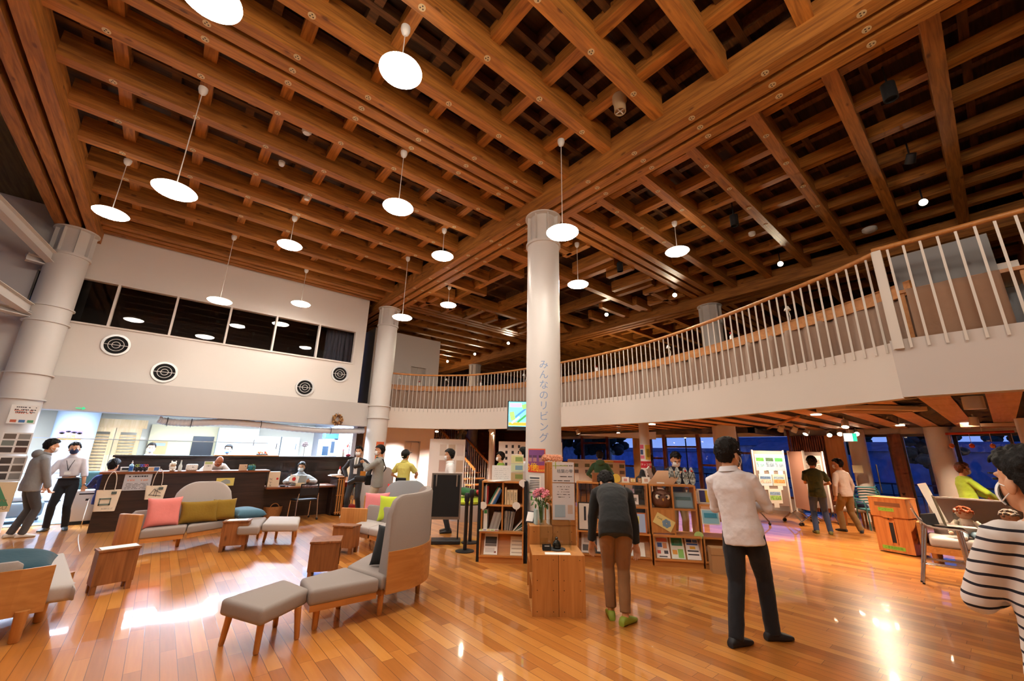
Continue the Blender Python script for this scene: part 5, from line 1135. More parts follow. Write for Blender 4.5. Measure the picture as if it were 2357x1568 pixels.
for th, h, lab in ((.026, .26, 'pale upright volume at the left of the upper right shelf'), (.05, .22, 'first thick cream volume with vertical title, upper right shelf'), (.052, .22, 'second thick cream volume with vertical title, upper right shelf'), (.055, .22, 'third thick cream volume with vertical title, upper right shelf')):
    o = book(TL, rL, x, .12, zmL+.015, th, .18, h, 'dcc7a0', 0, lab)
    if h < .25:
        for k, ch in enumerate('桔葉町史'): put_text(MB(), ch, .026, (th/2, -.001, h*.78-.03*k), (1, 0, 0), (0, 0, 1)).build('lettering', INK, o)
    x += th+.006
o = book(TL, rL, .04, .11, .447, .06, .24, .30, 'e4e2dc', 0, 'white box file with a green square on the lower left shelf', 'box_file'); MB().b2((.01, -.002, .24), (.055, 0, .29)).build('green_square', solid('2f8a4f'), o)
rnd = random.Random(11); x = .13
for i in range(9):
    c = rnd.choice(('c9c4be', '9c8f86', 'd8d2c8', 'a89a94', 'b8b2ac')); book(TL, rL, x, .12, .447, .012, .2, .27, c, .28, ['leftmost', 'second', 'third', 'fourth', 'fifth', 'sixth', 'seventh', 'eighth', 'ninth'][i]+' leaning magazine on the lower left shelf', 'magazine'); x += .0165
x = cw+.03
for i in range(8):
    book(TL, rL, x, .12, .447, .011, .2, .28, rnd.choice(('8f8a86', 'c8c2bc', '6d6a6a', 'b5afa6')), .03+.02*i, ['first', 'second', 'third', 'fourth', 'fifth', 'sixth', 'seventh', 'eighth'][i]+' thin booklet from the left on the lower right shelf', 'booklet'); x += .0165
for i in range(4):
    book(TL, rL, cw+.17+.02*i, .12, .447, .014, .2, .23, ('e4e0d8', '55705f', 'd8d8d4', '7b8a84')[i], .75+.16*i, ['steeply', 'more steeply', 'very steeply', 'almost flat'][i]+' fallen book at the right of the lower right shelf')
def slope_sheet(t, r, x, w, h, label, pics, base='efece6', name='leaflet'):
    o = thing(name, label, 'leaflet', in_case(t, r, x, .035, .115), 0); o.matrix_world = M.Translation(in_case(t, r, x, .026, .115)) @ M.Rotation(math.atan2(r.y, r.x), 4, 'Z') @ M.Rotation(-.42, 4, 'X')
    MB().b2((0, 0, 0), (w, .003, h)).build('sheet', solid(base), o)
    for (u0, u1, v0, v1, c) in pics: MB().b2((w*u0, -.002, h*v0), (w*u1, 0, h*v1)).build('picture', solid(c), o)
    return o
slope_sheet(TL, rL, .07, .21, .31, 'leaflet with dark photos on the sloped shelf of the left bookcase', [(.08, .92, .5, .82, '4a4a4c'), (.08, .92, .38, .49, '7a7672'), (.1, .8, .1, .3, 'd0ccc8'), (.75, .9, .08, .16, '8a4a3a')]); slope_sheet(TL, rL, .48, .2, .27, 'cream calendar-like leaflet at the right of the left bookcase slope', [(.1, .9, .72-.2*i, .78-.2*i, 'b8ac98') for i in range(4)], 'e9e2cf')
o = thing('brochure_stack', 'colourful brochures lying on the ledge of the left bookcase', 'brochures', in_case(TL, rL, .14, .05, .446), math.atan2(rL.y, rL.x)); MB().box((0, 0, .008), (.30, .14, .012), .08).build('brochure', solid('d9d4c2'), o)
for k in range(5): MB().box((-.12+.06*k, -.03, .0155), (.05, .07, .002), .08).build('picture', solid(('a7b04a', '7a6a94', 'c9a24a', '8ba85a', 'a05a6a')[k]), o)
o = thing('notice_card', 'white blank-looking notice card on top of the left bookcase', 'notice', in_case(TL, rL, .30, .2, 1.181), math.atan2(rL.y, rL.x)+.05); MB().box((0, 0, .12), (.31, .008, .24)).build('card', solid('e8e8e6'), o); mb = MB()
for i in range(6): scribble(mb, -.12, .12, .19-.03*i, .006, -.0045, i, .5)
mb.build('small_print', solid('a9a9ac'), o)
o = thing('picture_cards', 'stand of three stacked picture cards on top of the left bookcase', 'cards', in_case(TL, rL, .56, .2, 1.181), math.atan2(rL.y, rL.x)); MB().box((0, .006, .21), (.21, .006, .42)).build('backing', PAPER, o)
for z, c, c2 in ((.07, 'b6a27a', '7a8a4a'), (.21, 'c9d8b4', '7aa0b4'), (.345, 'd8d6a0', '8aa860')): MB().box((0, 0, z), (.20, .006, .125)).build('card', solid(c), o); MB().box((.03, -.004, z), (.12, .002, .07)).build('picture', solid(c2), o)
o = MB().box((0, 0, .006), (.4, .16, .012), .2).build('leaflet_pile', PAPER); o.location = in_case(TL, rL, .28, .1, 1.181); tag(o, 'loose white leaflets on the front edge of the left bookcase top', 'leaflets')
def bubble(label, t, r, x, z, s=.055, col='e6e2da', txt=None):
    o = thing('speech_bubble_sign', label, 'sign', in_case(t, r, x, .068, z), math.atan2(r.y, r.x), 'speech bubble signs on the bookcases'); P_ = [(s*1.15*cos(k*pi/16), s*sin(k*pi/16)) for k in range(32)]; P_[24:26] = [(-.1*s, -1.0*s), (.05*s, -1.5*s), (.3*s, -.95*s)]
    MB().slab(P_, (0, 0, 0), (1, 0, 0), (0, 0, 1), .006).build('card', solid(col), o); mb = MB(); [scribble(mb, -s*.7, s*.7, s*(.4-.4*i), s*.12, -.001, i) for i in range(3)]; mb.build('small_print', INK, o); return o
bubble('speech bubble sign at the upper right corner of the left bookcase', TL, rL, wL-.02, 1.16); bubble('speech bubble sign at the left end of the left bookcase middle shelf', TL, rL, .03, .81); bubble('speech bubble sign at the right end of the left bookcase middle shelf', TL, rL, wL-.12, .82)

# bookcases on the right of the pillar
TR1, wR1, rR1, zr = bookcase('open-backed oak bookcase behind the bending person', A2(1330, 1290), A2(1503, 1303), 3)
TR2, wR2, rR2, zr = bookcase('oak bookcase with the owl head and a tilted leaflet on its door', A2(1508, 1304), A2(1622, 1311), 2, closed=((0, 0),))
TR3, wR3, rR3, zr = bookcase('lower oak unit with brochures at the right end of the bookcase row', A2(1626, 1311), A2(1720, 1318), 1, h2=.9)
for i, (c, pics, lab) in enumerate((('f0ede8', [(.1, .9, .75, .92, 'd97a6a'), (.15, .5, .5, .7, '4a6ab0'), (.55, .85, .45, .7, 'e0a070'), (.1, .35, .2, .35, 'c95a50'), (.6, .9, .2, .35, '4a4a50'), (.2, .8, .05, .1, '4a4a50')], 'leaflet with red and blue cartoon people, left on the owl bookcase slope'), ('e9eee2', [(.1, .9, .6, .95, '3f8a6a'), (.3, .7, .65, .85, '9ac4a8'), (.1, .45, .2, .4, 'd9a04a'), (.5, .9, .05, .45, '8ac46a')], 'green leaflet in the middle of the owl bookcase slope'), ('eceae8', [(.1, .5, .78, .92, '2f4a9a'), (.55, .9, .78, .92, '5a78c0'), (.1, .9, .66, .74, '4a6ab0'), (.3, .7, .48, .6, 'e0b03a'), (.1, .9, .36, .42, '33333a'), (.1, .9, .2, .26, '33333a')], 'blue headed leaflet at the right of the owl bookcase slope'))): slope_sheet(TR2, rR2, .04+.225*i, .2, .31, lab, pics, c)
for i, (x, w, h, c, pics, lab) in enumerate(((.06, .2, .3, 'd9d2cc', [(.1, .6, .1, .4, '5a5654'), (.2, .8, .5, .9, 'b9aca4')], 'grey photo leaflet beside the front crates on the bending person bookcase'), (.28, .17, .28, '3c3a3c', [(.15, .6, .1, .9, 'c9c6c2'), (.65, .85, .3, .7, '8a8886')], 'dark leaflet with white strokes left of the bending person legs'), (.7, .16, .22, 'dbe6ea', [(.2, .8, .5, .9, '9cc4d8')], 'pale blue leaflet seen between the bending person legs'), (.90, .14, .2, 'e6e2d8', [], 'plain cream leaflet right of the bending person hand'), (1.05, .17, .25, 'eaebec', [(.05, .95, .45, .95, '8fb4cf'), (.3, .4, .5, .75, '2a2f38'), (.45, .55, .5, .75, '2a2f38'), (.6, .7, .5, .75, '2a2f38')], 'postcard with penguin shapes on the bending person bookcase slope'))):
    if x+w < wR1: slope_sheet(TR1, rR1, x, w, h, lab, pics, c)
aR = math.atan2(rR1.y, rR1.x); aR2 = math.atan2(rR2.y, rR2.x)
def framed(label, t, r, x, y, z, w, h, fc, c, pics, tilt=-.15):
    o = thing('framed_picture', label, 'picture', in_case(t, r, x, y, z), math.atan2(r.y, r.x)); q = M.Rotation(tilt, 3, 'X'); f = .016
    MB().box((0, 0, h/2), (w, .014, h), mtx=q).build('frame', solid(fc, .5), o); MB().box((0, -.007, h/2), (w-2*f, .006, h-2*f), mtx=q).build('sheet', solid(c), o)
    for (u, v, ww, hh, cc) in pics: MB().box((u*w, -.011, h/2+v*h), (ww*w, .004, hh*h), mtx=q).build('picture', solid(cc), o)
    return o
framed('black framed brush painting left of the bending person', TR1, rR1, .16, .02, .446, .28, .42, '1c1a1a', 'd5cdc2', [(-.1, .1, .12, .5, '2a2a30'), (.1, -.1, .3, .25, '4a4c58'), (.2, -.35, .1, .05, 'a03030')], -.1)
framed('orange framed drawing on the bookcase ledge right of the bending person', TR1, rR1, wR1-.19, .02, .446, .27, .30, 'b8622a', '9fb4d8', [(-.1, .15, .4, .35, 'd8cf6a'), (.1, -.2, .5, .3, '6a5aa0')])
for i, (x, w, h, c, c2, lab) in enumerate(((wR1-.62, .13, .16, 'b87a3a', 'c9a06a', 'brown framed card left end of the row on the bookcase top'), (wR1-.47, .12, .09, 'e6e0d4', '8a8a8c', 'white framed ink card second on the bookcase top'), (wR1-.33, .12, .09, 'e2dcd0', 'c98a80', 'white framed card with red dot on the bookcase top'), (wR1-.21, .1, .08, 'a8783a', 'd8c47a', 'small gold framed card on the bookcase top'), (wR1-.1, .06, .08, 'a8783a', 'b08a84', 'narrow brown framed card on the bookcase top'), (wR1-.0, .13, .1, 'e8e2d6', 'c9a08a', 'white framed card right end of the row on the bookcase top'))): framed(lab, TR1, rR1, x, .22, 1.181, w, h, c, 'eee9de', [(0, 0, .45, .5, c2)])
o = thing('card_rack', 'clear stand with a calligraphy card in the upper opening by the bending person', 'stand', in_case(TR1, rR1, wR1-.2, .2, .83), aR); MB().b2((-.16, 0, 0), (.16, .006, .26)).build('sheet', ACRYL, o); MB().b2((-.1, -.006, .02), (.06, 0, .17)).build('card', PAPER, o); put_text(MB(), '初夏', .06, (-.02, -.008, .09), (1, 0, 0), (0, 0, 1)).build('lettering', INK, o); MB().b2((-.13, -.006, .19), (.0, 0, .26)).build('note', solid('c3bfe0'), o)
# wooden leaf board by the bending person
o = thing('wooden_plaque', 'upright cedar plaque with a dark leaf emblem and red band beside the bending person', 'plaque', in_case(TR1, rR1, .42, .1, .81), aR-.1); MB().b2((-.16, 0, 0), (.1, .02, .52)).build('board', W_OLD, o); mb = MB()
for a in (-.9, -.3, .3, .9): mb.ell((.03+.05*sin(a), -.004, .38+.05*cos(a)), (.014, .004, .04), M.Rotation(a, 3, 'Y'), 8, 6)
mb.tube([(.03, -.004, .36), (-.06, -.004, .30), (-.1, -.004, .2)], .006, 6); mb.build('emblem', INK, o, 60); MB().b2((-.13, -.003, .12), (.04, 0, .18)).build('red_band', solid('a83244'), o); MB().b2((-.13, -.003, .02), (.04, 0, .11)).build('black_band', BLACKM, o); put_text(MB(), 'C', .07, (-.04, -.006, .06), (1, 0, 0), (0, 0, 1)).build('lettering', PAPER, o)
o = thing('yellow_ball', 'yellow round tag behind the bending person head', 'tag', in_case(TR1, rR1, .66, .18, 1.181), aR); MB().slab([(.07*cos(k*pi/12), .07+.07*sin(k*pi/12)) for k in range(24)], (0, 0, 0), (1, 0, 0), (0, 0, 1), .01).build('card', solid('d9b84a'), o)
# owl
o = thing('owl_head', 'brown carved owl head with big white eyes in the bookcase opening', 'ornament', in_case(TR2, rR2, .20, .2, .83), aR2); MB().lathe([(.01, 0), (.11, .0), (.15, .06), (.155, .15), (.13, .23), (.08, .26), (.01, .27)], n=28).build('body', mat('owl_brown', '6b4430', .6, noise=.3, nscale=20), o, 60)
for s in (-1, 1):
    q = V((s*.07, -.125, .165)); MB().ell(q, (.042, .02, .042)).build('eye', solid('e8e2d2', .3), o, 60); MB().ell(q+V((s*-.01, -.018, 0)), (.018, .008, .018)).build('pupil', BLACK, o, 60); MB().ell((s*.085, -.03, .27), (.03, .03, .06), M.Rotation(s*.4, 3, 'Y')).build('ear_tuft', mat('owl_brown', '6b4430'), o, 60); MB().box((s*.07, -.145, .215), (.10, .02, .018), mtx=M.Rotation(s*-.35, 3, 'Y')).build('brow', solid('4a2c1e'), o)
MB().loft([[V((.018*cos(a)*k, -.15-.02*(1-k), .13+.03*sin(a)*k-.03*(1-k))) for a in [2*pi*i/10 for i in range(10)]] for k in (1, .6, .05)]).build('beak', solid('b8863a'), o)
framed('framed blue grey picture of water in the right opening of the owl bookcase', TR2, rR2, wR2*.74, .16, .83, .29, .24, '6f7f86', '7d98a6', [(0, .1, .8, .2, '4a6a70'), (0, -.2, .7, .2, '9ab4c0')])
o = thing('leaflet', 'yellow leaflet with a blue emblem stuck tilted on the bookcase door below the owl', 'leaflet', in_case(TR2, rR2, wR2*.27, .07, .62), aR2); q = M.Rotation(.5, 3, 'Y'); MB().box((0, 0, 0), (.30, .004, .17), mtx=q).build('sheet', solid('e2d08a'), o); put_text(MB(), 'CooL', .04, q @ V((-.08, -.004, .02)), q @ V((1, 0, 0)), q @ V((0, 0, 1))).build('lettering', INK, o); mb = MB(); [mb.cyl(q @ V((.04+.04*cos(a), -.002, .035*sin(a))), q @ V((.04+.04*cos(a), -.004, .035*sin(a))), .03, n=12) for a in [k*pi/3 for k in range(6)]]; mb.build('emblem', solid('7fa3c0'), o)
bubble('round green speech bubble sign at the lower right of the owl bookcase', TR2, rR2, wR2-.02, .45, .06, 'b6d88a')
o = thing('tan_panel', 'curved tan wooden panel with a white label on top of the owl bookcase', 'panel', in_case(TR2, rR2, .2, .16, 1.181), aR2); MB().loft([[V((-.2+.03*k, .10*(k/6)**2, .035*k)), V((.2+.03*k, .10*(k/6)**2, .035*k)), V((.2+.03*k, .10*(k/6)**2+.01, .035*k)), V((-.2+.03*k, .10*(k/6)**2+.01, .035*k))] for k in range(7)]).build('panel', solid('b98f6c'), o, 40); MB().b2((-.06, -.004, .01), (.06, 0, .03)).build('label', PAPER, o)
for i, (x, lab) in enumerate(((.44, 'pair of patterned sandals standing upright on the owl bookcase, left pair'), (.66, 'pair of patterned sandals with red dots standing upright on the owl bookcase, right pair'))):
    o = thing('sandals', lab, 'sandals', in_case(TR2, rR2, x, .18, 1.181), aR2, 'upright sandals')
    for s in (-1, 1):
        mb = MB(); P_ = [(s*.05+.045*cos(a)*(1-.15*sin(a)), .135+.135*sin(a)) for a in [k*pi/12 for k in range(24)]]; mb.slab(P_, (0, 0, 0), (1, 0, 0), (.0, .25, 1), .018); mb.build('sole', mat('floral_sole', 'a9b0ac', .7, noise=.9, nscale=38), o)
        MB().tube([(s*.05-.04, -.004, .10), (s*.05, -.03, .2), (s*.05+.04, -.004, .10)], .007, 6).build('strap', solid('3a4038'), o, 60)
        if i: MB().ell((s*.05, .02, .215), .017).build('dot', RED, o, 60)
# brochures on the right unit, box inside
for i, (z, c, pics, lab) in enumerate(((.905, 'e4e0d0', [(-.2, .0, .35, .8, '3a3a6a'), (.15, 0, .4, .8, 'd8b83a')], 'yellow and blue brochure on the right oak unit behind the white shirt'), (.62, '8cc4d8', [(0, .1, .7, .3, '3a90b0')], 'turquoise brochure lower on the right oak unit behind the white shirt'))): framed(lab, TR3, rR3, .14, .04 if i else .2, z, .26, .22, 'd8d8d0', c, pics)
o = thing('cardboard_box', 'closed cardboard box under the right oak unit beside the white shirt man', 'box', in_case(TR3, rR3, .2, -.12, 0), math.atan2(rR3.y, rR3.x)); MB().b2((-.16, -.1, 0), (.2, .1, .34)).build('carton', solid('b08a5e'), o); MB().b2((-.162, -.102, .24), (.202, -.1, .25)).build('flap_edge', solid('8d6a44'), o)
# black jacket and bag hanging at the slim pillar
# ---- blackboard stand and barrier poles
q0, q1 = A2(988, 1250), A2(1052, 1250); r = V((q1[0]-q0[0], q1[1]-q0[1], 0)); w = r.length; t = thing('sign_stand', 'black framed blackboard stand with empty black panel left of the bookcase', 'sign stand', (q0[0], q0[1], 0), math.atan2(r.y, r.x))
MB().b2((-.03, -.02, .40), (w+.03, .015, 1.22)).build('frame', mat('brushed_alu', '8f8b86', .35, .8), t); MB().b2((.0, -.026, .45), (w, -.018, 1.19)).build('panel', BLACKM, t)
for x in (0, w): MB().tube([(x, 0, .03), (x, 0, .42)], .014, 8).build('leg', BLACK, t)
MB().b2((-.06, -.16, 0), (w+.06, .14, .07), .02).build('base', BLACK, t)
for x in (.06, w-.06): MB().b2((x-.01, -.035, .98), (x+.01, -.024, 1.2)).build('clip', CHROME, t)
for i, (p_, lab) in enumerate((((4.27, 6.22), 'black barrier post with round base just left of the bookcase'), ((4.72, 6.72), 'second black barrier post with round base behind the first'))):
    t = thing('barrier_post', lab, 'post', (*p_, 0), 0, 'black barrier posts'); MB().lathe([(.01, 0), (.16, 0), (.16, .012), (.03, .025), (.01, .025)], n=32).build('base', BLACK, t, 40); MB().lathe([(.032, .02), (.032, .78), (.045, .80), (.045, .90), (.03, .93), (.01, .93)], n=24).build('pole', BLACK, t, 40)
# round cushions seat behind posts
t = thing('round_ottoman', 'grey round ottoman with a lime cushion top behind the barrier posts', 'ottoman', (6.1, 8.9, 0)); MB().lathe([(.01, 0), (.4, 0), (.42, .2), (.4, .36), (.01, .38)], n=36).build('body', FABRIC_L, t, 50); MB().lathe([(.01, .38), (.36, .39), (.38, .44), (.3, .52), (.01, .54)], n=32).build('seat_pad', LIME, t, 50)
pillow('dark green cushion lying on the round ottoman behind the barrier posts', (6.05, 8.85, .66), .5, .5, .16, (rad(8), 0, rad(30)), cloth('2f6a3a', .2), 21); pillow('small red cushion beside the green one on the ottoman', (6.35, 8.6, .60), .36, .36, .12, (rad(25), 0, rad(60)), cloth('c23a34', .2), 22)
t = thing('white_partition', 'white display partition with picture papers behind the white-shirted man', 'partition', (7.25, 11.9, 0), rad(-36)); MB().b2((-.55, -.03, .15), (.62, .03, 2.0)).build('panel', solid('f2efea'), t)
for i in range(9): MB().box((-.1+.28*(i % 3), -.034, 1.65-.5*(i//3)), (.22, .004, .36)).build('picture', solid(('d8cfc4', 'c9b9a4', 'dcd4d0', 'c4b0a8')[i % 4]), t)
t = thing('white_partition', 'white calligraphy partition behind the bookcase, between stairs and pillar', 'partition', (8.9, 9.6, 0), rad(-48)); MB().b2((-1.0, -.03, .1), (1.0, .03, 1.95)).build('panel', solid('f4f0e8'), t)
for i in range(3):
    mb = MB()
    for k in range(9): mb.box((-.75+.2*i, -.033, 1.8-.18*k), (.07, .003, .09))
    mb.build('brush_writing', INK, t)
t = thing('wooden_partition', 'pale wooden partition board in front of the staircase slats', 'partition', (9.7, 11.0, 0), rad(-45)); MB().b2((-.55, -.02, .1), (.55, .02, 1.95)).build('panel', W_PALE, t)
# ---- easels by the far windows
def easel(label, x, y, c):
    t = thing('easel_board', label, 'display board', (x, y, 0), rad(-90+35), 'display boards by the windows'); q = M.Rotation(-.2, 3, 'X'); MB().box((0, 0, 1.05), (.40, .02, .78), mtx=q).build('board', PAPER, t); MB().box((0, -.075, 1.38), (.39, .006, .04), mtx=q).build('header', solid(c), t)
    for k in range(3): MB().box((.09, -.055+.045*k-.01, 1.24-.2*k), (.16, .006, .11), mtx=q).build('photograph', solid(('5a6a5a', '6a6a70', '7a7a6a')[k]), t)
    for s in (-1, 1): MB().tube([(s*.17, -.02, 0), (s*.12, .1, 1.3)], .014, 8).build('leg', BLACK, t)
    MB().tube([(0, .4, 0), (0, .12, 1.3)], .014, 8).build('leg', BLACK, t)
for (px, c, lab) in ((1320, 'd8d8d8', 'leftmost white display board by the far windows'), (1346, 'e8e6e0', 'second white display board by the far windows'), (1372, 'd0d0d0', 'display board behind the green hoodie'), (1399, 'd8c04a', 'display board with yellow header just right of the green hoodie'), (1425, 'c83a4a', 'display board with red header at the right of the far window row')): q = ad(px, 1075, 14.6); easel(lab, q.x, q.y, c)
t = thing('ceiling_projection_screen', 'white slanted projection screen edge hung under the ceiling near the slim pillar', 'screen', (12.6, 8.1, 0)); a_, b_2 = ad(1330, 1001, 14.6), ad(1510, 1012, 13.2); c_ = ad(1510, 994, 13.2); MB().add([a_-t.location, b_2-t.location, c_-t.location, a_-t.location+V((.02, .02, 0)), b_2-t.location+V((.02, .02, 0)), c_-t.location+V((.02, .02, 0))], [(0, 1, 2), (5, 4, 3), (0, 3, 4, 1), (1, 4, 5, 2), (2, 5, 3, 0)]).build('sheet', solid('dfe2ea'), t)
# ---- picture boards on casters
def caster_board(label, a, b, z0, z1, pics, m=solid('8a7d78')):
    r = V((b[0]-a[0], b[1]-a[1], 0)); w = r.length; t = thing('exhibition_board', label, 'display board', (a[0], a[1], 0), math.atan2(r.y, r.x), 'exhibition boards on casters'); MB().b2((0, -.015, z0), (w, .015, z1)).build('panel', m, t)
    for x in (-.02, w+.02):
        MB().b2((x-.02, -.02, .25), (x+.02, .02, z1+.02)).build('post', STEEL, t); MB().tube([(x, -.32, .07), (x, 0, .28), (x, .32, .07)], .016, 8).build('foot', CHROME, t)
        for y in (-.32, .32): MB().tube([(x-.014, y, .035), (x+.014, y, .035)], .035, 12).build('caster', BLACK, t)
    for (u, v, pw, ph, c, c2, c3, lab) in pics:
        o = thing('childrens_picture', lab, 'picture', V((a[0], a[1], 0))+r.normalized()*(u*w)+V((r.y, -r.x, 0)).normalized()*.021+V((0, 0, v)), math.atan2(r.y, r.x), 'childrens pictures on the board'); MB().box((0, 0, 0), (pw, .004, ph)).build('sheet', solid(c), o); MB().box((0, -.003, ph*.18), (pw*.8, .002, ph*.22)).build('paint', mat('paintblob_'+c2, c2, .8, noise=.5, nscale=25), o); MB().box((0, -.003, -ph*.12), (pw*.85, .002, ph*.3)).build('paint', mat('paintblob_'+c3, c3, .8, noise=.5, nscale=18), o); MB().box((0, -.002, -ph/2-.05), (.14, .003, .1)).build('caption', PAPER, o)
    return t
pa, pb = A2(1768, 1202), A2(1842, 1200); z1 = ad(1738, 1040, math.hypot(*pa)).z
pa = ad(1741, 1110, 12.9); pb = ad(1810, 1110, 13.4)
caster_board('left picture board on casters with five bright childrens paintings', (pa.x, pa.y), (pb.x, pb.y), .42, 1.80, [(.2, 1.5, .27, .42, 'e8e2d8', '4f9a3f', '8fb6c9', 'painting of green hill and blue road, top left of the picture board'), (.52, 1.5, .27, .42, 'b8c2cc', '3a5a40', '7f95ae', 'painting with red lettering, top middle of the picture board'), (.83, 1.5, .27, .42, '9ab0c4', '3fa04a', '8aa0b8', 'painting with green band, top right of the picture board'), (.3, 1.06, .36, .3, 'cfe4ee', '6a8fc0', 'e6d2c4', 'painting of clouds and faces, middle left of the picture board'), (.75, 1.06, .36, .3, 'd8d8c8', '9ab8d0', 'e0a060', 'painting with orange lettering, middle right of the picture board'), (.55, .66, .36, .36, 'f2f2ea', '8fb4e0', '9ad070', 'bright painting at the bottom of the picture board')])
pc = ad(1825, 1110, 13.9); pd = ad(1858, 1110, 13.2); caster_board('pink sheet exhibition board angled beside the picture board', (pc.x, pc.y), (pd.x, pd.y), .35, 1.80, [], solid('b98a78'))
pc = ad(1862, 1110, 14.2); pd = ad(1902, 1110, 14.3); caster_board('grey exhibition board with newspaper sheets behind the green T-shirt', (pc.x, pc.y), (pd.x, pd.y), .35, 1.80, [(.4, 1.45, .4, .5, 'cfc9c0', '8a8680', '9a948c', 'newspaper sheet on the grey exhibition board')])
# exit sign and plaque
t = thing('exit_sign', 'green and white exit sign hung under the ceiling before the glass entrance', 'sign', ad(1956, 1007, 14.3), rad(-60)); MB().box((0, 0, 0), (.3, .06, .22)).build('case', PAPER, t); MB().b2((-.14, -.034, -.1), (.05, -.03, .1)).build('panel', emat('exit_white', 'e6fff2', 2), t); MB().b2((.05, -.034, -.1), (.14, -.03, .1)).build('panel', emat('exit_green2', '2fc4a0', 1.6), t); MB().tube([(0, 0, .1), (0, 0, .3)], .012, 6).build('hanger', STEEL, t)
t = thing('wall_plaque', 'small square wooden plaque on the white pillar by the entrance', 'plaque', ad(1974, 1080, 14.95), rad(-72)); MB().box((0, 0, 0), (.22, .02, .2)).build('board', solid('a89a78'), t)
# teal stacking chairs and long bench
for i, (px, py, D, lab) in enumerate(((1993, 1128, 14.0, 'teal metal slatted armchair by the glass entrance'), (2022, 1140, 14.9, 'second teal armchair partly behind the orange wooden box'))):
    q = ad(px, py, D); t = thing('teal_chair', lab, 'chair', (q.x, q.y, 0), rad(-55+60*i), 'teal metal chairs'); TE = mat('teal_metal', '3f7f88', .35, .3)
    MB().tube([(-.27, 0, .45), (-.28, .02, .85), (-.22, .03, .95), (.22, .03, .95), (.28, .02, .85), (.27, 0, .45)], .016, 8).build('back_frame', TE, t, 60); mb = MB()
    for k in range(6): mb.tube([(-.26, .02, .55+.065*k), (0, .05, .57+.065*k), (.26, .02, .55+.065*k)], .014, 6)
    mb.build('back_slat', TE, t, 60); MB().b2((-.27, -.45, .43), (.27, .02, .46)).build('seat', TE, t)
    for s in (-1, 1):
        MB().tube([(s*.27, 0, .46), (s*.27, .04, 0)], .015, 8).build('leg', TE, t); MB().tube([(s*.27, -.44, .46), (s*.27, -.46, 0)], .015, 8).build('leg', TE, t); MB().tube([(s*.28, .0, .68), (s*.29, -.42, .66), (s*.27, -.44, .46)], .015, 8).build('armrest', TE, t, 60)
q = az(1985, 1170, .42); t = thing('long_bench', 'grey upholstered bench behind the beige sweater with a navy cushion', 'bench', (q.x, q.y, 0), rad(-60)); MB().box((0, 0, .38), (1.1, .5, .1), bev=.03).build('seat', FABRIC, t, 50)
for x in (-.45, -.1, .1, .45):
    for y in (-.18, .18): leg(t, x, y, .34)
pillow('navy cushion on the bench beside the beige sweater', (q.x-.1, q.y+.1, .54), .45, .42, .16, (rad(20), 0, rad(30)), cloth('232c55', .2), 31)
# orange wooden box
q0, q1 = A2(2025, 1268), A2(2110, 1283); r = V((q1[0]-q0[0], q1[1]-q0[1], 0)); w = r.length; t = thing('suggestion_box', 'orange cedar box with slot, lock and two green labels at the right', 'box', (q0[0], q0[1], 0), math.atan2(r.y, r.x)); OB = woodmat('orange_cedar', 'cf8240', 'b0622a', .45, 'Z', .7)
MB().b2((0, 0, .02), (w, .42, .62)).build('cabinet', OB, t); MB().b2((-.015, -.015, .62), (w+.015, .43, .94)).build('lid_box', OB, t); MB().b2((-.02, -.02, .94), (w+.02, .44, .955)).build('lid', OB, t); MB().b2((.07, -.018, .80), (w-.07, -.014, .87)).build('slot_recess', solid('7a4a26'), t); MB().b2((w*.44, -.004, .18), (w*.56, 0, .52)).build('window_slot', BLACKM, t)
for lo, hi in (((w*.40, -.012, .16), (w*.44, 0, .54)), ((w*.56, -.012, .16), (w*.6, 0, .54))): MB().b2(lo, hi).build('slot_trim', OB, t)
MB().b2((w*.3, -.022, .60), (w*.6, -.012, .625)).build('hasp', OB, t); MB().cyl((w*.45, -.01, .58), (w*.45, -.005, .58), .012).build('keyhole', BLACK, t)
for (x0_, x1_, z, tx) in ((.22, .66, .745, 'アンケート'), (.12, .75, .09, 'ご意見回収箱')): MB().b2((w*x0_, -.019 if z > .6 else -.003, z-.03), (w*x1_, -.016 if z > .6 else -.001, z+.03)).build('green_label', solid('8ab83a'), t); put_text(MB(), tx, .045, (w*(x0_+x1_)/2, -.021 if z > .6 else -.005, z), (1, 0, 0), (0, 0, 1)).build('lettering', solid('3f7a2a'), t)
# stacked counter stools with the stuff on them
q0, q1, q2, q3 = A2(2127, 1345), A2(2255, 1366), A2(2150, 1318), A2(2268, 1340); r = V((q1[0]-q0[0], q1[1]-q0[1], 0)); w = r.length; SE = mat('stool_shell', 'a89c92', .5)
for k in range(2):
    d = k*.10; t = thing('counter_stool', ['front chrome-legged counter stool with papers on its seat, right side', 'second counter stool stacked into the front one, mostly hidden'][k], 'stool', (q0[0]+d, q0[1]+d*.3, 0), math.atan2(r.y, r.x), 'stacked counter stools'); dz = .025*k
    MB().loft([[V((u, v, z+dz)) for v in (.02, .40)]+[V((u, v, z-.018+dz)) for v in (.40, .02)] for u, z in ((.06, 1.02), (.08, .92), (.11, .82), (.17, .765), (.28, .745), (w-.02, .75), (w+.04, .72))]).build('shell_seat', SE, t, 50)
    for (x, y, xt, yt) in ((0, 0, .15, .04), (w, 0, w-.02, .04), (.02, .44, .15, .38), (w-.0, .44, w-.02, .38)): MB().tube([(x, y, 0), (xt, yt, .72+dz)], .0125, 10).build('leg', CHROME, t, 50); MB().cyl((x, y, 0), (x+(xt-x)*.02, y+(yt-y)*.02, .02), .015, n=10).build('foot_cap', BLACK, t)
    MB().tube([(.055, .015, .26), (w-.008, .015, .26), (w-.008, .42, .26), (.065, .42, .26), (.055, .015, .26)], .008, 8).build('foot_rail', CHROME, t)
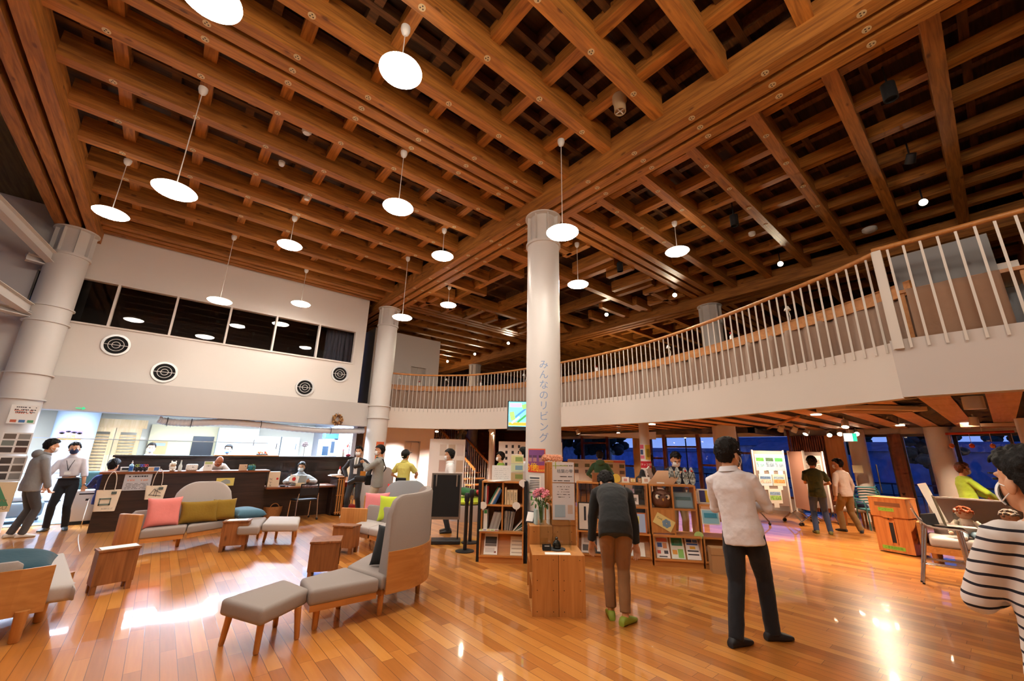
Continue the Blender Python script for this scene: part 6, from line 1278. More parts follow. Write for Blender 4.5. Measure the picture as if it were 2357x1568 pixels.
def on_stool(x, y, z): return V((q0[0], q0[1], z))+r.normalized()*x+V((-r.y, r.x, 0)).normalized()*y
aS = math.atan2(r.y, r.x)
for nm, lab, cat, x, y, sz, col, rot in (('folder', 'olive upright folder standing on the front counter stool', 'folder', .36, .2, (.02, .3, .38), '6a6450', (0, -.15, aS)), ('black_case', 'black case with yellow sticker on the front counter stool', 'case', .22, .1, (.16, .06, .14), '24262a', (0, -.15, aS)), ('paper_sheaf', 'tall white paper strip sticking up behind the counter stools', 'paper', .36, .45, (.10, .01, .55), 'e9e6de', (0, -.25, aS)), ('paper_sheet', 'white sheet lying on the front counter stool seat', 'paper', .5, .14, (.3, .2, .004), 'e2e0dc', (0, 0, aS)), ('paper_sheet', 'small white card leaning on the counter stool back', 'paper', .11, .12, (.01, .1, .2), 'eceae6', (0, -.35, aS))):
    o = MB().b2((-sz[0]/2, -sz[1]/2, 0), (sz[0]/2, sz[1]/2, sz[2])).build(nm, solid(col)); o.location = on_stool(x, y, .775); o.rotation_euler = rot; tag(o, lab, cat)
o = thing('water_bottle', 'clear plastic water bottle on the front counter stool', 'bottle', on_stool(.48, .1, .775)); MB().lathe([(.01, 0), (.033, 0), (.033, .16), (.012, .2), (.012, .22)], n=18).build('bottle', GLASS, o, 40); MB().lathe([(.014, .215), (.014, .235), (.002, .236)], n=12).build('cap', PAPER, o)
o = MB().b2((-.2, -.13, 0), (.2, .13, .02)).b2((-.17, -.1, .02), (.21, .14, .035)).build('paper_pile', PAPER); q = az(2305, 1335, 0); o.location = (q.x, q.y, .001); o.rotation_euler.z = .3; tag(o, 'white paper sheets lying on the floor left of the striped shirt', 'paper')
# dolls
def doll(label, loc, rz, hair, shirt, trousers, skin='e2b898'):
    t = thing('rag_doll', label, 'doll', loc, rz); MB().ell((0, 0, .52), (.14, .125, .13)).build('head', solid(skin), t, 60); mb = MB(); rnd = random.Random(3)
    for k in range(90):
        d = V((rnd.gauss(0, 1), rnd.gauss(0, 1)+.35, abs(rnd.gauss(0, 1))*.9)).normalized(); mb.ell((d.x*.145, d.y*.13+.01, .53+d.z*.13), .03, None, 6, 4)
    mb.build('hair', cloth(hair), t, 60); MB().ell((0, 0, .24), (.17, .12, .2)).build('shirt', cloth(shirt), t, 60); MB().ell((0, -.13, .50), (.02, .02, .018)).build('nose', solid('d9a080'), t, 60)
    for s in (-1, 1): MB().tube([(s*.14, -.02, .34), (s*.27, -.1, .2), (s*.3, -.22, .12)], [.06, .055, .05], 12).build('sleeve', cloth(shirt), t, 60); MB().ell((s*.305, -.26, .1), .045).build('hand', solid(skin), t, 60); MB().tube([(s*.08, -.05, .08), (s*.12, -.3, .08), (s*.15, -.5, .05)], [.08, .07, .06], 12).build('trouser_leg', cloth(trousers), t, 60); MB().ell((s*.15, -.55, .06), (.055, .08, .06)).build('shoe', PAPER, t, 60)
    t.scale = (.74, .74, .74); return t
dl = doll('red-haired rag doll with cream shirt lying back on the right sofa', (10.62, .62, .40), rad(-80), 'b85a26', 'e0d4c4', '86a4b8'); put_text(MB(), 'hello', .07, (0, -.125, .27), (1, 0, 0), (0, -.2, 1)).build('lettering', solid('c77a80'), dl)
doll('grey-haired rag doll in yellow beside the striped shirt', (10.72, .12, .40), rad(-95), '8a8078', 'c2a03a', '7a6a50')
# mobile hanging at the right window
t = thing('hanging_mobile', 'red and orange hanging mobile at the upper right window above the striped man hair', 'mobile', ad(2265, 1012, 13.2), rad(-75)); MB().tube([(-.55, 0, .12), (.45, 0, .16)], .025, 8).build('bar', solid('b8402a'), t); MB().tube([(0, 0, .15), (0, 0, .5)], .006, 5).build('string', PAPER, t)
for x, c in ((-.5, 'd9844a'), (-.2, 'c2452f'), (.1, 'd98a5a'), (.4, 'c2452f')): MB().tube([(x, 0, .12), (x, 0, -.1)], .004, 5).build('string', PAPER, t); MB().ell((x, 0, -.13), (.045, .03, .05)).build('figure', solid(c), t, 60)
# air conditioner and trunking under the balcony
o = thing('ceiling_air_conditioner', 'long pale ceiling air conditioner under the right end of the curved fascia', 'air conditioner', (8.6, 1.25, 2.40), rad(-38)); MB().b2((-.65, -.3, -.02), (.65, .3, .05), .01).build('panel', solid('f0e0c8', .5), o); MB().b2((-.5, -.2, -.03), (.5, .2, -.02)).build('grille', solid('a07a54'), o)
o = thing('ceiling_air_conditioner', 'far pale ceiling air conditioner before the right windows', 'air conditioner', (14.0, -.2, 2.40), rad(90)); MB().b2((-.7, -.3, -.02), (.7, .3, .05)).build('panel', solid('e6c9a4', .5), o); MB().b2((-.55, -.2, -.03), (.55, .2, -.02)).build('grille', solid('a07a54'), o)
o = MB().box((0, 0, 0), (4.5, .035, .03)).build('ceiling_track', solid('c98f5a')); o.location = (11.5, 3.4, 2.43); o.rotation_euler.z = rad(25); tag(o, 'long lighting track under the slatted ceiling on the right', 'track')
# ---- upper floor things
def upper(nm, lab, cat, px, py, x=None, y=None, D=None): return thing(nm, lab, cat, ad(px, py, D) if D else (ax(px, py, x) if x else ay(px, py, y)))
t = thing('desk_partition', 'brown cloth covered desk end with clear screen on the right balcony', 'desk', (6.5, .35, 2.93)); MB().b2((0, -.9, .66), (.6, .1, .7)).build('tabletop', W_OAK, t); MB().b2((.02, -.7, .7), (.03, .1, 1.15)).build('clear_screen', HAZY, t); MB().b2((.1, -.85, .72), (.3, -.6, .80)).b2((.1, -.15, .7), (.25, -.02, .78)).build('white_box', PAPER, t); 
for y in (-.88, .05): MB().b2((.02, y, 0), (.07, y+.05, .66)).build('leg', W_OAK, t)
curtain('curtain', [(6.47, -.35, 0), (6.47, .42, 0)], 2.95, 3.62, .03, .3, cloth('a07e66', .3), 'light brown cloth hung on the desk behind the straight balcony railing', 9)
t = thing('folding_screen', 'big grey panelled folding screen at the far right of the upper floor', 'screen', (8.2, -1.0, 2.93), rad(20)); 
for i in range(4): MB().b2((-.2+.55*i, 0, 0), (.33+.55*i, .04, 1.05)).build('panel', solid('6f6862'), t)
t = thing('office_printer', 'grey machine with a pale tray behind the brown cloth on the right balcony', 'machine', (7.1, -.2, 2.93)); MB().b2((-.2, -.4, 0), (.2, .1, .6)).build('body', solid('8f98a0', .4), t); MB().tube([(0, -.5, 0), (0, -.35, .7)], .06).build('arm', solid('aab2b8', .4), t)
k = 0
for i in (14, 22, 33, 46, 60, 78, 96, 112, 128):
    if i >= len(crv)-4: continue
    p = offset(crv, .62)[i]; k += 1
    if k % 2: t = thing('desk_lamp', 'small white desk lamp, number %s along the curved balcony counter from the left' % ('one two three four five six seven eight nine'.split()[k-1]), 'desk lamp', (p.x, p.y, 3.73)); t['label'] = ['white desk lamp at the left end of the curved counter', '', 'white desk lamp on the curved counter left of the middle pillar', '', 'white desk lamp on the counter just right of the middle pillar', '', 'white desk lamp on the counter below the far pillar', '', 'white desk lamp at the right bend of the counter'][k-1]; MB().lathe([(.01, 0), (.06, 0), (.06, .015), (.01, .02)], n=16).build('base', PAPER, t, 40); MB().tube([(0, 0, .02), (.05, 0, .16), (-.04, 0, .27)], .008, 6).build('arm', PAPER, t, 60); MB().lathe([(.02, .3), (.05, .23), (.045, .23), (.015, .29)], (-.05, 0, 0), n=16).build('lamp_shade', PAPER, t, 40)
    else: t = thing('spray_bottle', ['', 'white pump bottle with red top at the left of the curved counter', '', 'white pump bottle with red top on the counter near the pillar', '', 'white pump bottle with red top on the counter right of the pillar', '', 'white pump bottle with red top near the bend of the counter'][k-1], 'bottle', (p.x, p.y, 3.73)); MB().lathe([(.01, 0), (.035, 0), (.035, .12), (.012, .15), (.012, .17)], n=16).build('bottle', PAPER, t, 40); MB().b2((-.04, -.012, .16), (.012, .012, .19)).build('pump', RED, t)
o = thing('blue_window_strip', 'bright blue dusk window strip on the far side of the upper floor left of the pillar', 'window', (0, 0, 0)); a_, b_2 = ay(1020, 885, 25.9), ay(1115, 890, 25.9); o.location = ((a_.x+b_2.x)/2, 26.2, a_.z-.35); MB().b2((-(b_2.x-a_.x)/2, -.02, -.12), ((b_2.x-a_.x)/2, .02, .12)).build('pane', emat('dusk_glow', '6a9cf0', 1.2), o); o['kind'] = 'structure'
# ---- outside the windows
EX = lambda c: mat('outside_'+c, c, .9, noise=.3, nscale=1.5)
struct(MB().add([(15.8, -60, -.3), (120, -60, -.3), (120, 90, -.3), (15.8, 90, -.3)], [(0, 1, 2, 3)]).build('ground_outside', EX('5d6f62')))
rnd = random.Random(12)
def house(lab, x, y, w, d, h, c, rf, lit=0):
    t = thing('house', lab, 'building', (x, y, -.3)); MB().b2((-d/2, -w/2, 0), (d/2, w/2, h)).build('wall', EX(c), t); MB().loft([[V((-d/2-.3, -w/2-.3, h)), V((0, -w/2-.3, h+rf)), V((d/2+.3, -w/2-.3, h))], [V((-d/2-.3, w/2+.3, h)), V((0, w/2+.3, h+rf)), V((d/2+.3, w/2+.3, h))]]).build('roof', EX('55627a'), t)
    for i in range(lit): MB().b2((-d/2-.05, -w*.3+i*.62, 1.6), (-d/2, -w*.3+i*.62+.42, 2.5)).build('window', emat('lit_window', 'dff4ff', 2.2), t)
house('long low building with lit windows beyond the right window', 52, 2.0, 30, 8, 2.6, '6a7fa8', .9, 6); house('dark blue hall seen through the middle windows', 70, 36, 24, 9, 2.5, '7f97cc', .6); house('pale house beyond the glass entrance', 62, 19.5, 8, 6, 3.3, '8a97b4', 1.2); house('grey building beyond the left windows', 72, 66, 30, 9, 3.0, '7a869c', .8)
def tree(lab, x, y, h, r):
    t = thing('garden_tree', lab, 'tree', (x, y, -.3), group='trees outside'); MB().tube([(0, 0, 0), (0.1, 0, h*.6)], [.14, .08], 8).build('trunk', EX('2a2420'), t); mb = MB()
    for k in range(60): a = rnd.uniform(0, 6.28); q = r*math.sqrt(rnd.random()); z = h*.45+rnd.random()*h*.55; q *= 1-.6*abs((z-h*.7)/h); mb.ell((q*cos(a), q*sin(a), z), (r*.22, r*.22, r*.16), None, 7, 5)
    mb.build('crown', mat('dusk_leaves', '2a3d30', .9, noise=.5, nscale=6), t, 60)
for x, y, h, r, lab in ((23, 17.5, 4.6, 1.9, 'dark tree outside the second left window'), (24, 20.6, 4.2, 1.8, 'dark tree outside the first left window'), (33, 6.6, 4.4, 1.6, 'tree outside to the left of the white entrance pillar'), (36, 3.0, 3.6, 1.6, 'tree outside behind the white entrance pillar'), (66, 6, 5, 2.6, 'far round tree over the low building'), (66, -1, 5.2, 2.6, 'far round tree at the right window'), (66, 12.5, 4.8, 2.4, 'far round tree behind the pale house')): tree(lab, x, y, h, r)
o = MB(); 
for k in range(26): o.b2((22, -9+k*.8, -.3), (22.05, -8.96+k*.8, .75))
o.b2((22, -9, .7), (22.06, 12, .76)).b2((22, -9, .3), (22.05, 12, .34)); o = o.build('garden_fence', EX('4a5a78')); tag(o, 'low dark railing fence outside the right windows', 'fence')
for i, (x, y) in enumerate(((26, 13.2), (24, 9.6), (30, 22))):
    t = thing('street_lamp', ['street lamp glowing outside the middle window', 'low street lamp outside near the pillar', 'street lamp outside the left windows'][i], 'street lamp', (x, y, -.3)); MB().tube([(0, 0, 0), (0, 0, 3.0 if i != 1 else 1.7)], .04, 8).build('pole', EX('2a3038'), t); MB().ell((0, 0, 3.1 if i != 1 else 1.8), .1).build('globe', emat('street_glow', 'fff6dd', 8), t, 60)
# walls behind the camera, closing the hall
struct(MB().b2((-4.2, -3.9, 0), (6.2, -3.7, 7.1)).build('wall_near', mat('near_wall', 'cbbfb2', .8)))
struct(MB().b2((-4.4, -3.9, 0), (-4.2, 3.0, 7.1)).build('wall_near_left', mat('near_wall', 'cbbfb2', .8)))
struct(MB().b2((6.2, -3.7, 0), (15.6, -3.5, 2.7)).build('wall_near_right', W_OAK))
struct(MB().b2((6.2, -3.7, 2.7), (19.6, -3.5, 7.1)).build('wall_near_upper', mat('upper_far_wall', '57493c', .8)))
# ================================================================== PEOPLE
FOLD = bpy.data.textures.new('cloth_folds', 'CLOUDS'); FOLD.noise_scale = .11; FOLD.noise_depth = 2
STRAND = bpy.data.textures.new('hair_strands', 'CLOUDS'); STRAND.noise_scale = .018
HAIR = mat('black_hair', '14110f', .6, bump=.35, bscale=160, spec=.2)
def skinmat(c='d6a07c'): return mat('skin_'+c, c, .5, noise=.08, nscale=14, spec=.35)
def soft(o, vox, fold=0.0, tex=None, it=3):
    m = o.modifiers.new('merge', 'REMESH'); m.mode = 'VOXEL'; m.voxel_size = vox; m.use_smooth_shade = True
    m = o.modifiers.new('smooth', 'SMOOTH'); m.factor = .5; m.iterations = it
    if fold: m = o.modifiers.new('folds', 'DISPLACE'); m.texture = tex or FOLD; m.strength = fold; m.mid_level = .5
    return o
def ik(S, W, a, b, hint):
    d = W-S; L = max(min(d.length, (a+b)*.999), abs(a-b)+.01); u = d.normalized(); W = S+u*L
    x = (a*a-b*b+L*L)/(2*L); h = math.sqrt(max(0, a*a-x*x)); k = V(hint); k = (k-u*k.dot(u)); k = k.normalized() if k.length > 1e-6 else u.orthogonal()
    return S+u*x+k*h, W
def hand(mb, W, d, n, side, curl=.35, s=1.0):
    """d: pointing direction, n: palm normal (the way the palm faces), side: +1 when the thumb lies along d x n"""
    d = d.normalized(); n = (n-d*n.dot(d)).normalized(); t = d.cross(n)*side
    R = M((t, n, d)).transposed(); mb.ell(W+d*.045*s, (.040*s, .015*s, .052*s), R, 14, 8); mb.ell(W+d*.01*s, (.026*s, .018*s, .035*s), R, 12, 8)
    for k, (off, L) in enumerate(((.031, .072), (.0105, .08), (-.0105, .075), (-.031, .058))):
        p = W+d*.085*s+t*off*s; v = (d+t*off*1.5).normalized(); P = [p-v*.02*s, p]; c = curl*(1+.12*k)
        for seg in (.45, .32, .23):
            v = (M.Rotation(c*.9, 3, n.cross(v).normalized()*-1) @ v); p = p+v*L*seg*s; P.append(p)
        mb.tube(P, [.0095*s, .0095*s, .009*s, .0082*s, .007*s], 8); mb.ell(p, .007*s, None, 8, 6)
    p = W+d*.025*s+t*.03*s; v = (d*.75+t*.65+n*.25).normalized(); q = p+v*.042*s; v2 = (d*.9+t*.2+n*.3).normalized()
    mb.tube([W+d*.012*s+t*.015*s, p, q, q+v2*.032*s], [.014*s, .013*s, .0105*s, .008*s], 8); mb.ell(q+v2*.032*s, .008*s, None, 8, 6)
def person(label, xy, face, H=1.70, z0=0, lean=0, bend=0, side=0, twist=0, head=(0, 0, 0), hl=None, hr=None, el=(-1, -.7, -.2), er=(1, -.7, -.2), fl=(-.1, 0, 8), fr=(.1, 0, -8), pz=None, knee=(0, 1, 0),
           top='dddddd', sleeve='long', hem=.08, loose=1.0, legs='22252c', shoe='1a1a1c', hair=True, hairc=None, skin='d6a07c', mask='eef0f2', vox=.008, collar=None, jacket=None, curl=.4, hood=None, hairlen=0, palm=(0, 1, 0), dl=None, dr=None, lower=True, topmat=None, ankle=None, thin=1.0, glasses=False, tfold=.016, shrug=0, hs=1.07):
    s = H/1.70; T = thing('person', label, 'person', (xy[0], xy[1], z0), rad(face)-pi/2)
    P = V((0, 0, (.90*s if pz is None else pz))); X = V((1, 0, 0))
    if pz is None: P = V(((fl[0]+fr[0])/2*.6, (fl[1]+fr[1])/2, .90*s))
    if lean > 30: P.y -= .10*s
    ang = [lean*.55, lean*.8, lean+bend*.3, lean+bend*.7, lean+bend]; seg = [.13, .12, .12, .12, .05]; pts = [P.copy()]; dirs = []
    for a, g in zip(ang, seg):
        d = V((sin(rad(side)), sin(rad(a))*cos(rad(side)), cos(rad(a))*cos(rad(side)))).normalized(); dirs.append(d); pts.append(pts[-1]+d*g*s)
    dirs.append(dirs[-1])
    def frame(i, tw):
        d = dirs[i]; r = V((cos(rad(tw)), sin(rad(tw)), 0)); r = (r-d*r.dot(d)).normalized(); return r, d.cross(r)
    fr_ = [frame(i, twist*min(1, i/4)) for i in range(6)]
    def ring(c, r, f, rx, ry, n=28):
        return [c+r*(rx*math.copysign(abs(cos(a))**.85, cos(a)))+f*(ry*math.copysign(abs(sin(a))**.85, sin(a))) for a in [2*pi*k/n for k in range(n)]]
    RX = [(.165, .118), (.148, .104), (.158, .110), (.172, .118), (.160, .092), (.070, .062)]
    neck = pts[5]; r4, f4 = fr_[4]; sh = pts[4]+dirs[4]*-.015*s
    sh = sh-dirs[4]*(.035-shrug)*s; S = {-1: sh-r4*.172*s*thin, 1: sh+r4*.172*s*thin}
    hd = {-1: hl, 1: hr}; hint = {-1: el, 1: er}; E = {}; Wp = {}
    for k in (-1, 1):
        w = V(hd[k]) if hd[k] is not None else S[k]+V((k*.07*s, .04*s, -.51*s)); E[k], Wp[k] = ik(S[k], w, .285*s, .25*s, hint[k])
    # head frame
    hy, hp, hr_ = (rad(v) for v in head); la = rad(lean+bend)*(.55 if lean+bend > 20 else .3)
    HR = M.Rotation(rad(twist)*.5+hy, 3, 'Z') @ M.Rotation(-la-hp, 3, 'X') @ M.Rotation(hr_, 3, 'Y')
    nd = (dirs[4]*.6+HR @ V((0, 0, 1))*.6).normalized(); k9 = .94*s*hs; Hc = neck+nd*.062*s+HR @ V((0, .020*s, .080*s))
    def hp_(x, y, z): return Hc+HR @ (V((x, y, z))*k9)
    B = MB()
    B.tube([neck-dirs[4]*.05*s, neck+nd*.03*s, hp_(0, -.012, -.07)], [.06*s, .053*s, .054*s], 16)
    for c, r in (((0, -.010, .035), (.076, .094, .088)), ((0, .020, -.025), (.064, .078, .085)), ((0, .036, -.075), (.046, .052, .045)), ((0, .099, -.022), (.013, .016, .022)), ((0, .085, .022), (.045, .02, .014)), ((.079, -.006, -.018), (.011, .022, .033)), ((-.079, -.006, -.018), (.011, .022, .033)), ((0, .088, -.058), (.024, .012, .007))): B.ell(hp_(*c), tuple(v*k9 for v in r), HR, 20, 12)
    B.loft([ring(pts[i], *fr_[i], RX[i][0]*s*(.84 if i > 1 else .7), RX[i][1]*s*(.84 if i > 1 else .7)) for i in range(6)])
    for k in (-1, 1):
        B.tube([S[k]-r4*k*.05*s, S[k], E[k], Wp[k]], [.05*s, .046*s, .038*s, .026*s], 14); B.ell(E[k], .038*s)
        d = (Wp[k]-E[k]).normalized(); dd = (dl if k < 0 else dr); d = (d+V(dd)).normalized() if dd else d
        n = V(palm) if not isinstance(palm, dict) else V(palm[k]); n = n if abs(n.normalized().dot(d)) < .95 else n.orthogonal(); n = V((-k*n.x if n.x else 0, n.y, n.z)) if not isinstance(palm, dict) else n
        n = (n-d*n.dot(d)).normalized(); th = V((0, 1, .2)); sg = 1 if d.cross(n).dot(th) > 0 else -1; hand(B, Wp[k], d, n, sg, curl, s)
    An, Kn, Hp = {}, {}, {}
    for k, ft in ((-1, fl), (1, fr)):
        Hp[k] = P+V((k*.085*s, 0, -.04*s)); An[k] = V((ft[0], ft[1], (ft[3] if len(ft) > 3 else 0)+.085*s)); Kn[k], An[k] = ik(Hp[k], An[k], .41*s, .40*s, knee)
        if lower: B.tube([Hp[k], Kn[k], An[k], An[k]-V((0, 0, .05))], [.065*s, .048*s, .034*s, .034*s], 12)
    B.ell(P-V((0, 0, .03*s)), (.11*s, .075*s, .08*s))
    soft(B.build('body', skinmat(skin), T), vox, 0, it=2)
    # eyes and brows
    ey = MB(); 
    for k in (-1, 1): ey.ell(hp_(k*.031, .094, .004), (.0135*k9, .006*k9, .0055*k9), HR, 10, 6); ey.box(hp_(k*.032, .098, .026), (.036*k9, .008*k9, .006*k9), mtx=HR)
    ey.build('eyes', INK, T, 60)
    if hair:
        hm = MB(); n = 36; kk = 9; outer = []; inner = []
        for i in range(kk+1):
            ro, ri = [], []
            for j in range(n):
                ph = 2*pi*j/n; fy = sin(ph); lim = rad(60+(0 if fy > .45 else (46 if fy > -.2 else 92+hairlen))); 
                if .1 < fy <= .45: lim = rad(84)
                th = lim*i/kk; q = 1.0+.05*sin(5*ph+i)*.6; top_ = 1.16+.05*cos(th); D = V((sin(th)*cos(ph)*.083, sin(th)*sin(ph)*.102, cos(th)*.097*(1.3 if fy < -.2 and th > 1.75 else 1)))
                ro.append(hp_(*(D*top_*q*(1-.12*(i == kk))+V((0, -.010, .030))))); ri.append(hp_(*(D*.88+V((0, -.010, .030)))))
            outer.append(ro); inner.append(ri)
        hm.loft(outer+inner[::-1], cap=True)
        rnd = random.Random(len(label)*7+int(xy[0]*100)); 
        for k in range(40):
            ph = rnd.uniform(0, 2*pi); th = rnd.uniform(.1, 1.15) if sin(ph) > .2 else rnd.uniform(.1, 1.9); D = V((sin(th)*cos(ph)*.083, sin(th)*sin(ph)*.102, cos(th)*.097))
            if sin(ph) > .3 and th > .95: th = .9
            a = hp_(*(D*1.08+V((0, -.01, .03)))); D2 = V((sin(th+.35)*cos(ph+.25)*.083, sin(th+.35)*sin(ph+.25)*.102, cos(th+.35)*.097)); b = hp_(*(D2*1.2+V((0, -.01, .03)))); hm.tube([a, (a+b)/2+(a-Hc)*.05, b], [.014*s, .012*s, .003*s], 6)
        h = soft(hm.build('hair', HAIR if not hairc else mat('hair_'+hairc, hairc, .5, bump=.6, bscale=160), T), max(.006, vox*.8), .012, STRAND, 2)
    if mask:
        mk = MB(); g = 10
        for rr in (1.0, .95):
            for i in range(g+1):
                for j in range(g+1):
                    a = rad(-68+136*i/g); e = rad(-52+96*j/g)*(1-.28*abs(i/g*2-1)**2); c = V((.068*sin(a)*cos(e)*rr*1.03, .032+.082*cos(a)*cos(e)*rr*1.02, -.050+.070*sin(e)*rr)); mk.v.append(tuple(hp_(*c)))
        q = (g+1)**2
        for o_ in (0, q):
            for i in range(g):
                for j in range(g): f = [o_+i*(g+1)+j, o_+(i+1)*(g+1)+j, o_+(i+1)*(g+1)+j+1, o_+i*(g+1)+j+1]; mk.f.append(f); mk.mi.append(0)
        m_o = mk.build('mask', cloth(mask, .2), T, 80)
        lo = MB()
        for k in (-1, 1):
            for z in (-.012, -.078): lo.tube([hp_(k*.062, .055, z), hp_(k*.078, .02, z*.6-.01), hp_(k*.083, -.014, -.018+z*.15)], .0022, 5)
        lo.build('ear_loops', cloth(mask, .2), T)
    if glasses: 
        gl = MB(); [gl.tube([hp_(k*.034+.024*cos(a), .108, .004+.019*sin(a)) for a in [2*pi*i/14 for i in range(15)]], .002, 5, cap=False) for k in (-1, 1)]; [gl.tube([hp_(k*.058, .105, .008), hp_(k*.083, 0, .004)], .002, 5) for k in (-1, 1)]; gl.build('glasses', BLACK, T)
    cv = max(.010, vox*1.2)
    # trousers
    if lower:
        tr = MB(); tr.loft([ring(pts[1]-dirs[0]*.03*s, *fr_[0], .152*s, .108*s), ring(P+dirs[0]*.03*s, *fr_[0], .166*s, .118*s), ring(P-V((0, 0, .05*s)), *fr_[0], .165*s, .115*s), ring(P-V((0, 0, .10*s)), *fr_[0], .12*s, .08*s)])
        for k in (-1, 1):
            a = An[k] if ankle is None else An[k]+V((0, 0, ankle)); tr.tube([Hp[k]+V((0, 0, .02)), Hp[k].lerp(Kn[k], .35), Kn[k], Kn[k].lerp(a, .45), a-V((0, 0, .035*s))], [.092*s, .086*s*loose, .066*s*loose, .062*s*loose, .056*s*loose], 16); tr.ell(Kn[k], .064*s*loose)
        soft(tr.build('trousers', cloth(legs, .35) if isinstance(legs, str) else legs, T), cv, .012)
        for k, ft in ((-1, fl), (1, fr)):
            sm_ = MB(); A = V((An[k].x, An[k].y, ft[3] if len(ft) > 3 else 0)); Q = M.Rotation(rad(ft[2]), 3, 'Z'); L = [(-.075, .030, .05, .055), (-.05, .036, .075, .07), (0, .037, .085, .075), (.07, .046, .06, .06), (.13, .046, .045, .05), (.175, .03, .03, .036)]
            rings = []
            for (y, wx, hz, zc) in L: rings.append([A+Q @ V((wx*s*math.copysign(abs(cos(a))**.7, cos(a)), y*s, max(0.0, hz*s*.5+hz*s*.5*math.copysign(abs(sin(a))**.6, sin(a))))) for a in [2*pi*i/16 for i in range(16)]])
            sm_.loft(rings); sm_.build('shoe', mat('shoe_'+shoe, shoe, .55), T, 60)
    # shirt / jacket
    def garment(nm, colr, grow, sl, hm_, front_open=False, m=None):
        g = MB(); f0 = fr_[0]; base = pts[0]-(dirs[0]*.4+V((0, 0, .6))).normalized()*hm_*s; rings = [ring(base, *f0, .172*s*grow, .126*s*grow)] if hm_ > -.05 else []
        i0 = 0 if hm_ > -.05 else 1; sec = RX if hm_ <= -.05 else [(.172, .124), (.156, .112)]+RX[2:]
        rings += [ring(pts[i], *fr_[i], sec[i][0]*s*grow*(thin if i > 2 else 1), sec[i][1]*s*grow) for i in range(i0, 6)]; g.loft(rings)
        for k in (-1, 1):
            g.ell(S[k]-r4*k*.02*s, .058*s*grow); g.tube([neck-dirs[4]*.045*s+r4*k*.03*s, S[k]-r4*k*.02*s], [.05*s*grow, .056*s*grow], 12); e = E[k]; w = Wp[k]
            if sl == 'long': P_ = [S[k]-r4*k*.05*s, S[k], S[k].lerp(e, .5), e, e.lerp(w, .5), e.lerp(w, .97)]; R_ = [.055, .060, .060, .055, .050, .042]
            elif sl == 'roll': P_ = [S[k]-r4*k*.05*s, S[k], S[k].lerp(e, .5), e, e.lerp(w, .25)]; R_ = [.055, .060, .062, .058, .056]
            else: P_ = [S[k]-r4*k*.05*s, S[k], S[k].lerp(e, .5), S[k].lerp(e, .72)]; R_ = [.055, .062, .068, .072]
            g.tube(P_, [v*s*grow for v in R_], 16)
            if sl in ('long', 'roll'): g.ell(e, .055*s*grow)
        return soft(g.build(nm, m or cloth(colr, .35), T), cv, tfold)
    garment('shirt', top, 1.0 if not jacket else .97, sleeve if not jacket else 'long', hem if not jacket else -.1, m=topmat)
    if jacket: 
        garment('jacket', jacket[0], 1.09, sleeve, hem)
        # open front showing the shirt: a panel of shirt following the chest
        if len(jacket) > 1:
            pn = MB(); rows = []
            for i in range(1, 6):
                r_, f_ = fr_[i]; w_ = (.045 if i < 4 else .055)*s; y_ = RX[i][1]*s*1.12+.012; rows.append([pts[i]+f_*y_-r_*w_, pts[i]+f_*(y_+.008), pts[i]+f_*y_+r_*w_, pts[i]+f_*(y_-.02)])
            pn.loft(rows); pn.build('shirt_front', cloth(top), T, 60)
            if len(jacket) > 2:
                te = MB(); te.loft([[pts[i]+fr_[i][1]*(RX[i][1]*s*1.12+.025)+fr_[i][0]*u*.02*s for u in (-1, 1)]+[pts[i]+fr_[i][1]*(RX[i][1]*s*1.12+.018)+fr_[i][0]*u*.02*s for u in (1, -1)] for i in (2, 3, 4, 5)]); te.build('tie', cloth(jacket[2]), T)
    if collar: 
        c = MB(); r_, f_ = fr_[5]; rings = [ring(neck+nd*z*s, r_, f_, (.066+e)*s, (.062+e)*s) for z, e in ((-.03, .012), (.022, .0), (.027, .006), (-.02, .03))]; c.loft(rings, cap=False); c.build('collar', cloth(collar), T, 60)
    if hood: c = MB(); c.ell(pts[4]-fr_[4][1]*.10*s+dirs[4]*.02*s, (.12*s, .07*s, .08*s), M((fr_[4][0], fr_[4][1], dirs[4])).transposed()); c.tube([neck+r4*a*.085*s+f4*b*.08*s for a, b in ((-.6, .8), (-1, 0), (-.6, -.9), (.6, -.9), (1, 0), (.6, .8))], .028*s, 10); soft(c.build('hood', cloth(hood), T), .010, .01)
    T['_'] = 0; del T['_']
    return T, dict(neck=neck, chest=pts[3], f=fr_[3][1], r=fr_[3][0], W=Wp, E=E, P=P, f1=fr_[1][1], pts=pts, Hc=Hc, HR=HR, S=S, s=s, dirs=dirs)
def xy_(px, D): v = ad(px, 1060, D); return (v.x, v.y)
def seatz(px, py, D): return ad(px, py, D).z
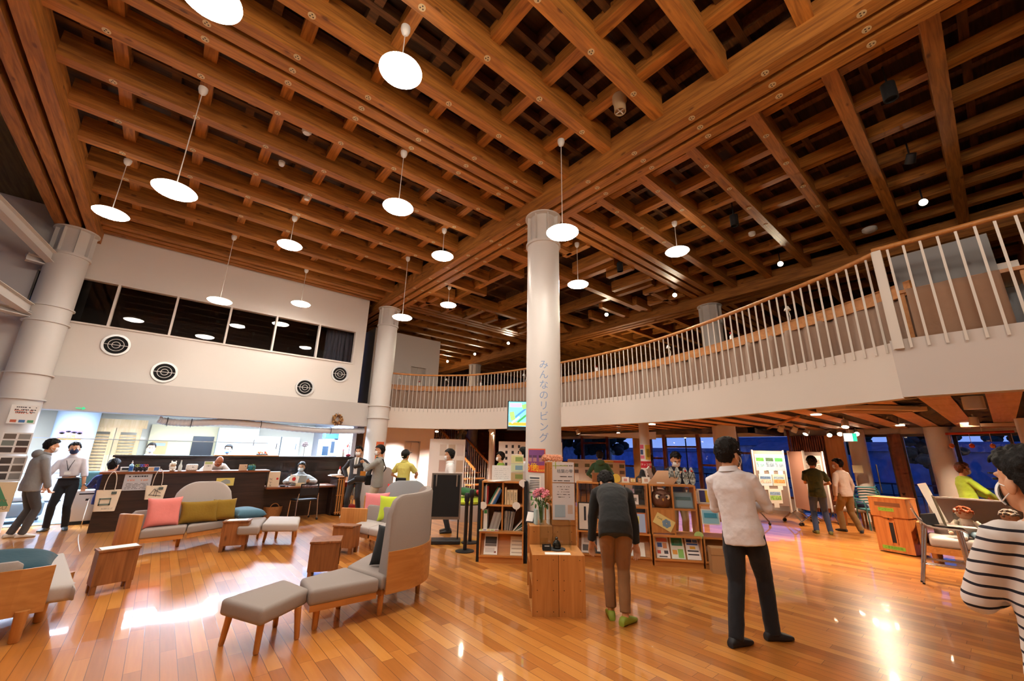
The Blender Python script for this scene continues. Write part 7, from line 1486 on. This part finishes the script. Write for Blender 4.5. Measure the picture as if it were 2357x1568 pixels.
# striped knit material
def stripemat():
    m, nt, b = newmat('striped_knit'); N = nt.nodes.new; L = nt.links.new; tc = N('ShaderNodeTexCoord'); sp = N('ShaderNodeSeparateXYZ'); L(tc.outputs['Object'], sp.inputs[0])
    n = N('ShaderNodeTexNoise'); n.inputs['Scale'].default_value = 4; L(tc.outputs['Object'], n.inputs['Vector'])
    a = N('ShaderNodeMath'); a.operation = 'MULTIPLY_ADD'; a.inputs[1].default_value = .03; L(n.outputs['Fac'], a.inputs[0]); L(sp.outputs['Z'], a.inputs[2])
    d = N('ShaderNodeMath'); d.operation = 'DIVIDE'; d.inputs[1].default_value = .043; L(a.outputs[0], d.inputs[0]); f = N('ShaderNodeMath'); f.operation = 'FRACT'; L(d.outputs[0], f.inputs[0])
    g = N('ShaderNodeMath'); g.operation = 'GREATER_THAN'; g.inputs[1].default_value = .76; L(f.outputs[0], g.inputs[0])
    mx = N('ShaderNodeMix'); mx.data_type = 'RGBA'; mx.inputs['A'].default_value = (*lin('ded8d4'), 1); mx.inputs['B'].default_value = (*lin('1b1c2c'), 1); L(g.outputs[0], mx.inputs['Factor']); L(mx.outputs['Result'], b.inputs['Base Color']); b.inputs['Roughness'].default_value = .9
    return m
# --- foreground
person('person in untucked white shirt and black trousers seen from behind, arms folded', (4.47, 1.78), 8, 1.80, head=(-28, 4, 0), hl=(-.04, .25, 1.20), hr=(.0, .29, 1.15), el=(-1, -.3, -.6), er=(1, -.3, -.6), fl=(-.12, -.17, -25), fr=(.10, .22, -42), top='dcd9dc', hem=.12, legs='14161d', shoe='15161b', collar='d6d4da', vox=.007, side=-6, hs=1.2, glasses=True, loose=1.08, tfold=.02)
person('person in black shirt and tan trousers bending forward over the display, green slippers', (3.88, 2.84), 40, 1.74, lean=56, bend=14, head=(22, 20, 0), hl=(-.25, .33, .66), hr=(.25, .30, .62), el=(-1, -.2, 0), er=(1, -.2, 0), fl=(-.07, .10, 4), fr=(.06, -.04, -38), top='1d2021', hem=.12, legs='8a6440', shoe='8a9a2e', mask=None, vox=.005, curl=.3, palm={-1: (.6, -.8, 0), 1: (-.6, -.8, 0)}, loose=.98, ankle=.05)
person('person in black and white striped long sleeve shirt cut off at the right edge', (2.63, -.06), 30, 1.69, shrug=.04, head=(14, -2, 0), hl=(.0, .25, 1.16), hr=(.04, .28, 1.12), el=(-1, -.3, -.9), er=(1, -.3, -.9), top='dddddd', topmat=stripemat(), hem=.13, legs='3c4c68', shoe='22242a', vox=.007, thin=.88)
# --- left
t, g = person('person in grey hooded jacket leaning in profile at the left edge', (-1.68, 11.62), 22, 1.70, lean=3, bend=12, head=(-8, 6, 0), hl=(-.2, .16, .82), hr=(.2, .2, .80), fl=(-.08, -.04, 0), fr=(.1, .06, -10), top='c98a74', jacket=('828283',), hem=.12, legs='4a4a4c', shoe='d9d6d0', vox=.010, curl=1.1, collar='c98a74', hood='7a7b7c', hairlen=-10)
t, g = person('person with navy mask, lanyard and pale shirt with rolled sleeves facing the camera', (-1.27, 12.18), 262, 1.64, side=4, head=(12, 0, 6), hl=(-.27, .10, .78), hr=(.28, .12, .80), el=(-1, -.2, 0), er=(1, -.2, 0), fl=(-.14, 0, 20), fr=(.12, 0, -15), top='d8d5dc', sleeve='roll', hem=-.1, legs='15161e', shoe='4a545c', mask='1f2748', vox=.009, collar='dddbe2', curl=.8)
lm_ = MB(); a_ = g['neck']; c_ = g['pts'][2]+g['f']*.135
for k in (-1, 1): lm_.tube([a_+g['r']*k*.06-g['f']*.02, a_+g['r']*k*.07+g['f']*.07-V((0, 0, .05)), g['chest']+g['r']*k*.03+g['f']*.13, c_], .005, 5)
lm_.build('lanyard', BLACK, t); MB().box(c_-V((0, 0, .05)), (.09, .008, .06)).build('name_card', PAPER, t); MB().tube([g['P']+V((.17*cos(a), .125*sin(a), .09)) for a in [2*pi*i/20 for i in range(21)]], .018, 6, cap=False, flat=.5).build('belt', BLACK, t); MB().tube([g['W'][-1]+V((.032*cos(a), .032*sin(a), .03)) for a in [2*pi*i/14 for i in range(15)]], .008, 6, cap=False).build('wristwatch', CHROME, t)
# --- office staff
def seated(label, px, py, D, face, **k):
    x, y = xy_(px, D); zt = seatz(px, py, D); pz = zt-.80; return person(label, (x, y), face, 1.66, pz=pz, fl=(-.12, .42, 0), fr=(.12, .42, 0), knee=(0, 1, .6), lower=k.pop('lower', False), vox=.010, **k)
seated('person in dark blue seated with back turned behind the left end of the counter', 262, 1056, 12.0, 80, top='2a3f8a', mask=None, head=(-20, 10, 0), hairlen=30, hl=(-.2, .4, .75), hr=(.2, .4, .75))
person('person in pale blue with white mask behind the high counter at the office left', xy_(341, 14.3), 262, 1.66, top='b9cfe6', head=(6, 0, 0), vox=.010)
person('person in light blue with blue mask behind the high counter, centre of the office', xy_(521, 14.0), 255, 1.66, top='9db8dc', mask='8fb0dc', head=(-10, 0, 0), vox=.010)
x, y = xy_(492, 12.28); person('bald elderly person in white bowing deeply between the two counters', (x, y), 285, 1.62, lean=40, bend=28, head=(-8, 12, 0), hl=(-.2, .38, .92), hr=(.2, .38, .92), top='eceef2', sleeve='roll', hem=.05, legs='4a4c52', hair=False, skin='a4623e', mask=None, vox=.010)
t, g = seated('person in white coat-like shirt with white mask seated at the low desk', 697, 1063, 12.3, 262, top='dfe6f0', head=(-14, 4, 0), hl=(-.18, .36, .82), hr=(.18, .36, .82), collar='ccd6e6', hairc='2a2622')
# --- group by the pillar
x, y = xy_(824, 11.6); person('person in dark suit, patterned tie and lowered white mask with hands behind, beside the pillar', (x, y), 236, 1.68, head=(2, 0, 0), hl=(-.24, -.05, .92), hr=(.24, -.02, .92), fl=(-.16, .02, 24), fr=(.16, .02, -20), top='dcdad8', jacket=('35363a', 1, '8a8678'), hem=.10, legs='2b2c30', shoe='e2ddd4', vox=.010)
x, y = xy_(873, 10.55); t, g = person('person in grey jacket raising a black camera, with shoulder bag, beside the pillar', (x, y), 150, 1.72, head=(22, -2, 0), hl=(.02, .34, 1.30), hr=(.20, .30, 1.26), el=(-1, 0, -1), er=(1, -.2, -.6), top='e6e4e0', jacket=('8a8a84',), hem=.14, legs='b3a792', shoe='3a3a3c', vox=.010, curl=.9, loose=1.1)
q = MB(); q.box(V((.12, .40, 1.26)), (.15, .08, .10), bev=.012); q.cyl(V((.12, .44, 1.25)), V((.12, .58, 1.22)), .045); q.box(V((.12, .40, 1.33)), (.06, .06, .04)); q.build('camera', BLACK, t, 40); q = MB(); q.box(V((.22, .12, .92)), (.16, .38, .24), bev=.04); q.tube([V((.2, .2, 1.02)), V((.12, .16, 1.25)), V((-.10, .05, 1.45)), V((-.12, -.1, 1.4)), V((.1, -.16, 1.2)), V((.22, -.05, 1.02))], .014, 6); q.build('shoulder_bag', BLACKM, t, 40); q = MB(); q.box(V((.12, .36, 1.02)), (.03, .12, .2)); q.build('orange_strap', solid('d98a2a'), t)
q = MB(); q.box(V((.06, .40, .95)), (.1, .26, .14), bev=.03).cyl(V((.06, .5, .93)), V((.06, .66, .84)), .05); q.build('second_camera', BLACK, t, 40)
x, y = xy_(932, 10.4); t, g = person('person in yellow polo shirt, black cap and jeans seen from behind near the lift', (x, y), 38, 1.62, head=(-12, -4, 0), hl=(-.2, .22, .95), hr=(.16, .32, 1.0), top='d8cf6e', sleeve='short', hem=-.02, legs='2c4a78', shoe='2a2a2e', mask=None, vox=.010, collar='d8cf6e', curl=.8)
cp_ = MB(); HR, Hc = g['HR'], g['Hc']; 
cp_.ell(Hc+HR @ V((0, -.012, .045)), (.098, .118, .095), HR, 24, 12); cp_.box(Hc+HR @ V((0, .12, .05)), (.13, .10, .012), mtx=HR); soft(cp_.build('cap', cloth('17181c'), t), .009); MB().box(Hc+HR @ V((0, -.128, -.02)), (.07, .006, .018), mtx=HR).build('cap_strap', PAPER, t); q = MB(); q.box(g['P']+V((.0, -.13, .1)), (.26, .05, .09), bev=.02); q.build('waist_pouch', BLACK, t)
x, y = xy_(1040, 9.2); person('person in white shirt with grey tie and white mask in left profile behind the blackboard', (x, y), 150, 1.66, lean=4, head=(0, 2, 0), hl=(-.22, .1, .85), hr=(.22, .12, .85), top='eceae8', legs='24262c', shoe='2a2a2c', hem=-.1, vox=.010, collar='f0eeec', sleeve='long')
x, y = 9.55, 14.4; person('person in dark grey climbing the stairs behind the slim pillar', (x, y), 100, 1.68, z0=1.6, head=(0, 0, 0), fl=(-.1, .1, 0, .1), fr=(.1, -.05, 0), top='4c4a4a', legs='3a3634', mask=None, vox=.011)
x, y = xy_(1153, 10.6); person('person in lime and dark green jacket with black cap in profile behind the bookcase', (x, y), 150, 1.62, head=(-4, 0, 0), top='3f6f24', jacket=('7a9a2a',), hem=.1, legs='2a2c30', vox=.011, hairlen=20)
x, y = xy_(1206, 8.9); person('person in white shirt mostly hidden behind the left side of the middle pillar', (x, y), 110, 1.72, top='eceef2', hem=-.05, legs='24242a', vox=.011, hl=(-.26, .05, .86), hr=(.26, .05, .86))
# --- right
x, y = xy_(1381, 11.6); person('person in dark green hoodie with back turned before the far display boards', (x, y), 42, 1.70, top='34573a', hem=.12, legs='2a2c34', mask=None, vox=.010, hood='3c6244', hl=(-.2, .25, 1.0), hr=(.2, .25, 1.0))
x, y = xy_(1494, 11.2); person('person in dark top with white mask half hidden behind the slim postered pillar', (x, y), 150, 1.66, top='3a3028', legs='2a2a2c', vox=.011, hem=.1)
x, y = xy_(1474, 8.9); t = thing('black_jacket', 'black jacket and bag hung on a chair behind the bookcase next to the slim pillar', 'jacket', (x, y, 0)); q = MB(); q.ell(V((0, 0, .98)), (.26, .16, .26)).tube([V((.1, 0, 1.15)), V((.05, 0, 1.32)), V((-.1, 0, 1.1))], .05, 8).box(V((0, 0, .4)), (.4, .3, .8), bev=.08); soft(q.build('coat', cloth('15161a', .3), t), .014, .02); MB().box(V((.12, -.12, 1.3)), (.1, .03, .22), mtx=M.Rotation(-.6, 3, 'Y')).build('pale_lining', solid('cfc6bc'), t)
x, y = xy_(1552, 8.9); person('person in navy sweater with white mask looking down behind the owl bookcase', (x, y), 218, 1.70, lean=4, bend=8, hs=1.15, head=(4, 24, 0), hl=(-.16, .30, .92), hr=(.16, .30, .92), top='1f2336', hem=.06, legs='8f7a58', shoe='26262a', vox=.009)
x, y = xy_(1694, 11.0); person('person in pink top whose face shows just right of the white shirt shoulder', (x, y), 150, 1.60, top='c98f7a', legs='33343a', mask='eef0f2', vox=.011)
x, y = 11.75, 2.95; person('person in dark olive green T-shirt and jeans with back turned at the exhibition boards', (x, y), 24, 1.66, head=(-18, 4, 0), hl=(.06, .26, 1.08), hr=(.1, .24, 1.02), el=(-1, -.2, -.4), er=(1, -.2, -.4), fl=(-.12, 0, 10), fr=(.14, 0, -8), hs=1.15, top='2f3a1f', sleeve='short', hem=.1, legs='32456a', shoe='5a5a1e', vox=.009, glasses=True)
x, y = 12.6, 2.64; person('person in beige sweater and khaki trousers with white mask looking left', (x, y), 62, 1.62, head=(34, 4, 0), side=-3, fl=(-.08, .08, 12), fr=(.14, -.16, -50), top='d9c6bc', hem=.08, legs='7a6640', shoe='1c1c20', vox=.009, loose=1.15)
x, y = xy_(2207, 12.4); person('person in lime green jacket over white shirt with white mask by the right window', (x, y), -62, 1.60, head=(-6, 4, 0), hl=(-.14, .36, .95), hr=(.14, .34, .95), el=(-1, -.2, -.3), er=(1, -.2, -.3), top='e4e2e4', jacket=('8fa62a', 1), hem=.08, legs='33343c', vox=.010, hairc='5a2f1c', hairlen=10)
# ================================================================== LIGHT
DISC = emat('pendant_glow', 'fff3e4', 88)
pend = [(1.28, 3.58, 5.77), (-.47, 6.21, 4.78), (-1.36, 8.9, 5.36), (2.18, 5.49, 5.37), (1.29, 8.89, 5.75), (.41, 10.76, 4.79), (2.19, 11.56, 5.40), (3.95, 7.14, 5.76), (3.94, 3.585, 4.78), (3.97, 8.97, 4.79), (5.76, 9.85, 5.82), (6.61, 5.56, 5.37), (7.45, 3.58, 5.73), (-.39, 3.55, 5.26)]
labs = ['round white pendant lamp hanging high, the second one from the top of the photo', 'large low round pendant on a long cord at the left of the hall', 'leftmost round pendant lamp, near the left pillar', 'round pendant hanging below the triple beam left of the middle pillar', 'round pendant high between beams above the office windows', 'low round pendant in front of the third upper office window', 'round pendant near the right end of the upper office windows', 'round pendant right beside the main beam left of the middle pillar', 'low round pendant just to the right of the middle pillar head', 'low round pendant in front of the pillar at the end of the office wall', 'small-looking far pendant beyond the main beam, left of the middle pillar', 'round pendant right of the middle pillar below the first one', 'round pendant alone under the right-hand beams', 'round pendant cut off by the top edge of the photo']
p0 = None
for (x, y, z), lab in zip(pend, labs):
    t = thing('pendant_lamp', lab, 'pendant lamp', (x, y, z), group='round white pendant lamps')
    L = ZU-z
    MB().lathe([(.235, 0), (.215, -.02), (.14, -.042), (.004, -.045)], n=40, cap=False).build('disc_shade', DISC, t, 60); MB().lathe([(0.004, .045), (.14, .042), (.215, .02), (.235, 0)], n=40, cap=False).build('disc_top', emat('pendant_top_glow', 'fff1de', 5), t, 60)
    MB().tube([(0, 0, .04), (0, 0, L-.06)], .006, 6).build('cord', mat('cord_grey', 'cfcac2', .5), t)
    MB().lathe([(.008, L-.10), (.04, L-.07), (.055, L-.02), (.055, L+.02)], n=20).build('canopy', STEEL, t, 40)
# spotlights under the roof
def spot(x, y, z, tilt, lab, e, glow='fff2d0', body=BLACK, st=18, drop=.3):
    t = thing('ceiling_spotlight', lab, 'spotlight', (x, y, z)); q = V(tilt).normalized(); m3 = q.to_track_quat('Z', 'Y').to_matrix()
    h = MB(); h.lathe([(.003, -.1), (.06, -.09), (.07, .06), (.062, .06), (.062, .03)], n=20, cap=False); h.v = [tuple(m3 @ V(v)) for v in h.v]; h.build('head', body, t, 40)
    g = MB(); g.lathe([(.002, .062), (.04, .06), (.061, .045)], n=20, cap=True); g.v = [tuple(m3 @ V(v)) for v in g.v]; g.build('lens', emat('spot_glow_'+str(st), glow, st), t)
    MB().tube([(0, 0, .05), (0, 0, drop)], .012, 8).build('stem', body, t)
    if e: lamp('SPOT', 'spot_beam', q*.12, e*3.5, glow, t, .05, 95, .6, to=q*2)
    return t
for (px, py, x, tl, lab, e) in ((2125, 465, 10.9, (-.55, -.1, -.8), 'glaring spotlight over the right balcony', 40), (2096, 367, 9.05, (.6, .3, -.7), 'small black spotlight showing an oval lit lens at the upper right', 60), (1796, 607, 11.9, (-.8, -.5, -.55), 'lit spotlight above the curved railing near the right beams', 90), (1553, 679, 11.9, (-.8, -.5, -.55), 'lit spotlight just above the far pillar', 90), (1396, 724, 11.9, (-.8, -.5, -.55), 'lit spotlight right of the middle pillar above the railing', 90), (1170, 790, 11.9, (-.8, -.5, -.55), 'far lit spotlight nearest the middle pillar on its left', 90), (1093, 815, 12.0, (-.8, -.5, -.55), 'second far lit spotlight above the left railing', 90), (1030, 832, 12.0, (-.8, -.5, -.55), 'farthest lit spotlight beside the white lift box', 90)):
    q = az(px, py, 6.28); spot(q.x, q.y, 6.28, (-q.x, -q.y, -6.5) if px != 2096 else tl, lab, e*.5)
for (px, py, lab) in ((2047, 212, 'unlit black cylinder lamp hung at the upper right of the ceiling'), (1690, 508, 'unlit black cylinder lamp hung over the middle of the right bay'), (1427, 615, 'dark projector-like box lamp under the beams right of the pillar')):
    q = az(px, py, 6.3); t = thing('ceiling_cylinder_lamp', lab, 'lamp', (q.x, q.y, 6.3))
    MB().lathe([(.01, .13), (.075, .12), (.075, -.12), (.06, -.12), (.06, -.08), (.002, -.08)], n=24).build('can', BLACKM, t, 40); MB().tube([(0, 0, .12), (0, 0, .42)], .012, 6).build('stem', BLACKM, t)
for (px, py, r, lab) in ((1731, 540, .07, 'small round detector on the ceiling between the right beams'), (706, 457, .06, 'small white smoke detector left of the centre pendants'), (648, 378, .05, 'small round detector between the beams over the office'), (2002, 531, .13, 'round ceiling speaker near the right balcony'), (706, 304, .07, 'round speaker grille between the beams at upper left'), (1236, 700, .06, 'little white detector beside the middle pillar')):
    q = az(px, py, 6.45); o = MB().lathe([(.01, .05), (r, .05), (r, .0), (r*.7, -.03), (.01, -.03)], n=28).build('ceiling_detector', STEEL, None, 40); o.location = q; tag(o, lab, 'detector')
q = az(1427, 250, 6.42); t = thing('ceiling_speaker', 'tan drum-shaped ceiling speaker with a cross grille at the top right of the centre', 'speaker', q)
MB().lathe([(.01, .3), (.1, .3), (.1, .12), (.085, .1), (.08, -.06), (.07, -.06), (.07, -.02), (.01, -.02)], n=28).build('drum', mat('tan_drum', 'a98d6a', .6), t, 40); MB().b2((-.07, -.006, -.05), (.07, .006, -.04)).b2((-.006, -.07, -.05), (.006, .07, -.04)).build('grille', STEEL, t)
# spotlights on the track under the balcony
k = 0
for (px, py, tl, lab, e) in ((1797, 983, (12.75, 4.45, .8), 'white track spotlight on the left of the cluster over the picture boards', 35), (1828, 985, (12.75, 4.3, .9), 'second white track spotlight over the picture boards', 35), (1855, 992, (13.0, 4.0, 1.0), 'square white track spotlight over the picture boards', 45), (1908, 996, (-.8, -.2, -.5), 'white track spotlight with bright lens above the green T-shirt', 0), (1934, 1004, (-.8, -.2, -.5), 'bright track spotlight just left of the exit sign', 0), (1973, 1010, (-.8, -.3, -.5), 'bright track spotlight just right of the exit sign', 0), (1944, 972, (9.6, 2.0, .01), 'pale downward track spotlight near the big curved fascia', 130), (1424, 992, (-.5, -.2, -.6), 'bright little spotlight under the curved fascia right of the pillar', 60), (1330, 992, (.2, -.2, -.8), 'unlit small spotlight beside the middle pillar under the fascia', 0), (2240, 965, (.1, .1, -1), 'square white downlight under the right balcony', 120), (1005, 1000, (-.2, -.3, -.8), 'bright spotlight in front of the staircase', 70), (1130, 1005, (.5, -.3, -.7), 'small white spotlight right of the stair handrail', 50)):
    q = az(px, py, 2.38); q = q if q.length < 16 else q*(15/q.length); spot(q.x, q.y, 2.33, (V(tl)-V((q.x, q.y, 2.33))) if tl[2] > 0 else tl, lab, e, 'ffe3c0', STEEL, 22, .14)
# downlight drum of the right balcony and recessed lights
t = thing('drum_downlight', 'grey drum downlight with glowing rim under the right balcony', 'downlight', (8.0, .12, 2.36)); MB().lathe([(.01, .1), (.1, .1), (.1, -.06)], n=28).build('drum', STEEL, t, 40); MB().lathe([(.002, -.05), (.095, -.05)], n=28).build('lens', emat('warm_lens', 'ffe2b8', 20), t)
for (x, y, e) in ((8.1, .1, 120), (9.6, 2.2, 120), (9.4, 3.6, 120), (10.4, 6.2, 130), (13.6, .4, 110), (13.4, 6.4, 120), (13.5, 2.7, 130), (14.0, 9.2, 110), (12.0, 1.6, 60), (9.2, 9.2, 90), (6.9, 12.4, 330), (6.5, 13.5, 330), (7.9, 13.2, 260), (10.8, 12.2, 160)):  # beams over the lift lobby have no fixture, added to brighten its walls
    lamp('SPOT', 'downlight_and_fill_beam', (x, y, 2.44), e*3.8, 'ffdfbc' if y < 10 else 'ffeadb', None, .06, 112, .8, to=(x, y, 0))
for i, (x, y) in enumerate(((9.6, 2.2), (13.6, .4), (13.8, 1.5), (14.2, -.6), (10.4, 6.2), (11.9, -.9))):
    o = MB().lathe([(.002, 0), (.075, 0), (.075, .02), (.085, .02), (.085, -.008), (.076, -.008)], n=24).build('recessed_ceiling_light', emat('recess_glow', 'ffe9cc', 16), None, 40); o.location = (x, y, 2.455); tag(o, 'round recessed ceiling light under the balcony', 'ceiling light', 'recessed lights under the balcony')
# bare point lights over the upper floor, no fixtures: warm pool on the far ceiling
lamp('POINT', 'far_bay_point_light', (13.6, 9.0, 4.6), 120, 'ffd9b0', None, .15)
lamp('POINT', 'upper_floor_glow', (9.5, 18.5, 5.2), 130, 'ffd9a8', None, .2)
for q in ((3.0, -1.2, 5.4), (1.0, .2, 5.4), (-1.5, 2.0, 5.4)): lamp('POINT', 'front_fill_light', q, 120, 'fff1de', None, .23)  # unseen point lights round the camera, no pendant there; added as front fill
# office daylight-white fill from its own strip lights
for (x, y) in ((-2.2, 13.4), (1.0, 13.4), (3.2, 13.7)):
    l = lamp('AREA', 'strip_light_glow', (x, y, 2.45), 620, 'dbe9ff', None, 1.8); l.rotation_euler = (0, 0, 0)
# dusk sky
w = bpy.data.worlds.new('dusk'); SC.world = w; w.use_nodes = True; nt = w.node_tree; bg = nt.nodes['Background']
tc = nt.nodes.new('ShaderNodeTexCoord'); sp = nt.nodes.new('ShaderNodeSeparateXYZ'); nt.links.new(tc.outputs['Generated'], sp.inputs[0])
r = nt.nodes.new('ShaderNodeValToRGB'); nt.links.new(sp.outputs['Z'], r.inputs['Fac']); e = r.color_ramp.elements
e[0].position = 0; e[0].color = (*lin('86a4ee'), 1); e[1].position = .5; e[1].color = (*lin('2f4fb0'), 1)
x = e.new(.12); x.color = (*lin('5b86ea'), 1)
nt.links.new(r.outputs['Color'], bg.inputs['Color']); bg.inputs['Strength'].default_value = 1.15
